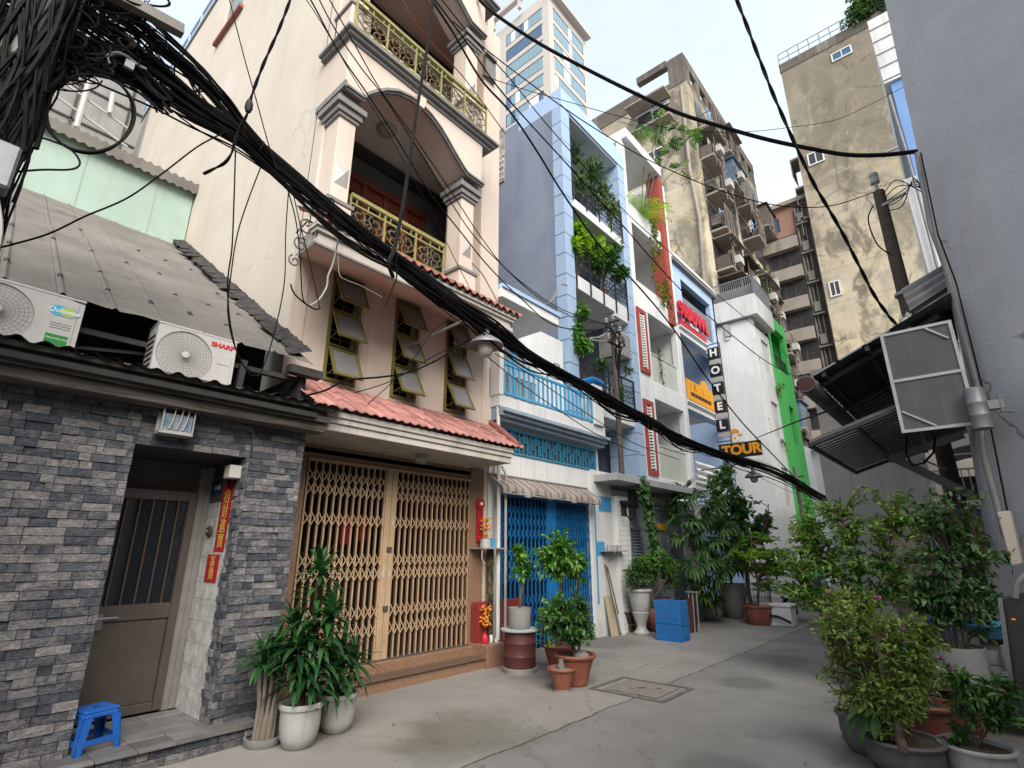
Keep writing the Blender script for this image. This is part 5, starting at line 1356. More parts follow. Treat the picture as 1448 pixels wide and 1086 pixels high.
for k in range(9): b.bar((-6.2,11.5+k*.27,2.7),(-6.2,11.5+k*.27,2.95),.05)
b.build('gate_finials', K['ochre'], TB)
t = thing('air_conditioner', (XB-.25, 13.3, 7.0), 'grey condenser hung under the balcony of the tall blue house', 'air conditioner')
b = MB(); b.box(XB-.65, XB+.05, 13.0, 13.68, 7.15, 7.9); b.build('body', K['ac'], t, bevel=.01)
b = MB()
for k in range(9): b.box(XB+.05, XB+.056, 13.02, 13.66, 7.2+k*.075, 7.235+k*.075)
b.box(XB-.6,XB-.08,12.985,12.999,7.2,7.85); b.build('louvre', K['trim_grey'], t)
for ya_ in (13.1,13.6):
    b = MB(); b.bar((XB-.6,ya_,7.12),(XB+.1,ya_,7.12),.04); b.build('bracket', K['lamp_metal'], t)
# meter cluster under the canopy
t = thing('meter_cluster', (-6.0, 10.9, 2.8), 'dark electricity meters with looped leads under the forecourt canopy', 'electricity meter')
b = MB(); b.box(-6.02,-5.86,11.0,11.2,2.55,2.95); b.box(-6.01,-5.9,10.6,10.98,2.6,2.68); b.build('meter', K['black_iron'], t, bevel=.01)
b = MB(); b.tube([(-5.9,10.5,2.66),(-5.85,10.55,2.4),(-5.85,10.75,2.25),(-5.85,10.95,2.35),(-5.88,11.05,2.6)], .014, 6); b.build('lead', K['cable'], t)

# ------------------------------------------------------------------ white house with red lattice
PGL = mat('pale_glass_panel', (.50,.52,.47), (.43,.45,.41), rough=.3, scale=2)
WH = thing('white_lattice_house', (XB, 15.9, 0), 'white house with red lattice vents and a red brick corner fin', 'house')
hol = [(15.15,17.35,3.75,6.25),(15.15,17.35,6.85,9.25),(14.5,17.0,10.2,12.45),(14.5,16.9,13.2,15.6)]
b = MB(); b.wallx(XB-.2, XB, 14.16, 17.6, 2.9, 13.0, hol); b.box(XB-10,XB-.2,17.45,17.6,0,16); b.box(XB-10,XB-.2,14.17,14.3,0,15.2)
b.build('front_wall', K['white'], WH)
b = MB()
for z0, z1 in ((3.2,3.75),(6.25,6.83),(9.28,9.45),(12.5,12.7)): b.box(XB-1.9,XB-.2,14.3,17.45,z0,z1)
b.wallx(XB-2.0,XB-1.9,14.3,17.45,2.9,13); b.build('balcony_inside', K['soffit_white'], WH)
for z in (3.75,6.85):
  b = MB(); b.box(XB-.14,XB-.1,15.15,17.35,z,z+1.0); b.box(XB-.16,XB-.08,15.15,17.35,z+1.0,z+1.05)
  b.build('balustrade', PGL, WH)
b = MB(); b.box(XB-2,XB+.2,14.2,17.0,15.75,16.15); b.box(XB-2,XB-1.9,14.2,17.4,13,15.75); b.box(XB-.22,XB,14.2,14.42,13,15.75); b.build('roof_canopy', K['white'], WH, bevel=.01)
b = MB(); b.box(XB-.4, XB+.10, 16.85, 17.22, 9.4, 15.7); 
z = 9.42
fin = b.build('brick_fin', K['red_lattice'], WH)
b = MB()
for k in range(62): b.box(XB+.10,XB+.112,16.85,17.22,9.44+k*.10,9.50+k*.10)
for k in range(62): b.box(XB-.4,XB+.10,16.84,16.85,9.44+k*.10,9.50+k*.10)
b.build('fin_ribs', mat('fin_rib_red', (.42,.10,.08), (.34,.075,.06), scale=5), fin)
b = MB(); b.box(XB-.1, XB+.06, 17.22, 17.5, 9.6, 15.6); b.build('fin_stripe', K['white'], fin)
for y0, y1, z0, z1 in ((14.30,14.92,6.95,9.15),(14.28,14.9,3.75,6.05)):
    b = MB(); b.box(XB,XB+.06,y0,y0+.13,z0,z1); b.box(XB,XB+.06,y1-.13,y1,z0,z1); b.box(XB,XB+.06,y0+.13,y1-.13,z0,z0+.15); b.box(XB,XB+.06,y0+.13,y1-.13,z1-.15,z1)
    v = b.build('lattice_vent', K['red_lattice'], WH)
    b = MB(); b.box(XB+.002,XB+.006,y0+.13,y1-.13,z0+.15,z1-.15); b.build('vent_void', K['dark'], v)
    b = MB(); z = z0+.2
    while z < z1-.2:
        b.bar((XB+.03,y0+.13,z),(XB+.03,y1-.13,z+.05),.03,.05); z += .092
    for yy_ in (y0+.13,y1-.17): b.box(XB+.012,XB+.05,yy_,yy_+.04,z0+.15,z1-.15)
    b.build('vent_blades', K['white'], v)
b = MB(); b.box(XB,-6.3,14.4,17.6,2.4,2.95); b.box(XB-.2,XB+.05,17.45,17.62,2.9,9.4); b.build('ledge', K['white_old'], WH)

# ------------------------------------------------------------------ house with the red and orange signs
SH = thing('sign_house', (XB, 19.8, 0), 'pale blue house with lettered sign boards on its balcony edges', 'house')
b = MB(); b.wallx(XB-.25,XB-.05,17.62,22.0,2.6,12.6,[(18.45,21.5,10.0,11.9),(17.7,21.9,6.74,9.3),(17.7,21.9,3.9,6.4)]); b.box(XB-9,XB-.05,21.85,22.0,0,12.55); b.box(XB-9,XB-.25,17.62,17.76,0,12.55)
b.build('front_wall', K['pale_blue'], SH)
b = MB(); b.box(XB-2,XB+.12,17.6,22.1,12.5,12.66); b.build('roof_edge', K['white'], SH)
b = MB(); b.box(XB-2,XB+.10,17.6,22.08,12.38,12.5); b.build('roof_edge_trim', K['trim_grey'], SH)
b = MB(); b.box(XB-2.1,XB-1.9,17.8,21.8,2.6,12.4); b.build('inside_wall', mat('blue_grey_inside', (.20,.24,.30), (.15,.18,.23), scale=2), SH)
b = MB()
for y in (18.2,19.4,20.6): 
    for z in (6.8,3.9): b.box(XB-1.9,XB-1.85,y,y+.75,z,z+2.3)
b.build('window', K['glass_blue'], SH)
b = MB()
for y in (18.1,19.3,20.5,21.4):
    for z in (6.75,3.9): b.box(XB-1.9,XB-1.75,y,y+.12,z,z+2.5)
b.build('window_post', K['white'], SH)
for z in (9.34,6.44,3.6):
    b = MB(); b.box(XB-1.9,XB+.02,17.62,20.3,z,z+.17); b.box(XB-1.9,XB+.06,17.62,20.34,z+.17,z+.22); b.box(XB-1.9,XB+.10,17.62,20.38,z+.22,z+.30)
    b.build('balcony_slab', K['soffit_white'], SH, bevel=.008)
b = MB()
for k in range(3): b.grid(lambda a, t, k=k: (XB+.04+.10*math.sin(math.pi*t), 17.7+a*2.5, 3.9+k*.23+.22*t), 6, 6)
b.build('balustrade', K['white'], SH)
b = MB(); b.box(XB-.14,XB-.1,18.45,21.5,10.0,11.2); b.build('grey_curtain', mat('grey_slatted_screen', (.20,.21,.23), (.13,.14,.16), scale=14, stretch=(1,1,.1), contrast=2), SH)
# red lettering board
RS = thing('letter_sign', (-7.0, 18.8, 9.65), 'chunky red raised lettering on a red board at the upper balcony edge', 'sign')
b = MB(); b.box(-7.04,-6.99,17.6,20.15,9.64,9.86); b.build('board', K['red_letter'], RS)
text_mesh('9IUUWL', .78, 'red_lettering', K['red_letter'], RS, face_px(-6.94, 18.85, 10.22), .05, bold=.04, sx=.98)
text_mesh('nilumvn', .26, 'white_lettering', K['white_plain'], RS, face_px(-6.97, 18.9, 9.90), .01, bold=.008)
# orange board
OS = thing('letter_sign', (-7.0, 18.8, 6.75), 'orange sign board with a dark line of script at the lower balcony edge', 'sign')
b = MB(); b.box(-7.03,-6.99,17.62,20.1,6.75,7.52); b.build('board', K['yellow_sign'], OS)
b = MB(); b.lathe([(0,0),(.38,0),(.38,.04),(0,.04)], (0,0,0), 20); b.v = [(-7.038+z, 19.35+x, 7.45+y) for x,y,z in b.v]; b.build('roundel', K['yellow_sign'], OS)
text_mesh('mnozomummenn', .27, 'script_line', K['black'], OS, face_px(-6.985, 18.85, 7.03), .005, bold=.008)
text_mesh('I  R  .  i', .42, 'faded_lettering', mat('burnt_orange_letter', (.50,.20,.01)), OS, face_px(-6.985, 18.5, 7.30), .004)
# projecting hotel sign
HS = thing('hotel_sign', (-6.85, 20.2, 7.6), 'black vertical sign reading HOTEL in white letters, projecting over the alley', 'sign')
ys = 20.2
hx0, hx1 = -7.04, -6.58
ztop, zbot = 9.42, 5.98
st = (ztop - zbot + .26)/5
for i, ch in enumerate('HOTEL'):
    zt = ztop - i*st; zb = zt - st + .26
    b = MB(); b.box(hx0, hx1, ys, ys+.12, zb, zt); box_ = b.build('letter_box', K['black'], HS, bevel=.008)
    text_mesh(ch, .42, 'letter', K['white_plain'], box_, face_ny((hx0+hx1)/2, ys-.004, (zt+zb)/2), .006, bold=.016)
    b = MB(); b.box(hx0+.02, hx1-.02, ys+.02, ys+.10, zb-.22, zb-.04); b.build('spacer_box', K['ac'], HS, bevel=.006)
b = MB(); b.tube([(XB,ys+.06,9.58),(hx1+.02,ys+.06,9.58)], .02, 6); b.tube([(hx1+.03,ys+.06,9.58),(hx1+.03,ys+.06,5.4)], .018, 6); b.tube([(XB,ys+.06,5.6),(hx1,ys+.06,5.6)],.02,6); b.build('sign_frame', K['black_iron'], HS)
TS = thing('tour_sign', (-6.27, 20.2, 5.2), 'black sign with orange ampersand and the word TOUR below the hotel sign', 'sign')
b = MB(); b.box(-7.04, -5.53, ys-.02, ys+.10, 4.93, 5.48); tb = b.build('panel', K['black'], TS, bevel=.008)
text_mesh('TOUR', .50, 'letters', K['orange'], tb, face_ny(-6.22, ys-.026, 5.20), .008, bold=.022, sx=1.02)
text_mesh('&', .66, 'ampersand', K['orange'], TS, face_ny(-6.36, ys+.03, 5.74), .03, bold=.03)
b = MB(); b.tube([(-7.1,ys+.05,5.2),(-5.6,ys+.05,5.5)], .02, 6); b.build('sign_arm', K['black_iron'], TS)
# ------------------------------------------------------------------ white building with a blank flank
WB = thing('white_building', (-6.0, 23.4, 0), 'plain white building with a blank flank and a railed box balcony at its top', 'building')
b = MB()
b.wally(22.2,22.4,-12,-5.75,0,11.1,[(-6.62,-5.95,10.45,11.1)] if False else [])
hol = [(22.75,23.9,8.9,10.3),(22.75,23.9,6.0,7.4),(22.75,23.9,3.2,4.6)]
b.wallx(-5.95,-5.75,22.4,24.6,0,10.9,[(23.3,24.35,9.0,10.5),(23.4,24.4,6.1,7.7),(23.4,24.4,3.4,4.9),(22.55,22.75,8.2,9.4),(22.55,22.75,5.6,6.8)])
b.build('wall', K['white'], WB)
b = MB(); b.box(-6.6,-6.2,22.41,24.5,0,10.8); b.build('dark_inside', K['dark'], WB)
for z0, z1 in ((9.0,10.5),(6.1,7.7),(3.4,4.9)):
    b = MB(); b.box(-5.9,-5.86,23.3,24.4,z0,z1)
    for y in (23.32,23.62,23.95): b.box(-5.86,-5.82,y,y+.26,z0+.05,z1-.05,1)
    b.build('shuttered_window', [K['trim_grey'], K['white_old']], WB)
b = MB(); b.box(-7.6,-5.42,22.0,24.6,11.15,12.1); b.build('box_balcony', K['white_old'], WB, bevel=.01)
b = MB(); b.box(-7.4,-5.7,22.35,22.4,10.2,11.1); b.box(-6.9,-6.7,22.15,22.2,10.35,11.1); b.build('balcony_return', K['soffit_white'], WB)
b = MB(); b.box(-6.85,-6.6,22.1,22.2,10.5,11.0); b.build('wall_unit', K['ac'], WB)
b = MB()
for k in range(26): b.bar((-7.5+k*.085,22.05,12.15),(-7.5+k*.085,22.05,12.95),.025)
b.bar((-7.55,22.05,12.95),(-5.45,22.05,12.95),.04); b.bar((-5.45,22.05,12.95),(-5.45,24.5,12.95),.04)
b.box(-5.47,-5.44,22.1,24.5,12.15,12.9); b.box(-7.5,-5.4,22.5,22.55,12.15,12.8)
b.build('balcony_rail', K['lamp_metal'], WB)
# ------------------------------------------------------------------ green building
GB = thing('green_building', (-5.75, 26.3, 0), 'narrow lime green building with an open top balcony', 'building')
b = MB()
b.wallx(-6.0,-5.75,24.62,28.0,0,12.5,[(25.1,27.6,9.2,11.9),(26.4,27.2,6.3,8.1),(26.4,27.2,3.0,4.6)]); b.box(-8,-5.76,24.62,24.8,0,12.5); b.box(-8,-5.76,27.85,28.0,0,12.5)
b.box(-8,-7.8,24.8,27.85,0,12.5); b.box(-7.8,-5.77,24.8,27.85,9.0,9.2); b.box(-7.8,-5.77,24.8,27.85,12.3,12.49); b.box(-7.8,-5.77,24.8,27.85,8.9,9.0)
b.box(-6.0,-5.76,25.1,27.6,9.2,9.75)
b.build('wall', K['green'], GB)
b = MB()
for z0, z1 in ((6.3,8.1),(3.0,4.6)): b.box(-5.95,-5.9,26.4,27.2,z0,z1)
b.build('window', K['glass_dark'], GB)
b = MB()
b.bar((-5.85,25.1,10.45),(-5.85,27.6,10.45),.05)
for k in range(13): b.bar((-5.85,25.15+k*.2,9.7),(-5.85,25.15+k*.2,10.45),.025)
b.build('balcony_rail', K['black_iron'], GB)
# pale building closing the far left
FB = thing('pale_far_building', (-7, 33, 0), 'blank pale grey building beyond the green one at the end of the alley', 'building')
b = MB(); b.wallx(-6.6,-6.4,28.6,33,0,7.0); b.wally(32.8,33,-6.4,-2.6,0,6.9,[(-4.6,-3.8,3.4,4.6)]); b.build('wall', K['white'], FB)
b = MB(); b.box(-4.6,-3.8,32.95,33.0,3.4,4.6); b.build('window', K['glass_dark'], FB)
b = MB(); b.box(-6.4,-2.5,32.6,33,6.9,7.05); b.build('parapet', K['white_old'], FB)

# ------------------------------------------------------------------ old apartment block: street wing, end wing, blind wing
AX = -10.6
AP = thing('apartment_block', (AX, 40, 0), 'old stained yellow apartment block crowded with balconies', 'apartment block')
b = MB()
b.box(-36, AX, 32.9, 33.2, 0, 36.5); b.box(AX-.3, AX, 33.2, 50, 0, 36.4); b.box(-36,-35.7,33.2,50,0,36.5); b.box(-35.7,AX-.3,33.2,50,36.0,36.3)
b.build('street_wing', K['apt'], AP)
b = MB()
p0, p1 = atplan(902,115,(-20,32.9),(-30,32.9)), atplan(943,88,(-20,32.9),(-30,32.9))
b.wally(32.85,33.15,-36,p0.x,36.5,38.0); b.wally(32.85,33.15,p1.x,AX,36.5,39.3); b.box(p0.x,p1.x,32.85,33.15,36.5,37.0); b.box(p0.x,p1.x,32.6,33.15,38.6,39.2); b.box(AX-.3,AX,33.15,50,36.4,37.0)
b.box(AX-.3,AX+.02,33.15,50,38.3,39.3)
for k in range(9): b.box(AX-.3,AX,33.2+k*2.0,33.9+k*2.0,37.0,38.3)
b.build('roof_parapet', K['apt_dark'], AP)
# windows and hoods on the end that faces the camera
for (u0,v0,u1,v1) in ((903,180,945,150),(922,150,945,140),(917,228,935,215),(925,335,942,326)):
    a0, a1 = atplan(u0,v0,(-20,32.9),(-30,32.9)), atplan(u1,v1,(-20,32.9),(-30,32.9))
    b = MB(); x0, x1 = sorted((a0.x,a1.x)); zc = (a0.z+a1.z)/2; hh = max(.9, (x1-x0)*.5)
    b.box(x0, x1, 32.83, 32.9, zc-hh/2, zc+hh/2); w_ = b.build('window', K['apt_window'], AP)
    b = MB(); b.box(x0-.1,x1+.1,32.76,32.84,zc-hh/2-.12,zc-hh/2); b.box(x0-.1,x1+.1,32.76,32.84,zc+hh/2,zc+hh/2+.1); b.box((x0+x1)/2-.05,(x0+x1)/2+.05,32.78,32.84,zc-hh/2,zc+hh/2); b.build('window_frame', K['white_old'], w_)
    if u0 == 903:
        b = MB(); b.box(x0-.5,x1+.3,31.6,32.9,zc+hh/2+.3,zc+hh/2+.45); b.build('window_hood', K['apt2'], AP)
        b = MB(); b.box(x0-.3,x1+.3,32.2,32.9,zc-hh/2-.5,zc-hh/2-.3); b.build('window_ledge', K['apt2'], AP)
# drain pipe on the corner
b = MB(); b.tube([(AX-.4,32.8,36),(AX-.5,32.75,28),(AX-.25,32.75,24),(AX-.5,32.75,18),(AX-.4,32.8,6)], .12, 8); b.build('drain_pipe', K['apt2'], AP)
# balconies, cages and plants on the street wing
q = random.Random(21)
for fl in range(10):
    z = 5.4 + fl*3.12
    for k in range(4):
        y = 34.2 + k*3.9 + q.uniform(-.2,.2)
        b = MB(); b.box(AX, AX+.06, y-.2, y+2.9, z-.6, z+1.9); b.build('window', K['apt_window'], AP)
        if q.random() < .16: continue
        d = q.uniform(.7,1.5); wd = q.uniform(2.2,3.5)
        b = MB(); b.box(AX, AX+d, y-.1, y-.1+wd, z-.75, z-.6); s = b.build('balcony_slab', K['apt2'], AP)
        b = MB(); kind = q.random()
        if kind < .45:
            for j in range(int(wd/.16)): b.bar((AX+d,y-.1+j*.16,z-.6),(AX+d,y-.1+j*.16,z+(.4 if q.random()<.5 else 1.4)),.035)
            b.bar((AX+d,y-.1,z+.4),(AX+d,y-.1+wd,z+.4),.06); b.bar((AX,y-.1,z+.4),(AX+d,y-.1,z+.4),.06)
        elif kind < .75:
            b.box(AX+d-.05, AX+d, y-.1, y-.1+wd, z-.6, z+.35); b.box(AX,AX+d,y-.1,y-.06,z-.6,z+.35); b.box(AX+d-.04,AX+d,y+.4,y+.46,z+.35,z+1.8); b.box(AX,AX+d+.3,y-.2,y+wd,z+1.8,z+1.88)
        else:
            b.box(AX+d*.2, AX+d, y, y+wd*.8, z-.6, z+1.5); b.box(AX,AX+d+.2,y-.2,y+wd,z+1.55,z+1.62)
        b.build('cage', K['apt_clutter'] if kind < .85 else mat('blue_tarp_cage', (.10,.16,.22), (.07,.11,.16), scale=2), s)
        b = MB()
        for j in range(15):
            yy = y + q.uniform(0,wd-.5); zz2 = z-.6+q.uniform(0,.5); x_ = AX + q.uniform(.1,d)
            b.box(x_-.2, x_+.15, yy, yy+q.uniform(.2,.6), zz2, zz2+q.uniform(.3,1.1))
        for j in range(6):
            yy = y + q.uniform(0,wd-.3); b.tube([(AX+d+.05,yy,z-.9-q.random()),(AX+d+.07,yy,z+1.0)], .035, 5)
        if q.random() < .6: b.box(AX+d+.02,AX+d+.45,y+.3,y+1.1,z-.3,z+.25,1)
        if q.random() < .5: b.box(AX+d*.6,AX+d*.6+.03,y+.2,y+.2+q.uniform(.5,1.3),z+.3,z+1.2,q.choice((1,2)))
        b.build('clutter', [K['apt_clutter'], K['ac'], K['blue_far']], s)
# end wing across the alley: brick attic, windowed bays, pipe shaft
EY = 49.0
b = MB(); b.box(AX-.2, -6.4, EY, EY+.4, 0, 32.6); b.build('end_wing', K['apt2'], AP)
b = MB(); b.box(AX-.2, -7.6, EY-.06, EY+.0, 29.6, 32.6); b.build('attic_brick', K['apt_brick'], AP)
b = MB(); b.box(AX-.3, -6.2, EY-.5, EY+.5, 32.6, 33.0); b.build('attic_coping', K['apt2'], AP)
b = MB(); b.box(-9.6,-8.9,EY-.09,EY-.06,30.3,31.7); w_ = b.build('window', K['glass_blue'], AP)
for fl in range(10):
    z = 29.1 - fl*3.0
    if z < 1.5: break
    b = MB(); b.box(AX-.1, -7.62, EY-.75, EY, z-1.15+.0, z-.0-.02); b.build('spandrel', K['apt2'], AP, bevel=.02)
    b = MB(); b.box(-10.25, -7.75, EY-.12, EY-.02, z-2.95+.15, z-1.2); w_ = b.build('window', K['apt_window'], AP)
    b = MB()
    for x in (-10.25,-9.42,-8.6,-7.83): b.box(x, x+.08, EY-.16, EY-.12, z-2.8, z-1.2)
    b.box(-10.25,-7.75,EY-.2,EY-.12,z-2.85,z-2.78); b.build('window_frame', mat('brown_window_frame', (.09,.06,.045)) if fl == 0 else bpy.data.materials['brown_window_frame'], w_)
b = MB(); b.box(-7.6,-6.5,EY-.02,EY+.02,2,32.4); b.build('pipe_shaft', K['apt_dark'], AP)
b = MB()
for x, r in ((-7.45,.09),(-7.2,.06),(-6.85,.07)): b.tube([(x,EY-.3,1),(x,EY-.3,32)], r, 8)
for k in range(10):
    z = 3+k*3; b.box(-7.5,-6.5,EY-.7,EY,z,z+.12); b.box(-7.3,-6.8,EY-.6,EY-.1,z+.3,z+1.2)
b.build('shaft_pipes', mat('shaft_pipe_grey', (.26,.24,.22), (.14,.13,.12), scale=3), AP)
# blind wing with the big stained wall
BX0 = -6.25
b = MB(); b.wally(EY-1.2,EY-.8,BX0,9,0,47.5,[])
b.box(BX0,BX0+.4,EY-.8,EY+14,0,47.5)
b.build('blind_wing', K['apt'], AP)
b = MB(); b.box(BX0-.05,9,EY-1.26,EY-1.2,46.6,47.6); b.box(BX0-.06,BX0,EY-1.26,EY+10,46.6,47.6); b.build('roof_coping', K['apt_dark'], AP)
b = MB()
for k in range(15): b.tube([(BX0+k*.9,EY-1.1,47.6),(BX0+k*.9,EY-1.1,49.0)], .04, 5)
for z in (48.3,49.0): b.tube([(BX0,EY-1.1,z),(6.4,EY-1.1,z)], .04, 5)
b.build('roof_rail', K['lamp_metal'], AP)
for (u0,v0,u1,v1) in ((1178,83,1202,68),(1174,404,1188,411),(1145,230,1162,215)):
    a0, a1 = atplan(u0,v0,(0,EY-1.2),(1,EY-1.2)), atplan(u1,v1,(0,EY-1.2),(1,EY-1.2))
    b = MB(); b.box(a0.x,a1.x,EY-1.25,EY-1.2,min(a0.z,a1.z)-.3,max(a0.z,a1.z)+.2); w_ = b.build('window', K['glass_blue'] if u0==1178 else K['apt_window'], AP)
    b = MB(); x0,x1,z0,z1 = a0.x,a1.x,min(a0.z,a1.z)-.3,max(a0.z,a1.z)+.2
    b.box(x0-.12,x1+.12,EY-1.3,EY-1.21,z0-.12,z0); b.box(x0-.12,x1+.12,EY-1.3,EY-1.21,z1,z1+.12); b.box(x0-.12,x0,EY-1.3,EY-1.21,z0,z1); b.box(x1,x1+.12,EY-1.3,EY-1.21,z0,z1); b.box((x0+x1)/2-.04,(x0+x1)/2+.04,EY-1.29,EY-1.25,z0,z1)
    b.build('window_frame', K['white_old'], w_)
for k in range(3):
    z = 36.8-k*3.2
    b = MB(); b.box(BX0-.8,BX0-.06,EY-.6,EY+1.5,z,z+.2); b.box(BX0-.8,BX0-.74,EY-.6,EY+1.5,z-1.6,z); b.build('side_balcony', K['apt2'], AP)

# ------------------------------------------------------------------ glass office tower
TW = thing('office_tower', (-50, 62, 0), 'beige office tower with bands of pale blue glass behind the blue house', 'office tower')
ty, xr, xl = 62.0, -44.2, -70.0
b = MB(); b.box(xl, xr, ty, ty+13.2, 0, 107.2); b.build('tower_body', K['tower'], TW)
gl = [K['glass_sky'], K['glass_blue'], K['white_plain']]
q = random.Random(4)
for i in range(15):
    z = 104.1 - i*4.18
    b = MB(); n = 8
    for k in range(n):
        x0 = -54.95 + 9.1*k/n; r = q.random()
        m_ = 1 if i == 1 else (2 if r < .12 else (1 if r < .2 else 0))
        b.box(x0+.04, x0+9.1/n-.04, ty-.06, ty-.02, z-2.62, z, m_)
    g_ = b.build('glass_band', gl, TW)
    b = MB(); b.box(-55.05,-45.75,ty-.10,ty-.01,z,z+.16); b.box(-55.05,-54.95,ty-.09,ty-.01,z-2.7,z); b.box(-55.0,-45.8,ty-.05,ty-.01,z-2.66,z-2.6); b.build('band_frame', K['black_iron'], g_)
    b = MB()
    for k in range(10):
        y0 = ty+1.5+10.4*k/10; b.box(xr+.02, xr+.06, y0+.03, y0+1.0, z-2.62, z, 2 if q.random() < .15 else 0)
    g_ = b.build('glass_band', gl, TW)
    b = MB(); b.box(xr+.01,xr+.10,ty+1.4,ty+12,z,z+.16); b.box(xr+.01,xr+.09,ty+11.9,ty+12,z-2.7,z); b.build('band_frame', K['black_iron'], g_)
    b = MB(); b.box(-60.2,-58.1,ty-.06,ty-.02,z-3.4,z-.9); b.build('window', K['glass_blue'], TW)
b = MB(); b.box(xr, xr+1.3, ty-.8, ty+13.6, 106.6, 107.3); b.build('side_cornice', K['tower'], TW)
b = MB(); b.box(-66, -49, ty-1.6, ty-.6, 109.6, 110.4); b.build('roof_beam', K['tower'], TW)
for x in (-58.2, -51.0):
    b = MB(); b.box(x,x+.7,ty-1.4,ty-.7,107.2,109.6); b.build('roof_post', K['tower'], TW)
# ------------------------------------------------------------------ grey rendered building on the right, chamfered corner
GW = thing('grey_building', (.3, 8.4, 0), 'grey textured rendered building at the right edge of the alley', 'building')
CA, CB = (.30, 8.4), (1.02, 7.71)
def lean(z): return .06 + .041*z
b = MB()
dx, dy = .72, -.69
def cw(s, z): return (lean(z) + dx*s, 8.4 + dy*s, z)
hs0, hs1, hz0, hz1 = 1.02, 2.1, 3.02, 3.95     # window recess
cells = [0, hs0, hs1, 7.0]; zsn = [0, hz0, hz1, 15]
for i in range(3):
    for j in range(3):
        if i == 1 and j == 1: continue
        b.poly([cw(cells[i],zsn[j]), cw(cells[i+1],zsn[j]), cw(cells[i+1],zsn[j+1]), cw(cells[i],zsn[j+1])], 0, .5)
def cin(s, z, d=.18): p = cw(s, z); return (p[0]+.69*d, p[1]+.72*d, p[2])
for (s0,z0),(s1,z1) in (((hs0,hz0),(hs1,hz0)),((hs1,hz0),(hs1,hz1)),((hs1,hz1),(hs0,hz1)),((hs0,hz1),(hs0,hz0))):
    b.poly([cw(s0,z0), cw(s1,z1), cin(s1,z1), cin(s0,z0)], 0, .5)
b.poly([cw(0,0), cw(0,15), (1.2,16,15), (1.2,16,0)], 0, .5)
b.build('wall', K['grey_wall'], GW)
b = MB(); b.poly([cin(hs0,hz0),cin(hs1,hz0),cin(hs1,hz1),cin(hs0,hz1)]); b.build('window', mat('dim_recess', (.045,.042,.045), (.07,.065,.065), scale=3), GW)
b = MB()
p = [aty(1367,603,8.3), aty(1396,607,8.3), aty(1452,840,8.3), aty(1408,838,8.3)]
lo = lambda a, c: a + (c-a)*((a.z-0)/(a.z-c.z))
p[2] = lo(p[1], p[2]); p[3] = lo(p[0], p[3])
b.add([tuple(q) for q in p] + [(q.x+.1, q.y+.5, q.z) for q in p], [(3,2,1,0),(0,1,5,4),(3,0,4,7),(1,2,6,5)])
b.build('pier', K['grey_pillar'], GW)
b = MB(); b.tube([aty(1297,216,8.0), aty(1316,320,8.1), aty(1338,380,8.2), aty(1360,470,8.2), aty(1384,560,8.2), aty(1390,640,8.15), aty(1422,760,8.1)], .032, 8)
b.build('conduit', K['trim_grey'], GW, smooth=True)
b = MB(); b.tube([aty(1302,216,7.95), aty(1326,330,8.05), aty(1352,400,8.1), aty(1392,560,8.1), aty(1432,760,8.05)], .010, 6); b.build('thin_lead', K['cable'], GW)
WL = thing('wall_lamp', tuple(aty(1383,578,7.7)), 'grey cylindrical wall lamp on the corner of the grey building', 'wall lamp')
b = MB(); c = aty(1383,578,7.7); R_ = .092
b.lathe([(0,-.235),(R_*.85,-.235),(R_,-.225),(R_,-.09),(R_*1.03,-.085),(R_*1.03,-.075),(R_,-.07),(R_,.05),(R_*1.03,.055),(R_*1.03,.065),(R_,.07),(R_,.225),(R_*.9,.235),(0,.235)], c, 28)
b.build('lamp_body', K['lamp_metal'], WL, smooth=True)
b = MB(); b.bar((c.x+.08,c.y,c.z+.02),(c.x+.22,c.y+.02,c.z+.02),.09,.10); b.obox((c.x+.235,c.y+.03,c.z+.02),.03,.16,.19,Matrix.Rotation(rad(-44),3,'Z')); b.build('bracket', K['lamp_metal'], WL, bevel=.004)
t = thing('meter_cover', tuple(aty(1427,762,7.6)), 'beige plastic cover strip on the foot of the grey building', 'meter cover')
b = MB(); q = [aty(1410,724,7.6), aty(1427,722,7.6), aty(1444,796,7.6), aty(1430,800,7.6)]
b.add([tuple(x) for x in q] + [(x.x+.02,x.y+.12,x.z) for x in q], [(3,2,1,0),(0,1,5,4),(3,0,4,7),(1,2,6,5)]); b.build('cover', K['beige_box'], t, bevel=.005)
b = MB(); s0 = q[0].lerp(q[3],.04); b.lathe([(0,0),(.012,0),(.012,.005),(0,.005)], tuple(q[0].lerp(q[2],.12)+Vector((0,-.006,0))), 8); b.build('screw', K['rust'], t)

# ------------------------------------------------------------------ lean-to canopies in front of it
LC = thing('lean_to_canopy', (-.7, 9, 3.5), 'pair of ribbed tin lean-to roofs on struts jutting over the alley', 'canopy')
b = MB()
def up(a, t):
    y = 8.0 + a*4.2; x = -1.38 + t*1.65; z = 3.90 + t*.72 + .03*max(0, math.cos(y*2*math.pi/.25))
    return (x, y, z)
b.grid(up, 140, 4); b.build('upper_sheet', mat('dark_blue_tin', (.05,.06,.068), (.035,.042,.048), rough=.5, metal=.3, scale=3), LC)
b = MB(); b.grid(lambda a, t: (up(a,t)[0], up(a,t)[1], up(a,t)[2]+.012), 140, 4)
for k in range(3): b.bar((-1.36+k*.33,7.98,3.93+k*.144),(-1.08+k*.33,7.98,4.05+k*.144),.03,.02)
b.build('upper_cover', K['tin'], LC)
b = MB()
for x, z in ((-1.25,3.93),(-.7,4.17)): b.bar((x,8.0,z),(x,12.2,z),.05,.07)
for y in (8.3,10,11.8): b.bar((-1.36,y,3.85),(.1,y,4.5),.04,.06)
b.build('upper_rafter', K['black_iron'], LC)
b = MB()
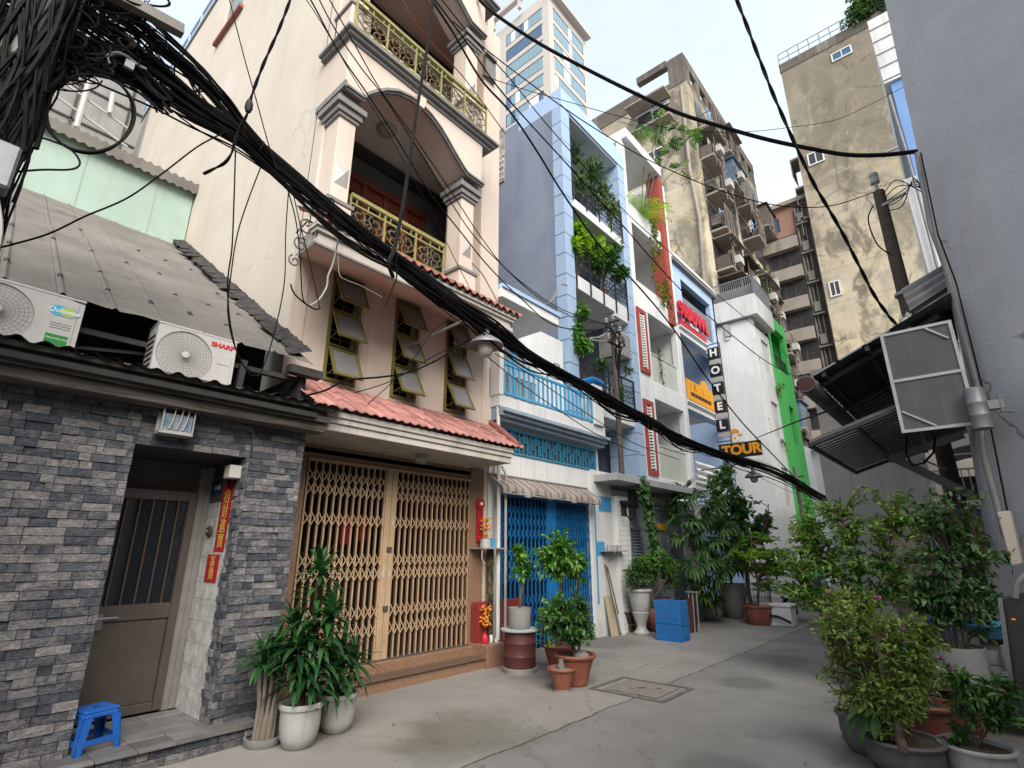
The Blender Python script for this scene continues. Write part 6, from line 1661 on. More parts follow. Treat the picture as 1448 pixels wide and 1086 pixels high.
def lowr(a, t):
    y = 7.9 + a*3.4; x = -1.55 + t*1.65; z = 3.0 + t*.52 + .022*math.cos(y*2*math.pi/.16)
    return (x, y, z)
def rib(k):
    y0 = 7.9 + k*.17; y1 = y0 + .17
    P_ = lambda y, t, dz: (-1.55 + t*1.65, y, 3.0 + t*.52 + dz)
    b.add([P_(y0,0,0),P_(y0+.085,0,0),P_(y0+.085,1,0),P_(y0,1,0)], [(0,1,2,3)], 0)
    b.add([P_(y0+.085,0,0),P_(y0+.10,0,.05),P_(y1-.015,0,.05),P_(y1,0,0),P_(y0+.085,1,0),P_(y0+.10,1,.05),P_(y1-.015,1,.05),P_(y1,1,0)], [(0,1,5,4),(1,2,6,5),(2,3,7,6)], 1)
for k in range(20): rib(k)
b.build('lower_sheet', [K['tin_clear'], K['tin_dark']], LC)
b = MB()
for x in (-1.54,-.98,-.35): b.bar((x,7.88,2.95+(x+1.55)*.315),(x,11.32,2.95+(x+1.55)*.315),.045,.05)
for y in (7.89,11.3): b.bar((-1.55,y,2.96),(.05,y,3.46),.04,.05)
b.bar(aty(1258,645,8.6),aty(1378,702,8.6),.09,.10); b.bar(aty(1258,650,8.6),aty(1362,614,8.6),.08,.09)
b.bar(aty(1300,600,8.6),aty(1310,640,8.6),.05,.05)
for (u0,v0,u1,v1) in ((1275,627,1292,608),(1305,650,1338,664)): b.bar(aty(u0,v0,8.7),aty(u1,v1,8.7),.02,.02)
b.build('lower_frame', K['black_iron'], LC)
b = MB(); b.tube([(-1.46,7.85,3.80),(-1.46,11.6,3.80)], .115, 16); b.build('rolled_awning', mat('grey_rolled_tarp', (.12,.13,.14), (.08,.085,.09), scale=6), LC, smooth=True)
b = MB(); b.lathe([(0,0),(.09,0),(.113,.006),(.0,.012)], (0,0,0), 20); b.v = [(-1.46 + x, 7.845 - z, 3.80 + y*.8) for x,y,z in b.v]; b.build('roll_cap', mat('dark_red_cap', (.055,.018,.018)), LC)
b = MB(); b.tube([aty(1283,610,8.2),aty(1281,640,8.2),aty(1290,658,8.2),aty(1306,655,8.2),aty(1320,640,8.2),aty(1323,615,8.2)], .014, 6); b.build('hanging_hose', K['cable'], LC)
PS = thing('plastic_screen', (-.15, 7.8, 3.6), 'dusty translucent plastic screen in an aluminium frame above the lean-to', 'screen')
b = MB(); b.box(-.50,.16,7.80,7.806,2.99,4.21); b.box(-.50,-.494,7.81,8.5,2.99,4.21); b.build('sheet', K['poly'], PS)
b = MB()
for x in (-.52,.16): b.box(x,x+.035,7.78,7.82,2.96,4.24)
for z in (2.96,3.59,4.205): b.box(-.485,.16,7.782,7.818,z,z+.035)
b.bar((-.47,7.79,3.22),(-.18,7.79,3.0),.03,.02); b.bar((.13,7.79,4.02),(-.06,7.79,4.2),.03,.02); b.build('frame', K['alu'], PS)
t = thing('torn_tin_sheets', (-.1, 8.9, 4.8), 'bent ribbed tin sheets and a crumpled tarpaulin stacked above the plastic screen', 'tin sheets')
def sheet(px, y, n, d, name):
    b = MB(); A, B, Cc, D_ = [aty(u, v, y + o) for u, v, o in px]
    def fn(a, t):
        p = A.lerp(B, a).lerp(D_.lerp(Cc, a), t); h = .035*math.cos(t*n*2*math.pi)
        return (p.x, p.y - h, p.z + h*.6)
    b.grid(fn, 6, 60); return b.build(name, K['tin'], t)
sheet([(1275,412,.32),(1340,374,.32),(1350,402,.0),(1288,442,.0)], 8.6, 3, 0, 'tin_sheet')
sheet([(1290,440,.28),(1345,402,.28),(1356,428,.0),(1312,456,.0)], 8.45, 3, 0, 'tin_sheet')
b = MB()
A, B, Cc, D_ = aty(1258,474,8.3), aty(1282,440,8.5), aty(1300,452,8.9), aty(1285,470,8.1)
b.grid(lambda a, t: tuple(A.lerp(B,a).lerp(D_.lerp(Cc,a),t) + Vector((.05*mnoise.noise(Vector((a*5,t*5,1))), .1*mnoise.noise(Vector((a*4,t*6,4))), .09*mnoise.noise(Vector((a*5,t*5,9)))))), 14, 14)
b.build('crumpled_tarp', K['ac'], t)

# ------------------------------------------------------------------ houses behind the plants on the right
BF = thing('blue_far_building', (.7, 20, 0), 'tall bright blue and white building seen in a sliver beside the grey wall', 'building')
b = MB(); b.box(.62,8,20,30,0,17.6); b.build('wall', K['blue_far'], BF)
b = MB(); b.box(.28,.62,19.95,30,0,13.6); b.box(.45,8,19.9,30,17.6,20.6)
for k in range(5): b.box(.44,8,19.88,19.9,17.7+k*.6,17.74+k*.6,1)
b.build('white_cladding', [K['white_old'], K['trim_grey']], BF)
b = MB(); b.tube([(.5,19.85,17),(.55,19.8,13),(.5,19.85,8)], .05, 6); b.tube([(.35,19.5,14.6),(.0,19.2,14.4),(-.06,19.2,14.25)],.05,6); b.build('pipe', K['trim_grey'], BF)
HR = thing('concrete_house', (-1, 17, 0), 'grimy concrete house with an upstairs railing behind the potted trees', 'house')
yy = 16.5
xl = atplan(1166,690,(0,yy),(1,yy)).x
b = MB(); b.wally(yy,yy+.25,xl,5,0,4.6,[(-.75,1.6,2.55,4.2),(-2.0,-.6,.0,1.9)]); b.box(xl,xl+.25,yy+.25,yy+8,0,4.6); b.build('wall', mat('grimy_pale_render', (.50,.465,.43), (.37,.345,.315), scale=1.2, bump=.25, streak=.5, scol=(.18,.165,.15)), HR)
b = MB(); b.box(xl-.1,5,yy+1.4,yy+1.6,0,7); b.build('inside', mat('dim_far_wall', (.34,.31,.28), (.24,.22,.2), scale=1.5), HR)
b = MB(); b.box(-1.1,2.2,yy-1.1,yy,2.40,2.56); b.build('balcony_slab', K['apt2'], HR)
b = MB()
for k in range(22): b.bar((-1.05+k*.13,yy-1.05,2.56),(-1.05+k*.13,yy-1.05,3.35),.022)
b.bar((-1.08,yy-1.05,3.35),(1.8,yy-1.05,3.35),.035); b.bar((-1.08,yy-1.05,2.62),(1.8,yy-1.05,2.62),.03); b.build('railing', K['ac'], HR)
b = MB(); b.box(-.35,.25,yy-.9,yy-.5,2.7,3.2); b.box(.4,.8,yy-.9,yy-.6,2.56,3.0); b.build('stored_boxes', K['black_iron'], HR)
b = MB(); b.box(-2.4,4,yy-.7,yy-.02,4.35,4.5)
n = 18
pts = [(-.9+2.4*k/n, 4.2-0.001) for k in range(n+1)]
b.build('eaves', K['apt2'], HR)
t = thing('fabric_canopy', (-.1, 15.5, 3.7), 'beige fabric canopy curving above the upstairs railing', 'canopy')
b = MB(); b.grid(lambda a,s: (-.45+a*1.4, 14.9+s*.9, 3.55 + .55*math.sin(math.pi*min(1,.15+s*.8)) - .18*(2*a-1)**2), 12, 12); b.build('fabric', mat('beige_fabric', (.42,.38,.33), (.33,.30,.26), scale=2), t)
b = MB(); b.tube([(-.45,14.9,3.6),(.95,14.9,3.6)], .02, 6); b.build('pole', K['alu'], t)
# stall table with blue cloth and clutter behind the pots
t = thing('blue_drum', tuple(atz(1300,940,.0)), 'large blue plastic drum half hidden behind the potted shrubs', 'drum')
c = atplan(1298,905,(-.9,8.0),(0,8.0)); b = MB()
b.lathe([(.0,0),(.26,0),(.30,.04),(.31,.25),(.325,.27),(.31,.29),(.31,.55),(.325,.57),(.31,.59),(.30,.82),(.27,.88),(0,.885)], (c.x,8.0,0), 28)
b.build('drum_body', mat('faded_blue_plastic', (.035,.13,.30), (.025,.10,.24), rough=.45, scale=3, streak=.3), t, smooth=True)
b = MB(); b.tube([(c.x+.33*math.cos(a), 8.0+.33*math.sin(a), .84) for a in [k*math.pi/12 for k in range(25)]], .016, 6); b.build('clamp_ring', K['alu'], t)
# unseen house row added opposite the slate house to shade the lower fronts
NB = thing('added_shade_house', (1.5, -3, 0), 'unseen plain cream house front beside the viewpoint, added to shade the lower fronts', 'house')
b = MB(); b.wallx(1.7, 1.95, -16, 3.6, 0, 4.2, [(-1.4,-.3,0,2.2),(-4.5,-3.2,1.0,2.4)]); b.box(1.95,8,3.4,3.6,0,4.2); b.build('wall', K['cream'], NB)
b = MB(); b.box(2.0,2.05,-15.8,3.3,0,4.1); b.build('dark_inside', K['dark'], NB)
b = MB(); b.box(1.5,8,-16,3.7,4.2,4.35); b.build('roof_slab', K['trim_grey'], NB)
# ------------------------------------------------------------------ poles, lamps and cables
def smooth_path(pts, sub=8):
    pts = [Vector(p) for p in pts]; out = []
    for i in range(len(pts)-1):
        p0 = pts[max(i-1,0)]; p1 = pts[i]; p2 = pts[i+1]; p3 = pts[min(i+2,len(pts)-1)]
        for k in range(sub):
            t = k/sub
            out.append(.5*((2*p1) + (p2-p0)*t + (2*p0-5*p1+4*p2-p3)*t*t + (3*p1-p0-3*p2+p3)*t**3))
    out.append(pts[-1]); return out
def cable(label, pts, r, m='cable', sub=8, twist=0, n=6, name='overhead_cable', group='cables strung across the alley'):
    b = MB(); P = smooth_path(pts, sub)
    if twist:
        L = 0; acc = [0]
        for a, c in zip(P, P[1:]): L += (c-a).length; acc.append(L)
        Q = smooth_path(pts, sub*5); 
        for ph in (0, math.pi):
            L = 0; o = []
            for i, p in enumerate(Q):
                if i: L += (p-Q[i-1]).length
                d = (Q[min(i+1,len(Q)-1)]-Q[max(i-1,0)]).normalized(); s = d.cross(Vector((0,0,1)))
                s = s.normalized() if s.length > .01 else Vector((1,0,0)); u = s.cross(d)
                o.append(p + (s*math.cos(L*twist+ph) + u*math.sin(L*twist+ph))*r*.75)
            b.tube(o, r, 6)
    else: b.tube(P, r, n)
    return single(b, name, K[m], label, 'cable', group)

# utility pole wrapped in cable, upper left
PL = thing('utility_pole', (-4.32, -.10, 0), 'utility pole wrapped in a thick tangle of black cable at the left edge', 'utility pole')
b = MB(); b.tube([(-4.32,-.10,0),(-4.32,-.09,9.5)], [.15,.11], 14); b.build('shaft', K['conc_pole'], PL, smooth=True)
q = random.Random(5); b = MB()
for k in range(80):
    a0 = q.uniform(0,6.28); z = q.uniform(2.6,4.6); pts = []; r0 = .13 + q.random()*.07
    L = q.uniform(1.0,2.6)
    for j in range(10):
        t = j/9; a = a0 + .9*math.sin(t*3+k); rr = r0 + .07*mnoise.noise(Vector((k*1.7, t*4, 0)))*.6
        pts.append((-4.32 + rr*math.cos(a), -.09 + rr*math.sin(a), z + L*t))
    b.tube(smooth_path(pts,2), q.choice((.007,.009,.012,.017)), 5)
b.build('wrapped_cables', K['cable'], PL)
b = MB(); p_ = atx(55,75,-4.1); b.bar((-4.25,.0,6.3),(-3.9,.5,6.35),.09,.09); b.bar((-4.25,-.4,5.6),(-4.25,.7,5.75),.08,.09); b.tube([(-4.2,.36,5.95),(-4.2,.40,6.6)],.06,10); b.build('cross_arm', K['conc_pole'], PL)
t = thing('meter_box', tuple(atx(8,232,-4.0)), 'pale grey meter box on the cable-wrapped pole at the left edge', 'meter box')
c = atx(0,232,-4.0); b = MB(); b.box(-4.12,-3.97,c.y-.24,c.y+.07,c.z-.15,c.z+.15); b.build('box', K['lamp_metal'], t, bevel=.015)
b = MB(); b.tube(smooth_path([(-3.95,c.y+.02,c.z-.2),(-3.9,c.y+.1,c.z-.6),(-4.0,c.y-.05,c.z-1.2)]), .012, 6); b.build('lead', K['cable_grey'], t)

# thick main bundle along the house fronts
MAIN = [(-90,-95),(20,-5),(100,42),(179,90),(230,122),(282,159),(331,188),(365,213),(414,252),(464,293),(512,330),(549,359),(584,388),(624,418),(661,443),(698,467),(743,499),(784,523),(826,546),(867,570),(920,598),(960,620),(1000,637),(1040,649),(1085,662),(1120,678),(1145,694),(1170,708)]
base = [atx(u, v, -4.6) for u, v in MAIN] + [Vector((-4.6, 28.0, 3.75)), Vector((-4.6, 32.7, 4.6))]
b = MB(); q = random.Random(9)
for k in range(50):
    a = q.uniform(0,6.28); rr = math.sqrt(q.random())*(1.55 if k % 5 == 0 else 1)
    pts = []
    n = len(base); drop = q.random() < .35
    for i, p in enumerate(base):
        y = p.y
        fan = .062 + .17*max(0, (1.6 - y)/1.6)**1.3 + (.03 if 3.2 < y < 5.2 else 0) + (.05*max(0,(y-9)/14))
        nz_ = mnoise.noise(Vector((k*3.3, y*.9, 0)))*.045; nz2 = mnoise.noise(Vector((k*5.1, y*.9, 5)))*.055
        pts.append(p + Vector((rr*fan*math.cos(a)*.8 + nz_, 0, rr*fan*math.sin(a) + nz2 - ((.05+.12*rr) if drop else 0)*math.sin(y*1.1+k)**2)))
    b.tube(smooth_path(pts, 3), q.choice((.007,.009,.011,.014,.018)), 5)
for i in range(7, len(base)-1, 2):   # ties
    p = base[i]; b.tube([(p.x+.1*math.cos(x), p.y+.012*math.sin(3*x), p.z+.1*math.sin(x)) for x in [j*.524 for j in range(13)]], .008, 4)
single(b, 'cable_bundle', K['cable'], 'thick sagging black bundle of many cables along the house fronts', 'cable bundle')
# second fan of cables that joins it from higher up the pole
b = MB(); q = random.Random(10)
UPB = [(60,-130),(150,-2),(195,35),(232,66),(282,109),(320,150),(355,195),(405,244),(464,292),(512,330),(560,367),(630,422),(700,468)]
bp_ = [atx(u, v, -4.55 if u < 380 else -4.59) for u, v in UPB]
for k in range(34):
    a = q.uniform(0,6.28); rr = math.sqrt(q.random()); pts = []
    for i, p in enumerate(bp_):
        f = .035 + .115*max(0, 1-i/7)**.8
        pts.append(p + Vector((rr*f*math.cos(a), 0, rr*f*math.sin(a)*1.1 + .05*mnoise.noise(Vector((k*2.2, i*.8, 3))))))
    b.tube(smooth_path(pts, 4), q.choice((.005,.007,.009,.012)), 5)
for k in range(34):    # slack strands that cross from one fan to the other
    i0 = q.randrange(0,5); p0 = bp_[i0].lerp(bp_[i0+1], q.random()); i1 = q.randrange(2,7); p1 = base[i1].lerp(base[i1+1], q.random()); mid = (p0+p1)/2 + Vector((0, q.uniform(-.1,.1), q.uniform(-.22,.14)))
    b.tube(smooth_path([p0,mid,p1],6), q.choice((.004,.006,.008)), 4)
single(b, 'cable_bundle', K['cable'], 'looser fan of black cables dropping from the pole top into the thick bundle', 'cable bundle')
# knot of loops round the pole head
b = MB(); q = random.Random(12)
for k in range(170):
    u0, v0 = q.uniform(-20,190), q.uniform(-30,105)
    if v0 > 118 - abs(u0-80)*.45: continue
    c = atx(u0, v0, -4.4 + q.uniform(-.15,.15)); R_ = q.uniform(.04,.17); a0 = q.uniform(0,6.28); sp = q.uniform(2,6); tl = q.uniform(-.9,.9)
    pts = []
    for j in range(9):
        t = j/8; a = a0 + sp*t
        pts.append(c + Vector((R_*.5*math.sin(a*1.3+tl), R_*math.cos(a)*1.5, R_*math.sin(a) - R_*tl*t)))
    b.tube(smooth_path(pts,3), q.choice((.004,.006,.008,.011)), 4)
for k in range(46):   # dense short bundle slanting from the pole to the fan
    pts = [atx(u+q.uniform(-14,14), v+q.uniform(-13,13), -4.45+q.uniform(-.08,.08)) for u, v in ((-15,190),(35,135),(75,108),(120,88),(175,92),(235,150))]
    b.tube(smooth_path(pts,4), q.choice((.007,.010,.014)), 5)
single(b, 'cable_tangle', K['cable'], 'dense knot of black cable loops around the head of the left pole', 'cable tangle')
b = MB()
for k in range(3):
    pts = [atx(127+(61+k*1.5)*math.cos(a), 160+(57-k*1.2)*math.sin(a), -4.36+.012*k) for a in [2*math.pi*j/40 for j in range(41)]]
    b.tube(pts, .010, 6)
single(b, 'cable_coil', K['cable'], 'round coil of spare black cable hanging in front of the mint wall', 'cable coil')
b = MB(); b.tube(smooth_path([atx(u,v,-4.35) for u,v in ((155,90),(152,80),(165,75),(180,80),(195,92),(207,98))]), .012, 6); b.obox(atx(183,92,-4.33), .03,.06,.07)
single(b, 'cable_tag', K['lamp_metal'], 'pale cable loop with a small grey tag on the left cable fan', 'cable tag')

t = thing('utility_pole', (-4.72, 21.0, 0), 'short weathered pole carrying the cable bundle beyond the lime shrub, near the alley end', 'utility pole')
b = MB(); b.tube([(-4.72,21.0,0),(-4.72,21.0,4.5)], [.085,.07], 12); b.build('shaft', K['conc_pole'], t, smooth=True)
b = MB(); b.bar((-4.85,21.0,4.15),(-4.45,21.0,4.15),.05); b.build('cross_arm', K['pole_brown'], t)
# single cables
A1, B1 = (-5.35,5.35), (.28,8.2)
cable('thick black cable swooping from the cream house roof to the grey corner', [atplan(u,v,A1,B1) for u,v in ((676,-2),(700,20),(760,60),(830,98),(900,133),(960,160),(1010,176),(1080,196),(1150,211),(1200,219),(1250,219),(1297,214))], .030)
A2, B2 = (-1.2,4.0), (-.3,8.6)
cable('twisted black cable dropping from the top of the view to the torn tin sheets', [atplan(u,v,A2,B2) for u,v in ((1030,-30),(1042,0),(1065,60),(1090,125),(1118,190),(1150,258),(1185,318),(1212,370),(1235,415),(1258,448),(1278,468))], .013, twist=11)
A3, B3 = (-4.9,1.5), (-5.9,10.9)
for k, (lab, pp, r) in enumerate((
    ('cable passing the arched balcony, left of three running to the roof mast', ((425,-25),(445,10),(480,75),(519,132),(560,195),(606,270),(649,325),(693,379),(740,425),(790,462),(866,468)), .011),
    ('cable passing the arched balcony, middle of three running to the roof mast', ((440,-25),(470,35),(510,95),(545,140),(600,225),(660,320),(700,365),(745,405),(800,440),(868,462)), .009),
    ('cable passing the arched balcony, right of three running to the roof mast', ((455,-20),(500,60),(540,130),(590,200),(636,268),(680,335),(720,385),(775,430),(830,455),(869,456)), .009))):
    cable(lab, [atplan(u,v,A3,B3) for u,v in pp], r)
cable('thin black wire dropping past the arched balcony into the bundle', [atplan(u,v,A3,B3) for u,v in ((405,-40),(450,25),(500,110),(550,190),(610,300),(650,380),(690,455))], .006)
A4, B4 = (-4.9,4.5), (-4.6,22)
for lab, pp, r in (
    ('thick cable crossing in front of the blue flank, lowest of three', ((590,-30),(640,45),(680,112),(722,159),(760,215),(797,275),(850,350),(900,402),(950,462),(1000,535),(1050,598),(1090,640),(1130,682)), .020),
    ('cable crossing in front of the blue flank, middle of three', ((600,-20),(660,60),(700,118),(745,170),(800,230),(840,275),(880,318),(930,375),(985,432),(1040,478),(1090,515),(1140,540),(1165,558)), .015),
    ('cable crossing in front of the blue flank, highest of three', ((610,-20),(665,50),(720,110),(770,172),(830,240),(890,305),(940,350),(1000,405),(1060,455),(1110,500),(1140,540)), .011)):
    cable(lab, [atplan(u,v,A4,B4) for u,v in pp], r)
cable('dark red cable looping past the upper balcony of the cream house', [atplan(u,v,A3,B3) for u,v in ((555,-30),(580,20),(610,60),(640,92),(660,115),(690,155),(715,190))], .010, 'cable_red')
A5, B5 = (-4.9,4.6), (-.27,12)
cable('long black wire from the cream house to the insulator of the right-hand pole', [atplan(u,v,A5,B5) for u,v in ((640,30),(690,72),(750,118),(820,168),(900,217),(960,246),(1020,270),(1080,287),(1130,293),(1180,290),(1235,272))], .010)
cable('thin wire above the long black wire, fading against the old block', [atplan(u,v,A5,B5) for u,v in ((680,106),(740,126),(800,143),(870,163),(940,180),(1010,187),(1060,186),(1110,181),(1180,170),(1230,148),(1280,122))], .006)
A6, B6 = (-3.6,2.2), (-4.6,3.9)
cable('stiff black cable rising steeply from the bundle past the balconies', [atplan(u,v,A6,B6) for u,v in ((614,-20),(605,60),(592,140),(580,220),(570,290),(558,350),(550,372),(556,392))], .022)
cable('short twisted tail hanging below the stiff black cable', [atplan(u,v,A6,B6) for u,v in ((560,352),(561,390),(556,405),(551,418),(545,433))], .008)
A7, B7 = (-3.9,.9), (-4.6,1.2)
cable('twisted cable with a joint bulge falling in front of the cream flank', [atplan(u,v,(-3.9,1.2),(-4.5,1.0)) for u,v in ((414,-10),(395,40),(372,92),(356,135),(350,160),(335,190),(328,215),(318,230),(300,240),(288,246))], .008, twist=16)
b = MB(); c = atplan(352,150,(-3.9,1.2),(-4.5,1.0)); b.lathe([(0,-.07),(.02,-.06),(.032,-.02),(.03,.02),(.018,.06),(0,.07)], c, 12)
single(b, 'cable_joint', K['rubber'], 'black taped joint on the twisted cable before the cream flank', 'cable joint', smooth=True)
cable('thin straight wire crossing the cream flank from the top edge', [atx(u,v,-4.5) for u,v in ((322,-10),(345,80),(362,140),(380,205),(392,240))], .006)
cable('thin dark wire slung from the bundle across the mint wall', [atx(u,v,-4.5) for u,v in ((-10,352),(20,345),(70,330),(120,306),(180,280),(230,245),(280,207),(318,187))], .007)
cable('looped wire swinging out from the meter box over the mint wall', [atx(u,v,-4.3) for u,v in ((20,243),(60,240),(95,240),(110,236),(112,226),(98,210),(70,198),(45,190),(30,170),(22,130))], .007)
for i, (lab, pp, r) in enumerate((
    ('pair-like left dropper hanging from the bundle to the tin awning', ((333,212),(331,280),(328,350),(322,400),(326,460),(340,510),(362,532)), .007),
    ('right dropper hanging from the bundle to the tin awning', ((372,228),(352,280),(336,330),(327,385),(322,440),(332,490),(352,528),(364,530)), .006),
    ('straight thin dropper left of the cream house windows', ((408,270),(404,330),(402,400),(388,470),(372,520),(364,532)), .006),
    ('thin dropper beside the scroll bracket', ((405,262),(418,310),(424,360),(428,420),(438,433)), .007),
    ('second thin dropper beside the scroll bracket', ((412,262),(425,320),(440,380),(452,435)), .006),
    ('wire loop drooping left of the first window slot', ((411,402),(416,415),(430,428),(445,437),(453,436)), .008))):
    cable(lab, [atx(u,v,-4.7) for u,v in pp], r)
cable('pale grey cable dangling beside the first window slot', [atx(u,v,-4.8) for u,v in ((480,328),(475,355),(470,375),(464,390),(462,405),(454,420),(446,428),(438,432))], .010, 'cable_grey')
cable('thin pale wire over the tops of the window slots', [atx(u,v,-4.8) for u,v in ((478,360),(480,388),(490,396),(510,404),(540,420))], .005, 'cable_grey')
cable('slack black lead from the near street lamp across the window slots', [atx(u,v,-4.7) for u,v in ((430,560),(460,552),(490,538),(540,533),(580,526),(620,508),(650,488),(672,478))], .011)
cable('thin lead under the slack lamp lead', [atx(u,v,-4.72) for u,v in ((500,556),(550,540),(590,518),(620,500),(655,485))], .006)
cable('thin lead climbing from the lower tiles to the canopy lip', [atx(u,v,-4.9) for u,v in ((520,572),(560,535),(590,500),(612,468),(630,455),(640,443))], .005)
cable('grey cable arched over the canopy of the blue-gated house', [atx(u,v,-5.7) for u,v in ((663,368),(680,385),(692,405),(700,420),(706,432))], .012, 'cable_grey')
cable('grey cable curving up the corner of the tall blue house', [atx(u,v,-6.9) for u,v in ((766,433),(780,425),(788,412),(793,402),(802,404))], .020, 'cable_grey')
A8, B8 = (-4.4,9), (-1.4,7.85)
cable('wire across the far white flank to the rolled awning', [atplan(u,v,(-5.5,19.5),(-1.5,8)) for u,v in ((1068,620),(1100,607),(1130,595),(1160,585),(1185,573))], .012)
for i, (lab, pp) in enumerate((
    ('thin wire under the bundle past the blue balcony, upper', ((700,500),(750,530),(800,565),(850,598),(900,628),(960,650))),
    ('thin wire under the bundle past the blue balcony, lower', ((690,505),(740,545),(790,580),(840,612),(880,632),(905,640))),
    ('thin wire beneath the far lamp', ((1040,655),(1070,672),(1110,692),(1150,705))))):
    cable(lab, [atx(u,v,-4.75) for u,v in pp], .007)

# street lamps under the bundle
def street_lamp(loc, rot, label):
    t = thing('street_lamp', loc, label, 'street lamp', 'enamel street lamps hung from the cable bundle')
    x, y, z = loc; b = MB()
    b.lathe([(.05,.18),(.07,.15),(.10,.13),(.20,.06),(.238,.01),(.24,-.005),(.232,-.004),(.19,.05),(.08,.11),(0,.12)], loc, 32); b.build('shade', K['lamp_metal'], t, smooth=True)
    b = MB(); b.lathe([(.095,.06),(.105,-.02),(.10,-.08),(.08,-.13),(.045,-.155),(0,-.16)], loc, 24); b.build('globe', K['lamp_glass'], t, smooth=True)
    b = MB(); b.lathe([(0,.30),(.035,.29),(.05,.26),(.05,.18),(.06,.16),(0,.15)], loc, 16); b.tube(smooth_path([(x,y,z+.28),(x-.02,y-.05,z+.38),(x-.12,y-.12,z+.42),(x-.5,y-.2,z+.36),(x-1.4,y-.2,z+.3)]), .02, 8); b.build('arm', K['lamp_metal'], t, smooth=True)
    return t
street_lamp((-4.62,4.80,4.26), 0, 'nearer grey street lamp with a dusty globe, in front of the third window slot')
street_lamp((-4.62,15.76,3.60), 0, 'smaller far street lamp under the tour sign')

# mast with insulators on the forecourt canopy, and concrete pole on the right
t = thing('service_mast', (-6.1, 10.95, 3.17), 'rusty service mast with white insulators standing on the forecourt canopy', 'mast')
b = MB(); b.tube([(-6.1,10.95,3.17),(-6.1,10.95,7.0)], .065, 10); b.build('tube', K['pole_brown'], t, smooth=True)
b = MB(); b.bar((-6.1,10.6,6.95),(-6.1,11.3,6.95),.06); b.bar((-6.1,10.7,6.55),(-6.1,11.25,6.55),.05); b.bar((-6.2,10.95,7.15),(-5.9,10.95,7.15),.04); b.build('cross_arm', K['black_iron'], t)
b = MB()
for y, z in ((10.62,7.0),(10.95,7.2),(11.28,7.0),(10.72,6.6),(11.22,6.6)): b.lathe([(.03,0),(.05,.03),(.03,.06),(.055,.09),(.03,.13),(0,.14)], (-6.08,y,z), 10)
b.build('insulator', K['pot_white'], t, smooth=True)
b = MB(); q = random.Random(3)
for k in range(8): b.tube(smooth_path([(-6.05,10.7+q.random()*.5,6.9),(-5.95,10.6+q.random()*.7,6.7-q.random()*.3),(-6.0,10.8+q.random()*.4,6.4),(-6.05,10.95,6.0-q.random())]), .012, 5)
b.build('lead', K['cable'], t)
cable('grey cable from the mast to the balcony, upper', [atx(u,v,-6.2) for u,v in ((834,478),(850,476),(862,465),(866,458))], .022, 'cable_grey')
cable('grey cable from the mast to the balcony, lower', [atx(u,v,-6.2) for u,v in ((834,480),(852,483),(868,480),(878,473))], .022, 'cable_grey')
t = thing('utility_pole', (-.27, 12, 0), 'slim brown utility pole with a white insulator behind the torn tin sheets', 'utility pole')
b = MB(); b.tube([(-.27,12,0),(-.27,12,8.75)], [.15,.105], 14); b.build('shaft', K['pole_brown'], t, smooth=True)
b = MB(); b.tube([(-.27,12,8.7),(-.29,12,8.95)],.03,8); b.lathe([(.04,0),(.085,.02),(.085,.13),(.07,.16),(.085,.18),(.08,.25),(0,.26)], (-.29,12,8.95), 16); b.build('insulator', K['pot_white'], t, smooth=True)
b = MB(); b.bar((-.27,11.9,8.35),(.15,11.9,8.45),.05); b.lathe([(.12,0),(.16,0),(.16,.06),(.12,.06)],(-.27,12,6.35),12); b.build('bracket', K['alu'], t)
b = MB(); q = random.Random(8)
for k in range(5): b.tube(smooth_path([(-.2,11.9,8.6-k*.1),(.05,11.8,8.75-.15*k),(.32,11.8,8.4+.06*k),(.42,11.8,8.2+.1*q.random())]), .010, 5)
b.tube(smooth_path([(-.4,12,8.5),(-.55,12,8.2),(-.5,12,7.6),(-.3,11.9,7.2)]), .014, 5)
b.build('lead', K['cable'], t)
# ------------------------------------------------------------------ plants
def ppm(p): return FPX / max(.2, (Vector(p) - Vector((0,0,EYE))).dot(FW))
def blob(u, v, y, ru, rv, ry, n):
    c = aty(u, v, y); k = ppm(c); return (c, (ru/k, ry, rv/k), n)
def blobx(u, v, x, ru, rv, rx, n):
    c = atx(u, v, x); k = ppm(c); return (c, (rx, ru/k, rv/k), n)

POTS = {
 'round': [(.62,0),(.70,.02),(.90,.25),(.97,.5),(.98,.78),(1.0,.86),(1.08,.88),(1.10,.93),(1.08,.985),(1.02,1.0),(.95,.97),(.93,.86),(0,.86)],
 'bowl':  [(.55,0),(.60,.03),(.62,.10),(.72,.35),(.86,.65),(.95,.85),(1.06,.88),(1.10,.94),(1.06,1.0),(.97,.98),(.92,.88),(0,.87)],
 'cyl':   [(.92,0),(.95,.02),(.97,.5),(1.0,.97),(1.0,1.0),(.93,1.0),(.92,.9),(0,.89)],
 'cone':  [(.45,0),(.52,.02),(.80,.35),(.98,.7),(1.0,.9),(.95,1.0),(.86,1.0),(.84,.92),(0,.91)],
 'urn':   [(.62,0),(.66,.04),(.40,.12),(.36,.2),(.5,.3),(.66,.44),(.70,.48),(.60,.5),(.66,.53),(.82,.75),(.90,.93),(1.02,.95),(1.05,.98),(1.0,1.0),(.88,.98),(.85,.9),(0,.9)],
 'saucer':[(.9,0),(1.0,.3),(1.05,1.0),(.95,1.0),(.92,.5),(0,.5)],
}
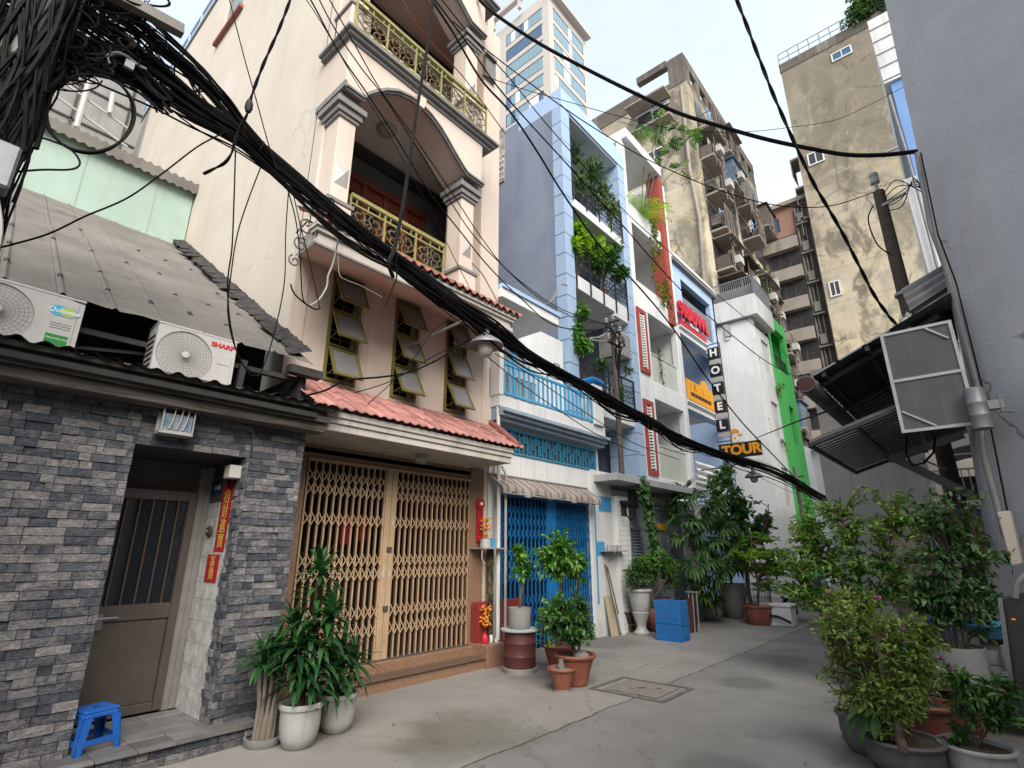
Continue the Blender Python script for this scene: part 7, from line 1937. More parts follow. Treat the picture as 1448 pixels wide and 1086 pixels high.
def pot(t, kind, x, y, r, h, m, z=0, soil='soil', n=32, name='pot'):
    pr = [(a*r, b*h) for a, b in POTS[kind]]
    b = MB()
    i = len(pr)-2
    b.lathe(pr[:i+1], (x,y,z), n); 
    if kind in ('round',):    # thrown rings
        b.v = [(vx, vy, vz) for vx, vy, vz in b.v]
    b.build(name, K[m], t, smooth=True)
    s = MB(); zz = z + pr[-1][1]; R_ = pr[i][0]
    s.grid(lambda a, c: (x + R_*math.sqrt(a)*math.cos(2*math.pi*c), y + R_*math.sqrt(a)*math.sin(2*math.pi*c), zz + .03*r*mnoise.noise(Vector((a*4, math.cos(2*math.pi*c)*3, math.sin(2*math.pi*c)*3 + x))) + .06*r*(1-a)), 6, 20)
    s.build('soil' if soil == 'soil' else soil, K[soil], t)
    return zz

def unit(q): 
    while True:
        v = Vector((q.uniform(-1,1), q.uniform(-1,1), q.uniform(-1,1)))
        if .05 < v.length < 1: return v.normalized()
def crown(t, stems, blobs, lm, L, W, per, seed, droop=.5, twig=.004, bark='bark', segs=2, up=.15, start=.35, name='foliage', jitter=.35, flat=0, flowers=None, fold=.25, stem_n=7):
    q = random.Random(seed)
    s = MB(); sp = []
    for pts, r0, r1 in stems:
        P = smooth_path(pts, 6) if len(pts) > 2 else [Vector(pts[0]).lerp(Vector(pts[-1]), k/6) for k in range(7)]
        P = [p + Vector((q.uniform(-1,1), q.uniform(-1,1), 0))*r0*.35 for p in P]
        s.tube(P, [r0 + (r1-r0)*k/(len(P)-1) for k in range(len(P))], stem_n); sp += P
    lf = MB(); fl = MB()
    for c, rr, n in blobs:
        c = Vector(c)
        for _ in range(n):
            d = unit(q); rad_ = q.random()**.42
            p = c + Vector((d.x*rr[0], d.y*rr[1], d.z*rr[2]))*rad_
            a = min(sp, key=lambda k_: (k_-p).length + max(0, (k_.z - p.z))*1.2 + q.random()*.12*(p-k_).length)
            mid = a.lerp(p, .5) + Vector((0,0,.18*(p-a).length)) + unit(q)*.05*(p-a).length
            prev = None; path = [a*(1-u)**2 + mid*2*u*(1-u) + p*u*u for u in (0,.2,.4,.6,.8,1.0)]
            s.tube(path, [twig*(1.5-u*1.1) for u in (0,.2,.4,.6,.8,1.0)], 4, cap=False)
            tone = q.betavariate(2,2)
            for j in range(per):
                u = start + (1-start)*(j+q.random())/per
                pos = a*(1-u)**2 + mid*2*u*(1-u) + p*u*u
                tg = ((mid-a)*(1-u) + (p-mid)*u).normalized()
                dr = tg*.55 + unit(q)*.85 + Vector((0,0,up))
                if flat: dr.z *= (1-flat)
                l = L*q.uniform(.65,1.2)
                lf.leaf(pos, dr, l, W*l/L*q.uniform(.85,1.15), droop*q.uniform(.5,1.5), segs, fold, 0, min(.999,max(0,tone + q.uniform(-jitter,jitter))), q.uniform(-.9,.9))
            if flowers and q.random() < flowers:
                fl = MB()
                for k in range(6): fl.leaf(p, unit(q)+Vector((0,0,.4)), .035, .03, .2, 1, .3)
                fl.build('flower', K['flower'], t)
    s.build('stem', K[bark], t)
    lf.build(name, K[lm], t)
def rosette(lf, p, n, L, W, q, tilt=(.2,1.25), droop=.9, segs=5, axis=Vector((0,0,1))):
    for k in range(n):
        a = k*2.39996 + q.uniform(-.2,.2); e = tilt[0] + (tilt[1]-tilt[0])*(k/max(1,n-1))**.8 + q.uniform(-.12,.12)
        d = Vector((math.cos(a)*math.sin(e), math.sin(a)*math.sin(e), math.cos(e)))
        l = L*q.uniform(.75,1.12)*(.72+.28*math.sin(min(1,.3+k/n)*math.pi/2))
        lf.leaf(p, d, l, W*q.uniform(.85,1.1), droop*q.uniform(.6,1.3), segs, .18, 0, min(.999,max(0,q.betavariate(1.5,2.4) + (.25 if k < n*.2 else 0))))
def frond(mb, p, d, L, n, ll, lw, droop, q, c=None):
    """pinnate leaf"""
    d = Vector(d).normalized(); pos = Vector(p); step = L/n; c = q.random() if c is None else c
    pts = [pos.copy()]
    for i in range(n):
        pos = pos + d*step; d = (d + Vector((0,0,-droop/n))).normalized(); pts.append(pos.copy())
        s = d.cross(Vector((0,0,1))); s = s.normalized() if s.length > .05 else Vector((1,0,0))
        t = (i+1)/n; l = ll*(.35+.65*math.sin(math.pi*min(.97,.15+t*.85)))
        for sg in (-1,1):
            mb.leaf(pos, s*sg + d*.55 + Vector((0,0,q.uniform(-.15,.2))), l, lw, .5, 2, .2, 0, min(.999,max(0,c+q.uniform(-.25,.25))))
    mb.tube(pts, .004, 3, cap=False, c=c)
def fan(mb, p, d, R_, n, w, q, droop=.7):
    d = Vector(d).normalized(); s = d.cross(Vector((0,0,1))); s = s.normalized() if s.length > .05 else Vector((1,0,0)); c = q.random()
    s = Matrix.Rotation(q.uniform(-1.15,1.15), 3, d) @ s
    for k in range(n):
        a = (k/(n-1)-.5)*3.6
        mb.leaf(p, d*math.cos(a) + s*math.sin(a) + Vector((0,0,.12)), R_*(.8+.2*math.cos(a))*q.uniform(.9,1.08), w, droop, 4, .3, 0, min(.999,max(0,c+q.uniform(-.15,.15))))
PG = 'potted plants along the alley'

# --- dracaenas by the slate pier
q = random.Random(31)
t = thing('potted_dracaena', (-4.85,2.78,0), 'tall dracaena in a ribbed white ceramic pot in front of the slate pier', 'potted plant', PG)
z0 = pot(t, 'round', -4.85, 2.78, .175, .345, 'pot_white')
lf, st = MB(), MB()
heads = [((-4.85,2.78),(-4.88,2.84),1.42),((-4.82,2.80),(-4.72,2.90),1.02),((-4.88,2.76),(-5.0,2.72),.92),((-4.84,2.75),(-4.80,2.66),.78)]
for (x0,y0),(x1,y1),h_ in heads:
    pts = smooth_path([(x0,y0,z0-.02),((x0+x1)/2+.02,(y0+y1)/2,z0+(h_-z0)*.5),(x1,y1,h_)], 6); st.tube(pts, [.02-.008*k/(len(pts)-1) for k in range(len(pts))], 8)
    rosette(lf, Vector((x1,y1,h_)), 24, .36, .058, q, (.10,1.5), .7)
    n = int((h_-z0)/.10)
    for k in range(n):
        zz = h_ - .06 - k*.10
        if zz < z0+.16: break
        f = (zz-z0)/(h_-z0); rosette(lf, Vector((x0+(x1-x0)*f, y0+(y1-y0)*f, zz)), 9, .35, .054, q, (.8,1.6), .9)
st.build('cane', K['bark'], t); lf.build('foliage', K['lf_drac'], t)
t = thing('potted_dracaena', (-4.97,3.22,0), 'shorter bushy dracaena in a plain white pot beside the tiled steps', 'potted plant', PG)
z0 = pot(t, 'round', -4.97, 3.22, .17, .325, 'pot_white')
lf, st = MB(), MB()
for (x,y,h_) in ((-4.97,3.22,.66),(-4.9,3.30,.55),(-5.04,3.16,.52),(-4.92,3.14,.48)):
    st.tube([(-4.97+(x+4.97)*.3,3.22+(y-3.22)*.3,z0-.02),(x,y,h_)], .014, 7); rosette(lf, Vector((x,y,h_)), 22, .36, .052, q, (.05,1.6), .9)
    rosette(lf, Vector((x,y,h_-.1)), 8, .34, .05, q, (1.2,1.9), 1.2)
st.build('cane', K['bark'], t); lf.build('foliage', K['lf_drac'], t)
t = thing('potted_dracaena', (-5.12,2.60,0), 'dracaena on pale dried stems standing in a shallow saucer against the slate pier', 'potted plant', PG)
z0 = pot(t, 'saucer', -5.12, 2.60, .15, .07, 'pot_grey')
lf, st = MB(), MB()
for k in range(11):
    a = k*.57; x, y = -5.12+.075*math.cos(a), 2.60+.075*math.sin(a); x1, y1 = -5.12+.12*math.cos(a+.3), 2.60+.12*math.sin(a+.3)
    st.tube(smooth_path([(x,y,z0-.02),(x*.5+x1*.5+.01,y,.3),(x1,y1,.62+.1*q.random())],4), [.022]*4+[.015]*5, 6)
for (x,y,h_) in ((-5.12,2.60,.72),(-5.08,2.50,.62),(-5.2,2.56,.66),(-5.05,2.70,.64)): rosette(lf, Vector((x,y,h_)), 22, .34, .052, q, (.1,1.6), .8)
st.build('cane', K['bark_grey'], t); lf.build('foliage', K['lf_drac'], t)

# --- drum with a dish and a little ficus, terracotta group before the blue gate
t = thing('metal_drum', (-5.3,6.3,0), 'maroon metal drum with a pale lid and concrete foot, before the blue gate', 'drum')
b = MB(); b.lathe([(.235,0),(.24,.06),(.225,.065),(0,.066)], (-5.3,6.3,0), 28); b.build('foot', K['concrete'], t, smooth=True)
b = MB(); b.lathe([(.22,.066),(.222,.2),(.228,.21),(.222,.22),(.222,.37),(.228,.38),(.222,.39),(.22,.52),(0,.521)], (-5.3,6.3,0), 32); b.build('drum_body', K['maroon'], t, smooth=True)
b = MB(); b.lathe([(.255,.522),(.275,.535),(.275,.555),(.25,.56),(.2,.563),(0,.565)], (-5.3,6.3,0), 32); b.build('lid', mat('pale_lid', (.42,.44,.45), (.34,.36,.37), rough=.35, scale=6), t, smooth=True)
t = thing('potted_ficus', (-5.28,6.27,.566), 'small ficus in a pale cylindrical pot standing on the maroon drum', 'potted plant', PG)
z0 = pot(t, 'cyl', -5.28, 6.27, .165, .27, 'pot_grey', .566)
crown(t, [([(-5.28,6.27,z0),(-5.25,6.28,1.15),(-5.26,6.32,1.45)],.022,.012)], [blobx(738,800,-5.26,15,24,.15,34),blobx(733,778,-5.26,12,10,.1,10)], 'lf_ficus', .105, .055, 7, 41, droop=.9)
t = thing('potted_ficus', (-4.95,6.75,0), 'taller leafy ficus in a terracotta pot behind the drum', 'potted plant', PG)
z0 = pot(t, 'bowl', -4.95, 6.72, .20, .34, 'pot_terra')
crown(t, [([(-4.95,6.72,z0),(-4.92,6.75,.85),(-4.86,6.80,1.4)],.035,.015),([(-4.93,6.72,.6),(-4.75,6.9,1.0),(-4.7,6.95,1.35)],.018,.01)],
      [blobx(790,782,-4.85,34,34,.30,90),blobx(768,795,-4.9,16,22,.2,24),blobx(815,800,-4.8,16,22,.2,28),blobx(775,870,-4.9,16,26,.2,26)], 'lf_ficus', .125, .062, 7, 42, droop=1.0)
t = thing('potted_shrub', (-4.25,6.15,0), 'dense round shrub in a wide terracotta bowl, front of the group before the blue gate', 'potted plant', PG)
z0 = pot(t, 'bowl', -4.28, 6.18, .245, .36, 'pot_terra')
crown(t, [([(-4.28,6.18,z0),(-4.3,6.15,.5),(-4.34,6.12,.72)],.022,.012),([(-4.27,6.2,z0),(-4.22,6.26,.55),(-4.18,6.32,.75)],.018,.01),([(-4.29,6.2,z0),(-4.36,6.28,.6)],.015,.01)],
      [blobx(802,872,-4.28,42,36,.30,150),blobx(822,895,-4.2,24,20,.2,40),blobx(775,890,-4.4,22,22,.2,36)], 'lf_mid', .085, .042, 8, 43, droop=.6)
b = MB(); b.lathe([(0,.09),(.05,.085),(.09,.05),(.10,.0)], (-4.2,6.22,z0-.01), 14); b.build('stone', K['gravel'], t, smooth=True)
t = thing('gravel_pot', (-4.2,5.75,0), 'small terracotta pot filled with grey gravel, lowest of the group', 'pot')
pot(t, 'bowl', -4.24, 5.83, .165, .255, 'pot_terra', soil='gravel')
b = MB(); b.lathe([(.0,0),(.04,.0),(.05,.04),(.03,.08),(.035,.11),(0,.12)], (-4.27,5.86,.22), 10); b.build('cactus_stub', K['gravel'], t, smooth=True)
b = MB(); b.lathe([(.10,0),(.105,.05),(.0,.051)], (-4.24,5.83,0), 24); b.build('worn_base', K['concrete'], t)

# --- group before the grey forecourt gate
c = atz(908,897)
t = thing('potted_bush', (c.x,c.y,0), 'grey urn pot on a turned pedestal with a fine leafy bush before the grey gate', 'potted plant', PG)
z0 = pot(t, 'urn', c.x, c.y, .25, .86, 'pot_white')
crown(t, [([(c.x,c.y,z0),(c.x,c.y+.05,z0+.5)],.02,.01),([(c.x,c.y,z0),(c.x-.1,c.y+.1,z0+.4)],.015,.01)], [blobx(906,808,c.x,20,22,.3,60),blobx(890,818,c.x,14,16,.2,20)], 'lf_mid', .12, .045, 7, 51, droop=.6)
c = atz(930,893)
t = thing('potted_bonsai', (c.x,c.y,0), 'twisted-trunk bonsai with a flat bright crown in a terracotta pot before the grey gate', 'potted plant', PG)
z0 = pot(t, 'cone', c.x, c.y, .26, .46, 'pot_terra')
crown(t, [([(c.x,c.y,z0),(c.x-.1,c.y+.08,z0+.3),(c.x+.02,c.y+.2,z0+.6),(c.x-.05,c.y+.1,z0+.85)],.04,.018),([(c.x-.05,c.y+.1,z0+.25),(c.x+.15,c.y+.3,z0+.6)],.025,.012)],
      [blobx(938,798,c.x,26,22,.35,90),blobx(915,800,c.x,20,18,.3,50),blobx(950,820,c.x,16,14,.2,26)], 'lf_ficus', .12, .05, 8, 52, droop=.4, flat=.4)
c = atz(888,893)
t = thing('potted_seedlings', (c.x,c.y,0), 'dark bowl of straggly seedlings on a low stand by the white tiled pier', 'potted plant', PG)
b = MB(); b.box(c.x-.1,c.x+.1,c.y-.1,c.y+.1,0,.14); b.bar((c.x-.2,c.y,.14),(c.x+.35,c.y+.1,.15),.25,.03); b.build('stand', K['bark'], t)
z0 = pot(t, 'bowl', c.x, c.y, .22, .25, 'pot_dark', .155)
crown(t, [([(c.x,c.y,z0),(c.x,c.y,z0+.5)],.008,.004),([(c.x,c.y,z0),(c.x-.1,c.y-.1,z0+.7)],.008,.004)], [blobx(893,845,c.x,8,22,.15,22),blobx(882,822,c.x,6,10,.1,7)], 'lf_soft', .10, .035, 5, 53, droop=.5)
t = thing('blue_planter', (-4.85,10.35,0), 'tall square planter painted bright blue standing in the alley', 'planter')
b = MB()
x0,x1,y0_,y1_ = -5.13,-4.62,10.13,10.52
for a in ((x0,x1,y0_,y0_+.02),(x0,x1,y1_-.02,y1_),(x0,x0+.02,y0_+.02,y1_-.02),(x1-.02,x1,y0_+.02,y1_-.02)): b.box(*a, 0, .70)
b.build('panel', K['blue_box'], t, bevel=.006)
b = MB()
b.box(x0,x1+.008,y0_-.008,y0_,.30,.33); b.box(x1,x1+.012,y0_,y1_,.28,.32); b.box(x1,x1+.010,y0_+.1,y1_-.08,.06,.27); b.box(x0,x1,y0_-.006,y0_,0,.05); b.build('batten', K['blue_gate'], t, bevel=.003)
b = MB(); b.box(x0+.02,x1-.02,y0_+.02,y1_-.02,.5,.62); b.build('soil', K['soil'], t)
b = MB()
for xx, yy2, zz2 in ((x0+.4,y0_-.001,.38),(x1+.001,y0_+.06,.40),(x0+.12,y0_-.001,.13)): b.box(xx-.012,xx+.012,yy2-.002,yy2+.002,zz2-.012,zz2+.012)
b.build('nail_hole', K['black'], t)
t = thing('brown_crate', (-5.35,11.6,0), 'old red-brown crate and white rack behind the blue planter', 'crate')
b = MB()
for k in range(4): b.box(-5.6,-5.0,11.35,11.38,.08+k*.14,.16+k*.14)
for x in (-5.6,-5.03): b.box(x,x+.04,11.33,11.75,0,.66)
for k in range(4): b.box(-5.6,-5.0,11.72,11.75,.08+k*.14,.16+k*.14)
b.build('slats', K['maroon'], t)
b = MB()
for k in range(3): b.bar((-5.05+k*.09,11.55,0),(-5.05+k*.09,11.6,.8),.018)
b.bar((-5.1,11.58,.78),(-4.82,11.58,.78),.02); b.build('rack', K['alu'], t)
# vine climbing the forecourt gate
t = thing('climbing_vine', (-5.7,11.9,0), 'heart-leaved vine climbing a post up to the forecourt canopy', 'vine', None)
V = [(922,850),(918,800),(921,775),(917,745),(911,715),(907,695),(905,680)]
P = [atx(u,v,-5.65) for u,v in V]
q = random.Random(55); lf = MB(); st = MB()
P2 = smooth_path(P, 8); st.tube(P2, .012, 5)
for p in P2[6:]:
    for k in range(9):
        d = Vector((q.uniform(.1,1), q.uniform(-1,1), q.uniform(-.5,.4)))
        lf.leaf(p + Vector((q.uniform(-.05,.12), q.uniform(-.15,.15), q.uniform(-.08,.08))), d, q.uniform(.10,.17), q.uniform(.09,.14), 1.2, 3, .15, 0, q.betavariate(2,2), q.uniform(-.7,.7))
for p in P2[:]:
    if p.z > 2.2: pass
st.build('stem', K['bark'], t); lf.build('foliage', K['lf_mid'], t)

# --- far left greenery: palms, dark tree, lime shrub in a box
c = atz(1040,874)
t = thing('potted_palm', (c.x,c.y,0), 'fan palm in a tall pale conical pot at the far end of the left side', 'potted plant', PG)
z0 = pot(t, 'cone', c.x, c.y, .34, .82, 'pot_grey')
q = random.Random(61); lf, st = MB(), MB()
for k in range(32):
    a = k*2.4; L = q.uniform(.4,1.2); p1 = Vector((c.x,c.y,z0)) + Vector((math.cos(a)*L*.55, math.sin(a)*L*.55, L))
    st.tube(smooth_path([(c.x,c.y,z0),(c.x+math.cos(a)*L*.15,c.y+math.sin(a)*L*.15,z0+L*.6),p1],4), .010, 5); fan(lf, p1, Vector((math.cos(a),math.sin(a),q.uniform(-.2,.7))), .46, 12, .06, q, .9)
st.build('stem', K['bark'], t); lf.build('foliage', K['lf_palm'], t)
c = atz(1008,876)
t = thing('lady_palm', (c.x,c.y,0), 'big lady palm clump with fingered leaves beside the white tiled gate pier', 'palm')
q = random.Random(62); lf, st = MB(), MB()
pot(t, 'round', c.x, c.y, .26, .42, 'pot_grey')
for (u,v,rx) in ((985,735,0),(1005,715,.2),(975,765,.1),(1000,770,.3),(1020,745,.2),(1030,800,.3),(985,800,.3),(1010,820,.4),(975,700,-.1),(960,715,-.2),(1035,770,.1),(1005,850,.3),(990,838,.2),(1020,800,.5),(965,740,0)):
    p1 = atx(u,v,c.x+rx); a = q.uniform(-1.2,.9)
    st.tube(smooth_path([(c.x+q.uniform(-.12,.12),c.y+q.uniform(-.12,.12),.3),((c.x+p1.x)/2,(c.y+p1.y)/2,p1.z*.6),p1],4), .012, 5)
    for j in range(5):
        d = Vector((math.cos(a+j*1.3), math.sin(a+j*1.3), q.uniform(-.25,.9))); fan(lf, p1+d*q.uniform(.05,.3), d, .50, 11, .075, q, .9)
st.build('stem', K['bark'], t); lf.build('foliage', K['lf_palm'], t)
c = atz(1052,868)
t = thing('street_tree', (c.x,c.y+.6,0), 'dark broad-leaved young tree reaching up under the tour sign', 'tree')
cy_ = c.y+.6
crown(t, [([(c.x,cy_,0),(c.x+.05,cy_,1.6),(c.x-.1,cy_+.1,2.8),(c.x-.15,cy_,3.6)],.07,.02),([(c.x,cy_,1.5),(c.x+.6,cy_+.3,2.3),(c.x+.8,cy_+.2,2.9)],.035,.012),([(c.x,cy_,1.7),(c.x-.5,cy_-.3,2.6)],.03,.012)],
      [blobx(1022,690,c.x,22,30,.5,60),blobx(1045,725,c.x,36,34,.6,110),blobx(1075,750,c.x+.2,24,26,.5,60),blobx(1040,780,c.x,36,24,.5,70),blobx(1015,735,c.x-.2,24,26,.4,50),blobx(1025,665,c.x,10,12,.2,12)], 'lf_mid', .19, .095, 8, 63, droop=.6, twig=.008, up=.2)
c = atz(1072,884)
t = thing('potted_shrub', (c.x,c.y+.1,0), 'lime green layered shrub in a terracotta trough ringed with wire mesh', 'potted plant', PG)
cx_, cy_ = c.x, c.y+.2
b = MB(); b.lathe([(.26,0),(.30,.05),(.34,.36),(.37,.38),(.37,.42),(.32,.42),(.31,.36),(0,.36)], (cx_,cy_,0), 28); b.v = [(x,y,z) for x,y,z in b.v]; b.build('trough', K['pot_terra'], t, smooth=True)
b = MB()
for k in range(26):
    a = 2*math.pi*k/26; b.tube([(cx_+.29*math.cos(a),cy_+.29*math.sin(a),.38),(cx_+.30*math.cos(a),cy_+.30*math.sin(a),.88)], .006, 4)
for z in (.45,.6,.75,.88): b.tube([(cx_+.295*math.cos(a),cy_+.295*math.sin(a),z) for a in [2*math.pi*k/26 for k in range(27)]], .006, 4)
b.build('mesh_guard', K['rust'], t)
crown(t, [([(cx_,cy_,.36),(cx_+.05,cy_,1.1),(cx_,cy_+.1,2.0)],.035,.015),([(cx_+.02,cy_,.9),(cx_+.4,cy_,1.5)],.02,.01),([(cx_,cy_,1.0),(cx_-.4,cy_,1.6)],.02,.01)],
      [blobx(1075,765,cx_,30,8,.5,50),blobx(1060,785,cx_,26,8,.5,45),blobx(1095,785,cx_+.3,34,9,.5,60),blobx(1075,805,cx_,34,9,.5,60),blobx(1105,808,cx_+.3,30,10,.5,50),blobx(1085,828,cx_+.2,26,8,.4,30)], 'lf_lime', .13, .055, 9, 64, droop=.3, flat=.75, up=.05)
c = atz(1021,872)
t = thing('stone_jar', (c.x,c.y,0), 'weathered round stone jar at the foot of the palms', 'jar')
b = MB(); b.lathe([(.20,0),(.30,.12),(.33,.28),(.29,.40),(.24,.44),(.20,.42),(0,.36)], (c.x+.1,c.y+.25,0), 22); b.build('jar_body', K['concrete'], t, smooth=True)

# --- balcony greenery of the tall blue house
def balcony(label, stems_base, blobs, lm, L, W, per, seed, **k):
    t = thing('balcony_plant', tuple(stems_base), label, 'plant', 'plants on the balconies of the tall blue house'); x, y, z = stems_base
    b = MB(); b.lathe([(.16,0),(.2,.25),(.22,.28),(.18,.28),(0,.24)], (x,y,z), 16); b.build('pot', K['pot_terra'], t, smooth=True)
    st = [([(x,y,z+.2),(x+.1,y+.1,z+.7),(x+.15,y,z+1.2)],.02,.008)] + [([(x,y,z+.2),(c[0].x*.6+x*.4,c[0].y*.6+y*.4,c[0].z*.6+(z+.2)*.4),c[0]],.015,.006) for c in blobs]
    crown(t, st, blobs, lm, L, W, per, seed, **k); return t
balcony('shaggy trailing shrub filling the top balcony of the tall blue house', (XB-.4,11.8,11.36), [blobx(835,245,XB-.2,34,24,.5,80),blobx(815,265,XB-.1,18,20,.4,40),blobx(850,275,XB,26,22,.4,60),blobx(868,298,XB+.1,14,18,.3,30),blobx(812,215,XB-.5,12,14,.4,14)], 'lf_soft', .20, .05, 9, 71, droop=.7, twig=.006)
balcony('lime green ferny bush over the middle balcony rail, left half', (XB-.3,11.2,8.87), [blobx(816,330,XB-.1,18,18,.4,60),blobx(838,350,XB,22,18,.4,60),blobx(812,350,XB,14,14,.3,30)], 'lf_lime', .20, .06, 9, 72, droop=.5)
balcony('deeper green bush crowding the middle balcony rail, right half', (XB-.3,12.7,8.87), [blobx(858,368,XB,22,18,.4,60),blobx(876,388,XB+.05,14,14,.3,36),blobx(840,375,XB,22,12,.3,40),blobx(868,345,XB-.2,14,16,.3,26)], 'lf_mid', .20, .07, 9, 73, droop=.6)
t = thing('balcony_plant', (XB-.5,12.9,8.87), 'broad upright banana leaf behind the middle balcony rail', 'plant', 'plants on the balconies of the tall blue house')
lf, st = MB(), MB(); q = random.Random(74)
for u,v in ((862,320),(885,340),(850,325)):
    p = atx(u,v+40,XB-.2); d = atx(u,v,XB-.1)-p; st.tube([(XB-.5,12.9,8.9),p],.02,6); lf.leaf(p,d,d.length*1.2,.34,.5,7,.2,0,.75)
b = MB(); b.lathe([(.16,0),(.2,.25),(0,.25)], (XB-.5,12.9,8.87), 14); b.build('pot', K['pot_terra'], t); st.build('stem', K['lf_mid'], t); lf.build('foliage', K['lf_lime'], t)
balcony('bright drooping shrub in the lower balcony corner of the tall blue house', (XB-.2,10.95,5.46), [blobx(818,445,XB,12,16,.25,30),blobx(812,470,XB,10,20,.2,30),blobx(822,488,XB+.1,16,12,.25,30)], 'lf_ficus', .26, .08, 7, 75, droop=1.2)
balcony('small dark shrub on the lower balcony rail', (XB-.1,12.4,5.46), [blobx(850,515,XB,14,10,.2,26),blobx(876,560,XB+.1,10,22,.2,30),blobx(888,525,XB+.1,8,8,.15,10)], 'lf_mid', .16, .05, 7, 76, droop=.7)
# roof garden of the white lattice house
t = thing('roof_tree', (XB-.5,16.0,12.7), 'slender tree with big feathery leaves growing on the roof garden of the lattice house', 'tree')
q = random.Random(77); lf, st = MB(), MB()
base_ = Vector((XB-.4,15.9,12.7))
for u,v in ((935,170),(960,178),(975,195),(945,200),(925,190),(905,182),(985,187),(930,222),(962,238),(985,185)):
    p1 = atx(u,v,XB-.1+q.uniform(-.4,.4)); st.tube(smooth_path([base_,(base_.x*.5+p1.x*.5+.2,base_.y*.55+p1.y*.45,base_.z*.4+p1.z*.6),p1],5), .018, 5)
    for j in range(4): frond(lf, p1, Vector((q.uniform(-1,1),q.uniform(-1,1),q.uniform(-.3,.5))), .62, 6, .26, .09, .9, q)
st.build('trunk', K['bark'], t); lf.build('foliage', K['lf_mid'], t)
t = thing('potted_palm', (XB-.3,15.6,12.71), 'yellow-green arching palm at the parapet of the lattice house', 'potted plant', PG)
q = random.Random(78); lf = MB()
b = MB(); b.lathe([(.2,0),(.26,.35),(0,.35)], (XB-.3,15.4,12.71), 14); b.build('pot', K['pot_terra'], t)
for k in range(16):
    a = k*2.4; frond(lf, (XB-.3,15.4,13.0), Vector((math.cos(a)*.7+.2,math.sin(a)*.7,.9)), 1.5, 14, .34, .045, 1.7, q)
lf.build('foliage', K['lf_lime'], t)
t = thing('trailing_vine', (XB,16.6,12.7), 'yellowish vine trailing down the brick fin of the lattice house', 'vine')
q = random.Random(79); lf, st = MB(), MB()
for (u0,v0,u1,v1) in ((918,300,930,345),(926,320,931,380),(922,345,925,400),(938,395,946,440),(931,400,938,432)):
    A, B_ = atx(u0,v0,XB+.06), atx(u1,v1,XB+.06); st.tube([A,B_], .012, 4)
    for k in range(34): lf.leaf(A.lerp(B_,q.random())+Vector((.02,q.uniform(-.22,.22),q.uniform(-.2,.2))), unit(q)+Vector((.5,0,-.3)), .17, .10, .8, 2, .2, 0, q.random())
st.build('stem', K['bark'], t); lf.build('foliage', K['lf_yel'], t)
t = thing('balcony_creeper', (XB,16.4,6.8), 'thin creeper hanging inside the middle opening of the lattice house', 'vine')
q = random.Random(80); lf, st = MB(), MB()
A, B_ = atx(931,490,XB-.05), atx(938,545,XB-.05); st.tube([A,B_], .012, 4)
for k in range(22): lf.leaf(A.lerp(B_,q.random())+Vector((.02,q.uniform(-.1,.1),0)), unit(q), .15, .09, .6, 2, .2, 0, q.random())
st.build('stem', K['bark'], t); lf.build('foliage', K['lf_soft'], t)
t = thing('roof_tree', (.2,47.8,47.5), 'dark bushy tree on the roof corner of the stained blind wall', 'tree')
crown(t, [([(1.6,48.2,47.3),(1.7,48.2,49.5)],.2,.08)], [((1.6,48.2,49.8),(2.2,1.5,2.0),110),((2.4,48.4,49.0),(2.4,1.5,2.2),90),((.4,47.8,48.2),(1.2,1.0,.9),36)], 'lf_dark', .6, .2, 8, 81, droop=.8, twig=.03)
t = thing('balcony_bush', (AX+.8,46.5,14), 'dark creeper mass on a balcony of the old apartment block', 'plant')
crown(t, [([(AX+.6,45.5,13.5),(AX+.9,45.5,16)],.06,.03)], [blobx(1078,385,AX+1.0,9,16,.8,60),blobx(1072,400,AX+1.0,7,14,.8,40)], 'lf_dark', .35, .16, 7, 82, droop=.8, twig=.02)
t = thing('wall_creeper', (-5.7,25.2,6), 'scruffy creeper growing from a crack in the green wall', 'vine')
q = random.Random(83); lf = MB(); st = MB()
for (u0,v0,u1,v1) in ((1098,545,1101,562),(1106,543,1098,556),(1103,620,1112,632)):
    A, B_ = atx(u0,v0,-5.70), atx(u1,v1,-5.70); st.tube([A,B_], .012, 4)
    for k in range(26): lf.leaf(A.lerp(B_,q.random())+Vector((.03,q.uniform(-.2,.2),q.uniform(-.15,.15))), unit(q), .16, .07, .6, 2, .2, 0, q.random())
st.build('stem', K['bark'], t); lf.build('foliage', K['lf_yel'], t)

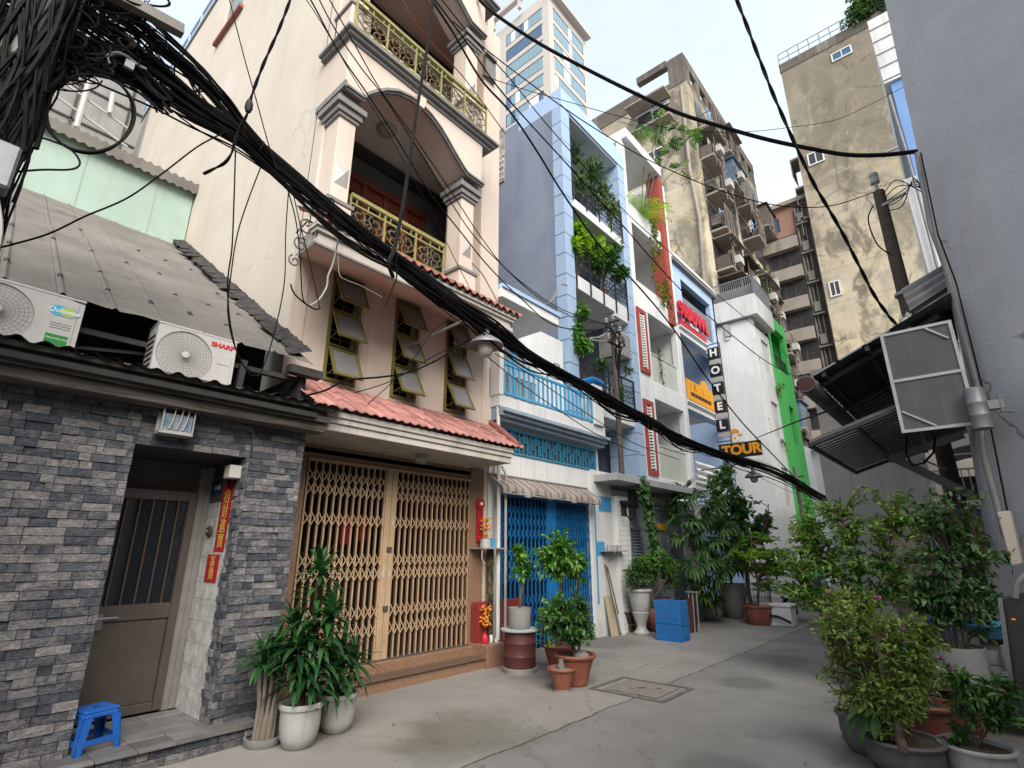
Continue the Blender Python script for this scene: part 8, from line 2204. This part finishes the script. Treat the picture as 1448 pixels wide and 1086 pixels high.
# --- right side pots
y = 5.55; c = aty(1275,1045,y)
t = thing('potted_shrub', (c.x,c.y,0), 'big straggling fine-leaved shrub with woody stems in a grey pot, lower right', 'potted plant', PG)
h_ = c.z + .02; z0 = pot(t, 'round', c.x, c.y, .265, h_, 'pot_slate')
stems = []
for (u,v,dy) in ((1238,900,.0),(1215,850,.2),(1205,905,-.2),(1262,900,.1),(1290,930,-.1),(1225,960,-.25),(1300,890,.1)):
    p = aty(u,v,y+dy); stems.append(([(c.x+rng.uniform(-.08,.08),c.y+rng.uniform(-.08,.08),z0-.02),((c.x*.6+p.x*.4),(c.y+p.y)/2,(z0*.55+p.z*.45)),p], .020, .007))
p = aty(1240,910,y-.2); stems.append(([aty(1276,1062,y-.28),aty(1262,990,y-.26),p], .034, .022))
crown(t, stems, [blob(1205,885,y,54,52,.32,150),blob(1245,920,y,62,60,.33,190),blob(1285,895,y+.1,36,34,.25,80),blob(1175,905,y,22,34,.2,60),blob(1158,885,y,12,16,.12,14),blob(1165,950,y-.05,14,16,.12,16),blob(1188,842,y+.1,16,12,.12,14),blob(1228,848,y+.05,16,12,.12,14),blob(1325,905,y+.1,14,20,.12,14),blob(1180,985,y-.1,12,14,.1,12),blob(1190,925,y,26,26,.2,50),blob(1290,950,y,38,44,.25,110),blob(1215,985,y-.1,34,30,.2,70),blob(1265,985,y-.2,46,40,.2,150),blob(1240,1015,y-.2,36,22,.15,60),blob(1200,870,y+.1,34,20,.2,50),blob(1295,1000,y-.15,20,24,.15,30)], 'lf_olive', .052, .019, 11, 91, droop=.4, twig=.003, flowers=.02)
q = random.Random(92)
lf = MB()
for (u,v,du,dv) in ((1245,960,-6,30),(1265,950,8,35),(1255,935,-20,10),(1280,960,18,20),(1262,930,5,-20),(1240,985,-18,22),(1285,990,12,25),(1250,970,10,30),(1272,975,-4,40),(1235,940,-14,22)):
    for k in range(26):
        a = aty(u+q.uniform(-22,22), v+q.uniform(-26,26), y+q.uniform(-.15,.1)); lf.leaf(a, Vector((du*.02+q.uniform(-.5,.5),-.3+q.uniform(-.4,.4),-dv*.02+q.uniform(-.4,.6))), q.uniform(.05,.1), .022, .7, 2, .2, 0, q.random())
lf.build('yellow_foliage', K['lf_yel'], t)
t = thing('broad_leaf_plant', tuple(aty(1212,1040,5.3)), 'dark broad-leaved sprig drooping at the left of the grey pot, lower right', 'plant')
lf, st = MB(), MB()
o = aty(1238,1000,5.35); st.tube(smooth_path([(c.x-.2,c.y-.05,.0),(c.x-.25,c.y-.1,.25),o],5), .008, 5)
for (u,v,u1,v1) in ((1228,1008,1214,1050),(1222,1000,1188,1018),(1235,1000,1222,1012),(1238,1010,1236,1046),(1215,1005,1193,1040)):
    A, B_ = aty(u,v,5.3), aty(u1,v1,5.22); st.tube([o,A],.005,4); lf.leaf(A, B_-A, (B_-A).length, .085, .4, 4, .15, 0, .35+.3*rng.random())
st.build('stem', K['bark'], t); lf.build('foliage', K['lf_dark'], t)
y = 7.3; c = aty(1360,962,y); zt = aty(1360,918,y).z
t = thing('potted_shrub', (c.x,c.y,c.z), 'dark large-leaved shrub in a broad pale grey pot on a plank stand at the right', 'potted plant', PG)
b = MB(); b.box(c.x-.32,c.x+.75,y-.3,y+.3,c.z-.06,c.z-.002); b.build('plank', K['bark'], t)
for xx in (c.x-.2,c.x+.5):
    b = MB(); b.box(xx,xx+.2,y-.2,y+.2,0,c.z-.061); b.build('block', K['rust'], t)
z0 = pot(t, 'cyl', c.x, y, .25, zt-c.z+.03, 'pot_grey', c.z)
stems = [([(c.x+dx_,y,z0),(c.x+dx_*2,y+.05,z0+.35),aty(u,v,y+dy)],.016,.007) for dx_,u,v,dy in ((-.1,1330,850,0),(-.03,1350,830,.1),(.04,1372,840,.1),(.1,1395,860,0),(.0,1345,790,.1),(-.06,1320,800,0),(.07,1380,790,.15))]
crown(t, stems, [blob(1345,850,y,54,44,.34,52),blob(1385,860,y,46,40,.3,42),blob(1330,790,y+.05,60,46,.34,52),blob(1375,785,y+.1,52,48,.34,44),blob(1300,720,y+.1,40,26,.3,22),blob(1350,705,y+.1,40,24,.3,20),blob(1310,855,y,28,30,.25,40),blob(1340,740,y+.1,40,20,.2,30)], 'lf_dark', .095, .042, 8, 94, droop=.7, twig=.004, jitter=.45)
y = 8.4; c = atz(1215,965); 
t = thing('potted_tree', (c.x,8.2,0), 'open airy young tree with layered twigs spreading across the alley end at the right', 'potted plant', PG)
y = 8.2; c = aty(1232,975,y)
z0 = pot(t, 'cone', c.x, y, .26, .42, 'pot_terra')
stems = [([(c.x,y,z0),aty(1222,890,y),aty(1208,800,y),aty(1190,730,y)],.032,.010),([aty(1222,890,y),aty(1245,820,y),aty(1265,740,y)],.018,.008),([aty(1215,850,y),aty(1180,800,y),aty(1150,760,y)],.016,.007),([aty(1240,850,y),aty(1285,800,y),aty(1310,740,y)],.016,.007),([aty(1215,870,y),aty(1165,855,y),aty(1135,830,y)],.014,.006)]
crown(t, stems, [blob(1128,745,y,20,16,.3,26),blob(1118,790,y,24,16,.3,34),blob(1125,840,y,24,16,.3,34),blob(1150,735,y,22,18,.3,30),blob(1180,725,y,30,24,.4,43),blob(1150,765,y,34,20,.4,57),blob(1145,805,y,36,18,.35,57),blob(1205,760,y,40,26,.4,66),blob(1255,745,y,40,30,.4,62),blob(1300,740,y,34,26,.35,48),blob(1190,805,y,44,22,.4,75),blob(1250,795,y,44,24,.4,75),blob(1160,845,y,36,20,.35,62),blob(1210,845,y,44,24,.35,75),blob(1265,835,y,40,26,.35,57),blob(1140,720,y,16,18,.2,12),blob(1225,700,y,14,14,.2,12),blob(1280,700,y,16,14,.2,12)],
      'lf_fresh', .08, .032, 9, 95, droop=.5, twig=.005, flat=.3)
y = 5.75; c = aty(1385,1075,y)
t = thing('potted_flowers', (c.x,c.y,0), 'pink-flowered bougainvillea sprigs in a thick-rimmed white pot at the bottom right', 'potted plant', PG)
h_ = aty(1385,1052,y).z; z0 = pot(t, 'round', c.x, y, .225, h_, 'pot_white')
stems = [([(c.x,y,z0),aty(u,v,y+.02),aty(u2,v2,y)],.009,.004) for u,v,u2,v2 in ((1375,1010,1365,965),(1395,1010,1400,960),(1405,1020,1425,985),(1370,1030,1350,1000))]
crown(t, stems, [blob(1385,1000,y,36,30,.2,60),blob(1365,965,y,26,16,.15,26),blob(1410,1000,y,26,28,.2,40),blob(1425,965,y,14,12,.12,12),blob(1350,1040,y,16,14,.1,14)], 'lf_mid', .075, .026, 8, 96, droop=.5, twig=.003, flowers=.06)
t = thing('flower_sprigs', tuple(aty(1320,930,6.4)), 'wiry sprigs with a few magenta flowers between the two grey pots at the right', 'plant')
y = 6.4; c = aty(1320,1050,y)
z0 = pot(t, 'bowl', c.x, y, .22, .34, 'pot_terra')
stems = [([(c.x,y,z0),aty(u,v,y),aty(u2,v2,y)],.006,.003) for u,v,u2,v2 in ((1310,980,1290,890),(1320,960,1305,910),(1325,980,1340,950),(1315,990,1275,930))]
crown(t, stems, [blob(1300,905,y,24,26,.2,26),blob(1320,950,y,30,26,.2,30),blob(1285,890,y,14,14,.1,9)], 'lf_soft', .065, .02, 6, 97, droop=.4, twig=.0025, flowers=.2)
# smaller objects at the right edge
y = 6.9; t = thing('rusty_cart', tuple(aty(1440,930,5.4)), 'rusty dark sheet-metal cart side at the right edge', 'cart')
q4 = [aty(1414,846,6.2), aty(1470,832,6.0), aty(1490,1100,5.5), aty(1436,1010,6.2)]
b = MB(); b.add([tuple(p) for p in q4] + [tuple(p + Vector((.05,.25,0))) for p in q4], [(3,2,1,0),(0,1,5,4),(3,0,4,7)]); b.build('side_sheet', K['rust'], t, bevel=.01)
b = MB(); b.bar(q4[0]+Vector((-.0,-.02,0)), q4[3]+Vector((0,-.02,0)), .03, .03); b.tube(smooth_path([aty(1436,846,6.1),aty(1440,825,6.1),aty(1452,812,6.1)],5), .022, 8); b.build('rail', K['trim_grey'], t)
b = MB(); p = aty(1433,876,6.1); b.lathe([(0,0),(.016,0),(.012,.012),(0,.014)], (p.x,p.y-.05,p.z), 8); b.build('bolt', K['orange'], t)
y = 7.4; c = aty(1411,945,y); t = thing('stacked_bowls', tuple(c), 'two off-white bowls stacked on the plank beside the pale grey pot', 'bowls')
b = MB(); zb = aty(1411,966,y).z
for k in range(2): b.lathe([(.12,0),(.17,.06),(.19,.15),(.20,.17),(.18,.17),(.15,.05),(0,.03)], (c.x,y,zb+k*.14), 24)
b.build('bowl', K['pot_white'], t, smooth=True)
y = 7.5; c = aty(1398,893,y); t = thing('blue_basin', tuple(c), 'small blue plastic basin tucked above the stacked bowls', 'basin')
b = MB(); b.lathe([(.10,0),(.17,.02),(.23,.12),(.25,.125),(.25,.14),(.21,.13),(.15,.03),(0,.02)], (c.x,y,c.z-.06), 24); b.build('basin_body', K['blue_rail'], t, smooth=True)
b = MB(); b.tube(smooth_path([(c.x-.2,y,c.z+.05),(c.x-.05,y-.05,c.z+.2),(c.x+.2,y,c.z+.05)],6), .008, 5); b.build('handle', K['chrome'], t)
y = 7.2; c = aty(1431,962,y); t = thing('grey_stone', tuple(c), 'faceted grey stone at the end of the plank', 'stone')
b = MB(); b.lathe([(.0,-.06),(.08,-.06),(.11,0),(.08,.06),(.03,.08),(0,.08)], c, 7); b.build('rock', K['lamp_metal'], t)
c = aty(1425,930,y); b = MB(); b.lathe([(0,0),(.05,0),(.06,.1),(.04,.2),(0,.21)], (c.x,y,c.z-.1), 10); b.build('jug', K['trim_grey'], t, smooth=True)
y = 6.2; c = aty(1250,1075,y); t = thing('spare_pot', (aty(1226,1060,5.7).x,5.8,0), 'plain grey-green pot half hidden left of the big shrub pot', 'pot'); pot(t, 'round', aty(1228,1060,5.8).x, 5.85, .2, .3, 'pot_slate')
t = thing('terracotta_tray', (aty(1330,1020,6.9).x,6.9,0), 'slatted terracotta planting tray under the plank', 'tray')
c = aty(1330,1010,6.9); b = MB()
for k in range(4): b.box(c.x-.25,c.x+.3,6.75,6.78,c.z-.1+k*.07,c.z-.06+k*.07)
for x in (c.x-.25,c.x+.26): b.box(x,x+.04,6.72,7.1,0,c.z+.16)
b.build('slats', K['pot_terra'], t)
t = thing('hanging_pot', tuple(aty(1380,770,7.9)), 'small red pot hanging by the grey pier above the dark shrub', 'pot')
c = aty(1380,772,7.9); b = MB(); b.lathe([(.06,0),(.09,.14),(.10,.16),(.08,.16),(0,.12)], (c.x,c.y,c.z-.08), 16); b.build('pot', K['pot_terra'], t, smooth=True)
lf = MB(); q = random.Random(98)
for k in range(60): lf.leaf((c.x,c.y,c.z+.08), unit(q)+Vector((0,0,.5)), q.uniform(.12,.28), .06, 1.0, 3, .2, 0, q.random())
lf.build('foliage', K['lf_dark'], t)
t = thing('blue_table', tuple(aty(1352,724,11)), 'small blue folding table against the concrete house', 'table')
c = aty(1352,724,12); b = MB(); b.box(c.x-.45,c.x+.45,11.8,12.3,c.z-.04,c.z+.04); tt = b.build('table_top', K['stool'], t)
for sx in (-.42,.38):
    b = MB(); b.box(c.x+sx,c.x+sx+.04,11.85,11.9,0,c.z-.04); b.build('leg', K['stool'], t)

# --- scooter and foam box at the far end of the left side
c = atz(1100,886)
t = thing('foam_box', (c.x,c.y,0), 'white foam box beside the terracotta trough', 'box')
b = MB(); b.box(c.x-.35,c.x+.30,c.y+.05,c.y+.5,0,.40); b.box(c.x-.37,c.x+.32,c.y+.03,c.y+.52,.40,.47); b.build('box_body', K['foam'], t, bevel=.02, bseg=2)
b = MB(); b.tube(smooth_path([(c.x-.2,c.y+.02,.22),(c.x+.05,c.y-.02,.2),(c.x+.3,c.y-.05,.1)],5), .03, 6); b.build('dark_tube', K['rubber'], t)
def scooter(x, y, rot):
    t = thing('motor_scooter', (0,0,0), 'parked scooter with a black seat behind the foam box', 'scooter')
    def wheel(cx):
        b = MB(); b.tube([(cx+.21*math.cos(a),0,.25+.21*math.sin(a)) for a in [2*math.pi*k/28 for k in range(29)]], .045, 10); w_ = b.build('wheel', K['rubber'], t, smooth=True)
        b = MB(); b.tube([(cx+.165*math.cos(a),0,.25+.165*math.sin(a)) for a in [2*math.pi*k/28 for k in range(29)]], .014, 6)
        for k in range(5): a = k*1.257; b.bar((cx,0,.25),(cx+.16*math.cos(a),0,.25+.16*math.sin(a)),.03)
        b.build('rim', K['chrome'], w_)
    wheel(-.62); wheel(.62)
    b = MB()
    b.grid(lambda a, s: (-.75+a*1.0, (.13+.05*math.sin(a*math.pi))*math.cos(s*2*math.pi), .55+.10*a*(1-a)*2 + .13*math.sin(s*2*math.pi)), 14, 14)
    b.grid(lambda a, s: (.28+.25*a+ .06*math.sin(a*3), .17*math.cos(s*2*math.pi)*(1-.3*a), .40+.62*a + .05*math.sin(s*2*math.pi)), 12, 14)
    b.box(-.1,.35,-.12,.12,.26,.36); b.build('body', mat('grey_scooter_paint', (.13,.14,.16), rough=.25, coat=.5), t, smooth=True)
    b = MB(); b.grid(lambda a, s: (-.72+a*.82, .145*math.cos(s*2*math.pi), .74+.03*math.sin(a*7)+.065*math.sin(s*2*math.pi)), 14, 14); b.build('seat', K['rubber'], t, smooth=True)
    b = MB(); b.tube([(.62,.07,.25),(.5,.05,.85)],.022,8); b.tube([(.62,-.07,.25),(.5,-.05,.85)],.022,8); b.tube([(.46,-.33,1.02),(.5,0,1.0),(.46,.33,1.02)],.016,8); b.build('fork', K['chrome'], t)
    b = MB(); b.lathe([(0,0),(.08,.0),(.09,.05),(0,.08)], (0,0,0), 16); b.v = [(.58+z,x_,.90+y_) for x_,y_,z in b.v]; b.build('headlight', K['lamp_glass'], t)
    for s in (-1,1):
        b = MB(); b.lathe([(0,0),(.06,0),(.06,.012),(0,.014)], (0,0,0), 14); b.v = [(.44+z,s*.30+x_,1.16+y_) for x_,y_,z in b.v]; b.tube([(.46,s*.26,1.02),(.44,s*.30,1.12)],.007,5); b.build('mirror', K['chrome'], t)
    b = MB(); b.tube([(-.2,.16,.3),(-.75,.17,.34)],.045,10); b.build('exhaust', K['chrome'], t, smooth=True)
    t.location = (x, y, 0); t.rotation_euler = (0,0,rot); return t
c = atz(1122,884); scooter(c.x+.15, c.y+.9, rad(-35))
t = thing('white_mudguard', (c.x-.3,c.y+.35,.5), 'white curved mudguard panel leaning on the foam box', 'panel')
b = MB(); b.grid(lambda a, s: (c.x-.45+a*.5, c.y+.45-.1*math.sin(a*math.pi), .48+.32*(1-a)**1.2*(.4+.6*s)+.03), 10, 4); b.build('shell', K['foam'], t, smooth=True)

# a few dry leaves and scraps on the concrete
q = random.Random(120); b = MB()
for k in range(90):
    y_ = q.uniform(3.2, 15); x_ = q.choice((q.uniform(-5.0,-3.6), q.uniform(-1.6,-.6), q.uniform(-5.0,-.8)))
    b.leaf((x_, y_, .012), Vector((q.uniform(-1,1), q.uniform(-1,1), .08)), q.uniform(.025,.06), q.uniform(.012,.028), .1, 2, .5, 0, q.random(), 0)
b.build('fallen_leaves', leafmat('dry_leaf', [(.05,.035,.02),(.14,.10,.05),(.09,.06,.03),(.22,.18,.11)], .8, .05), kind='stuff')
bpy.data.objects['fallen_leaves']['label'] = 'scattered dry leaves and scraps on the alley concrete'
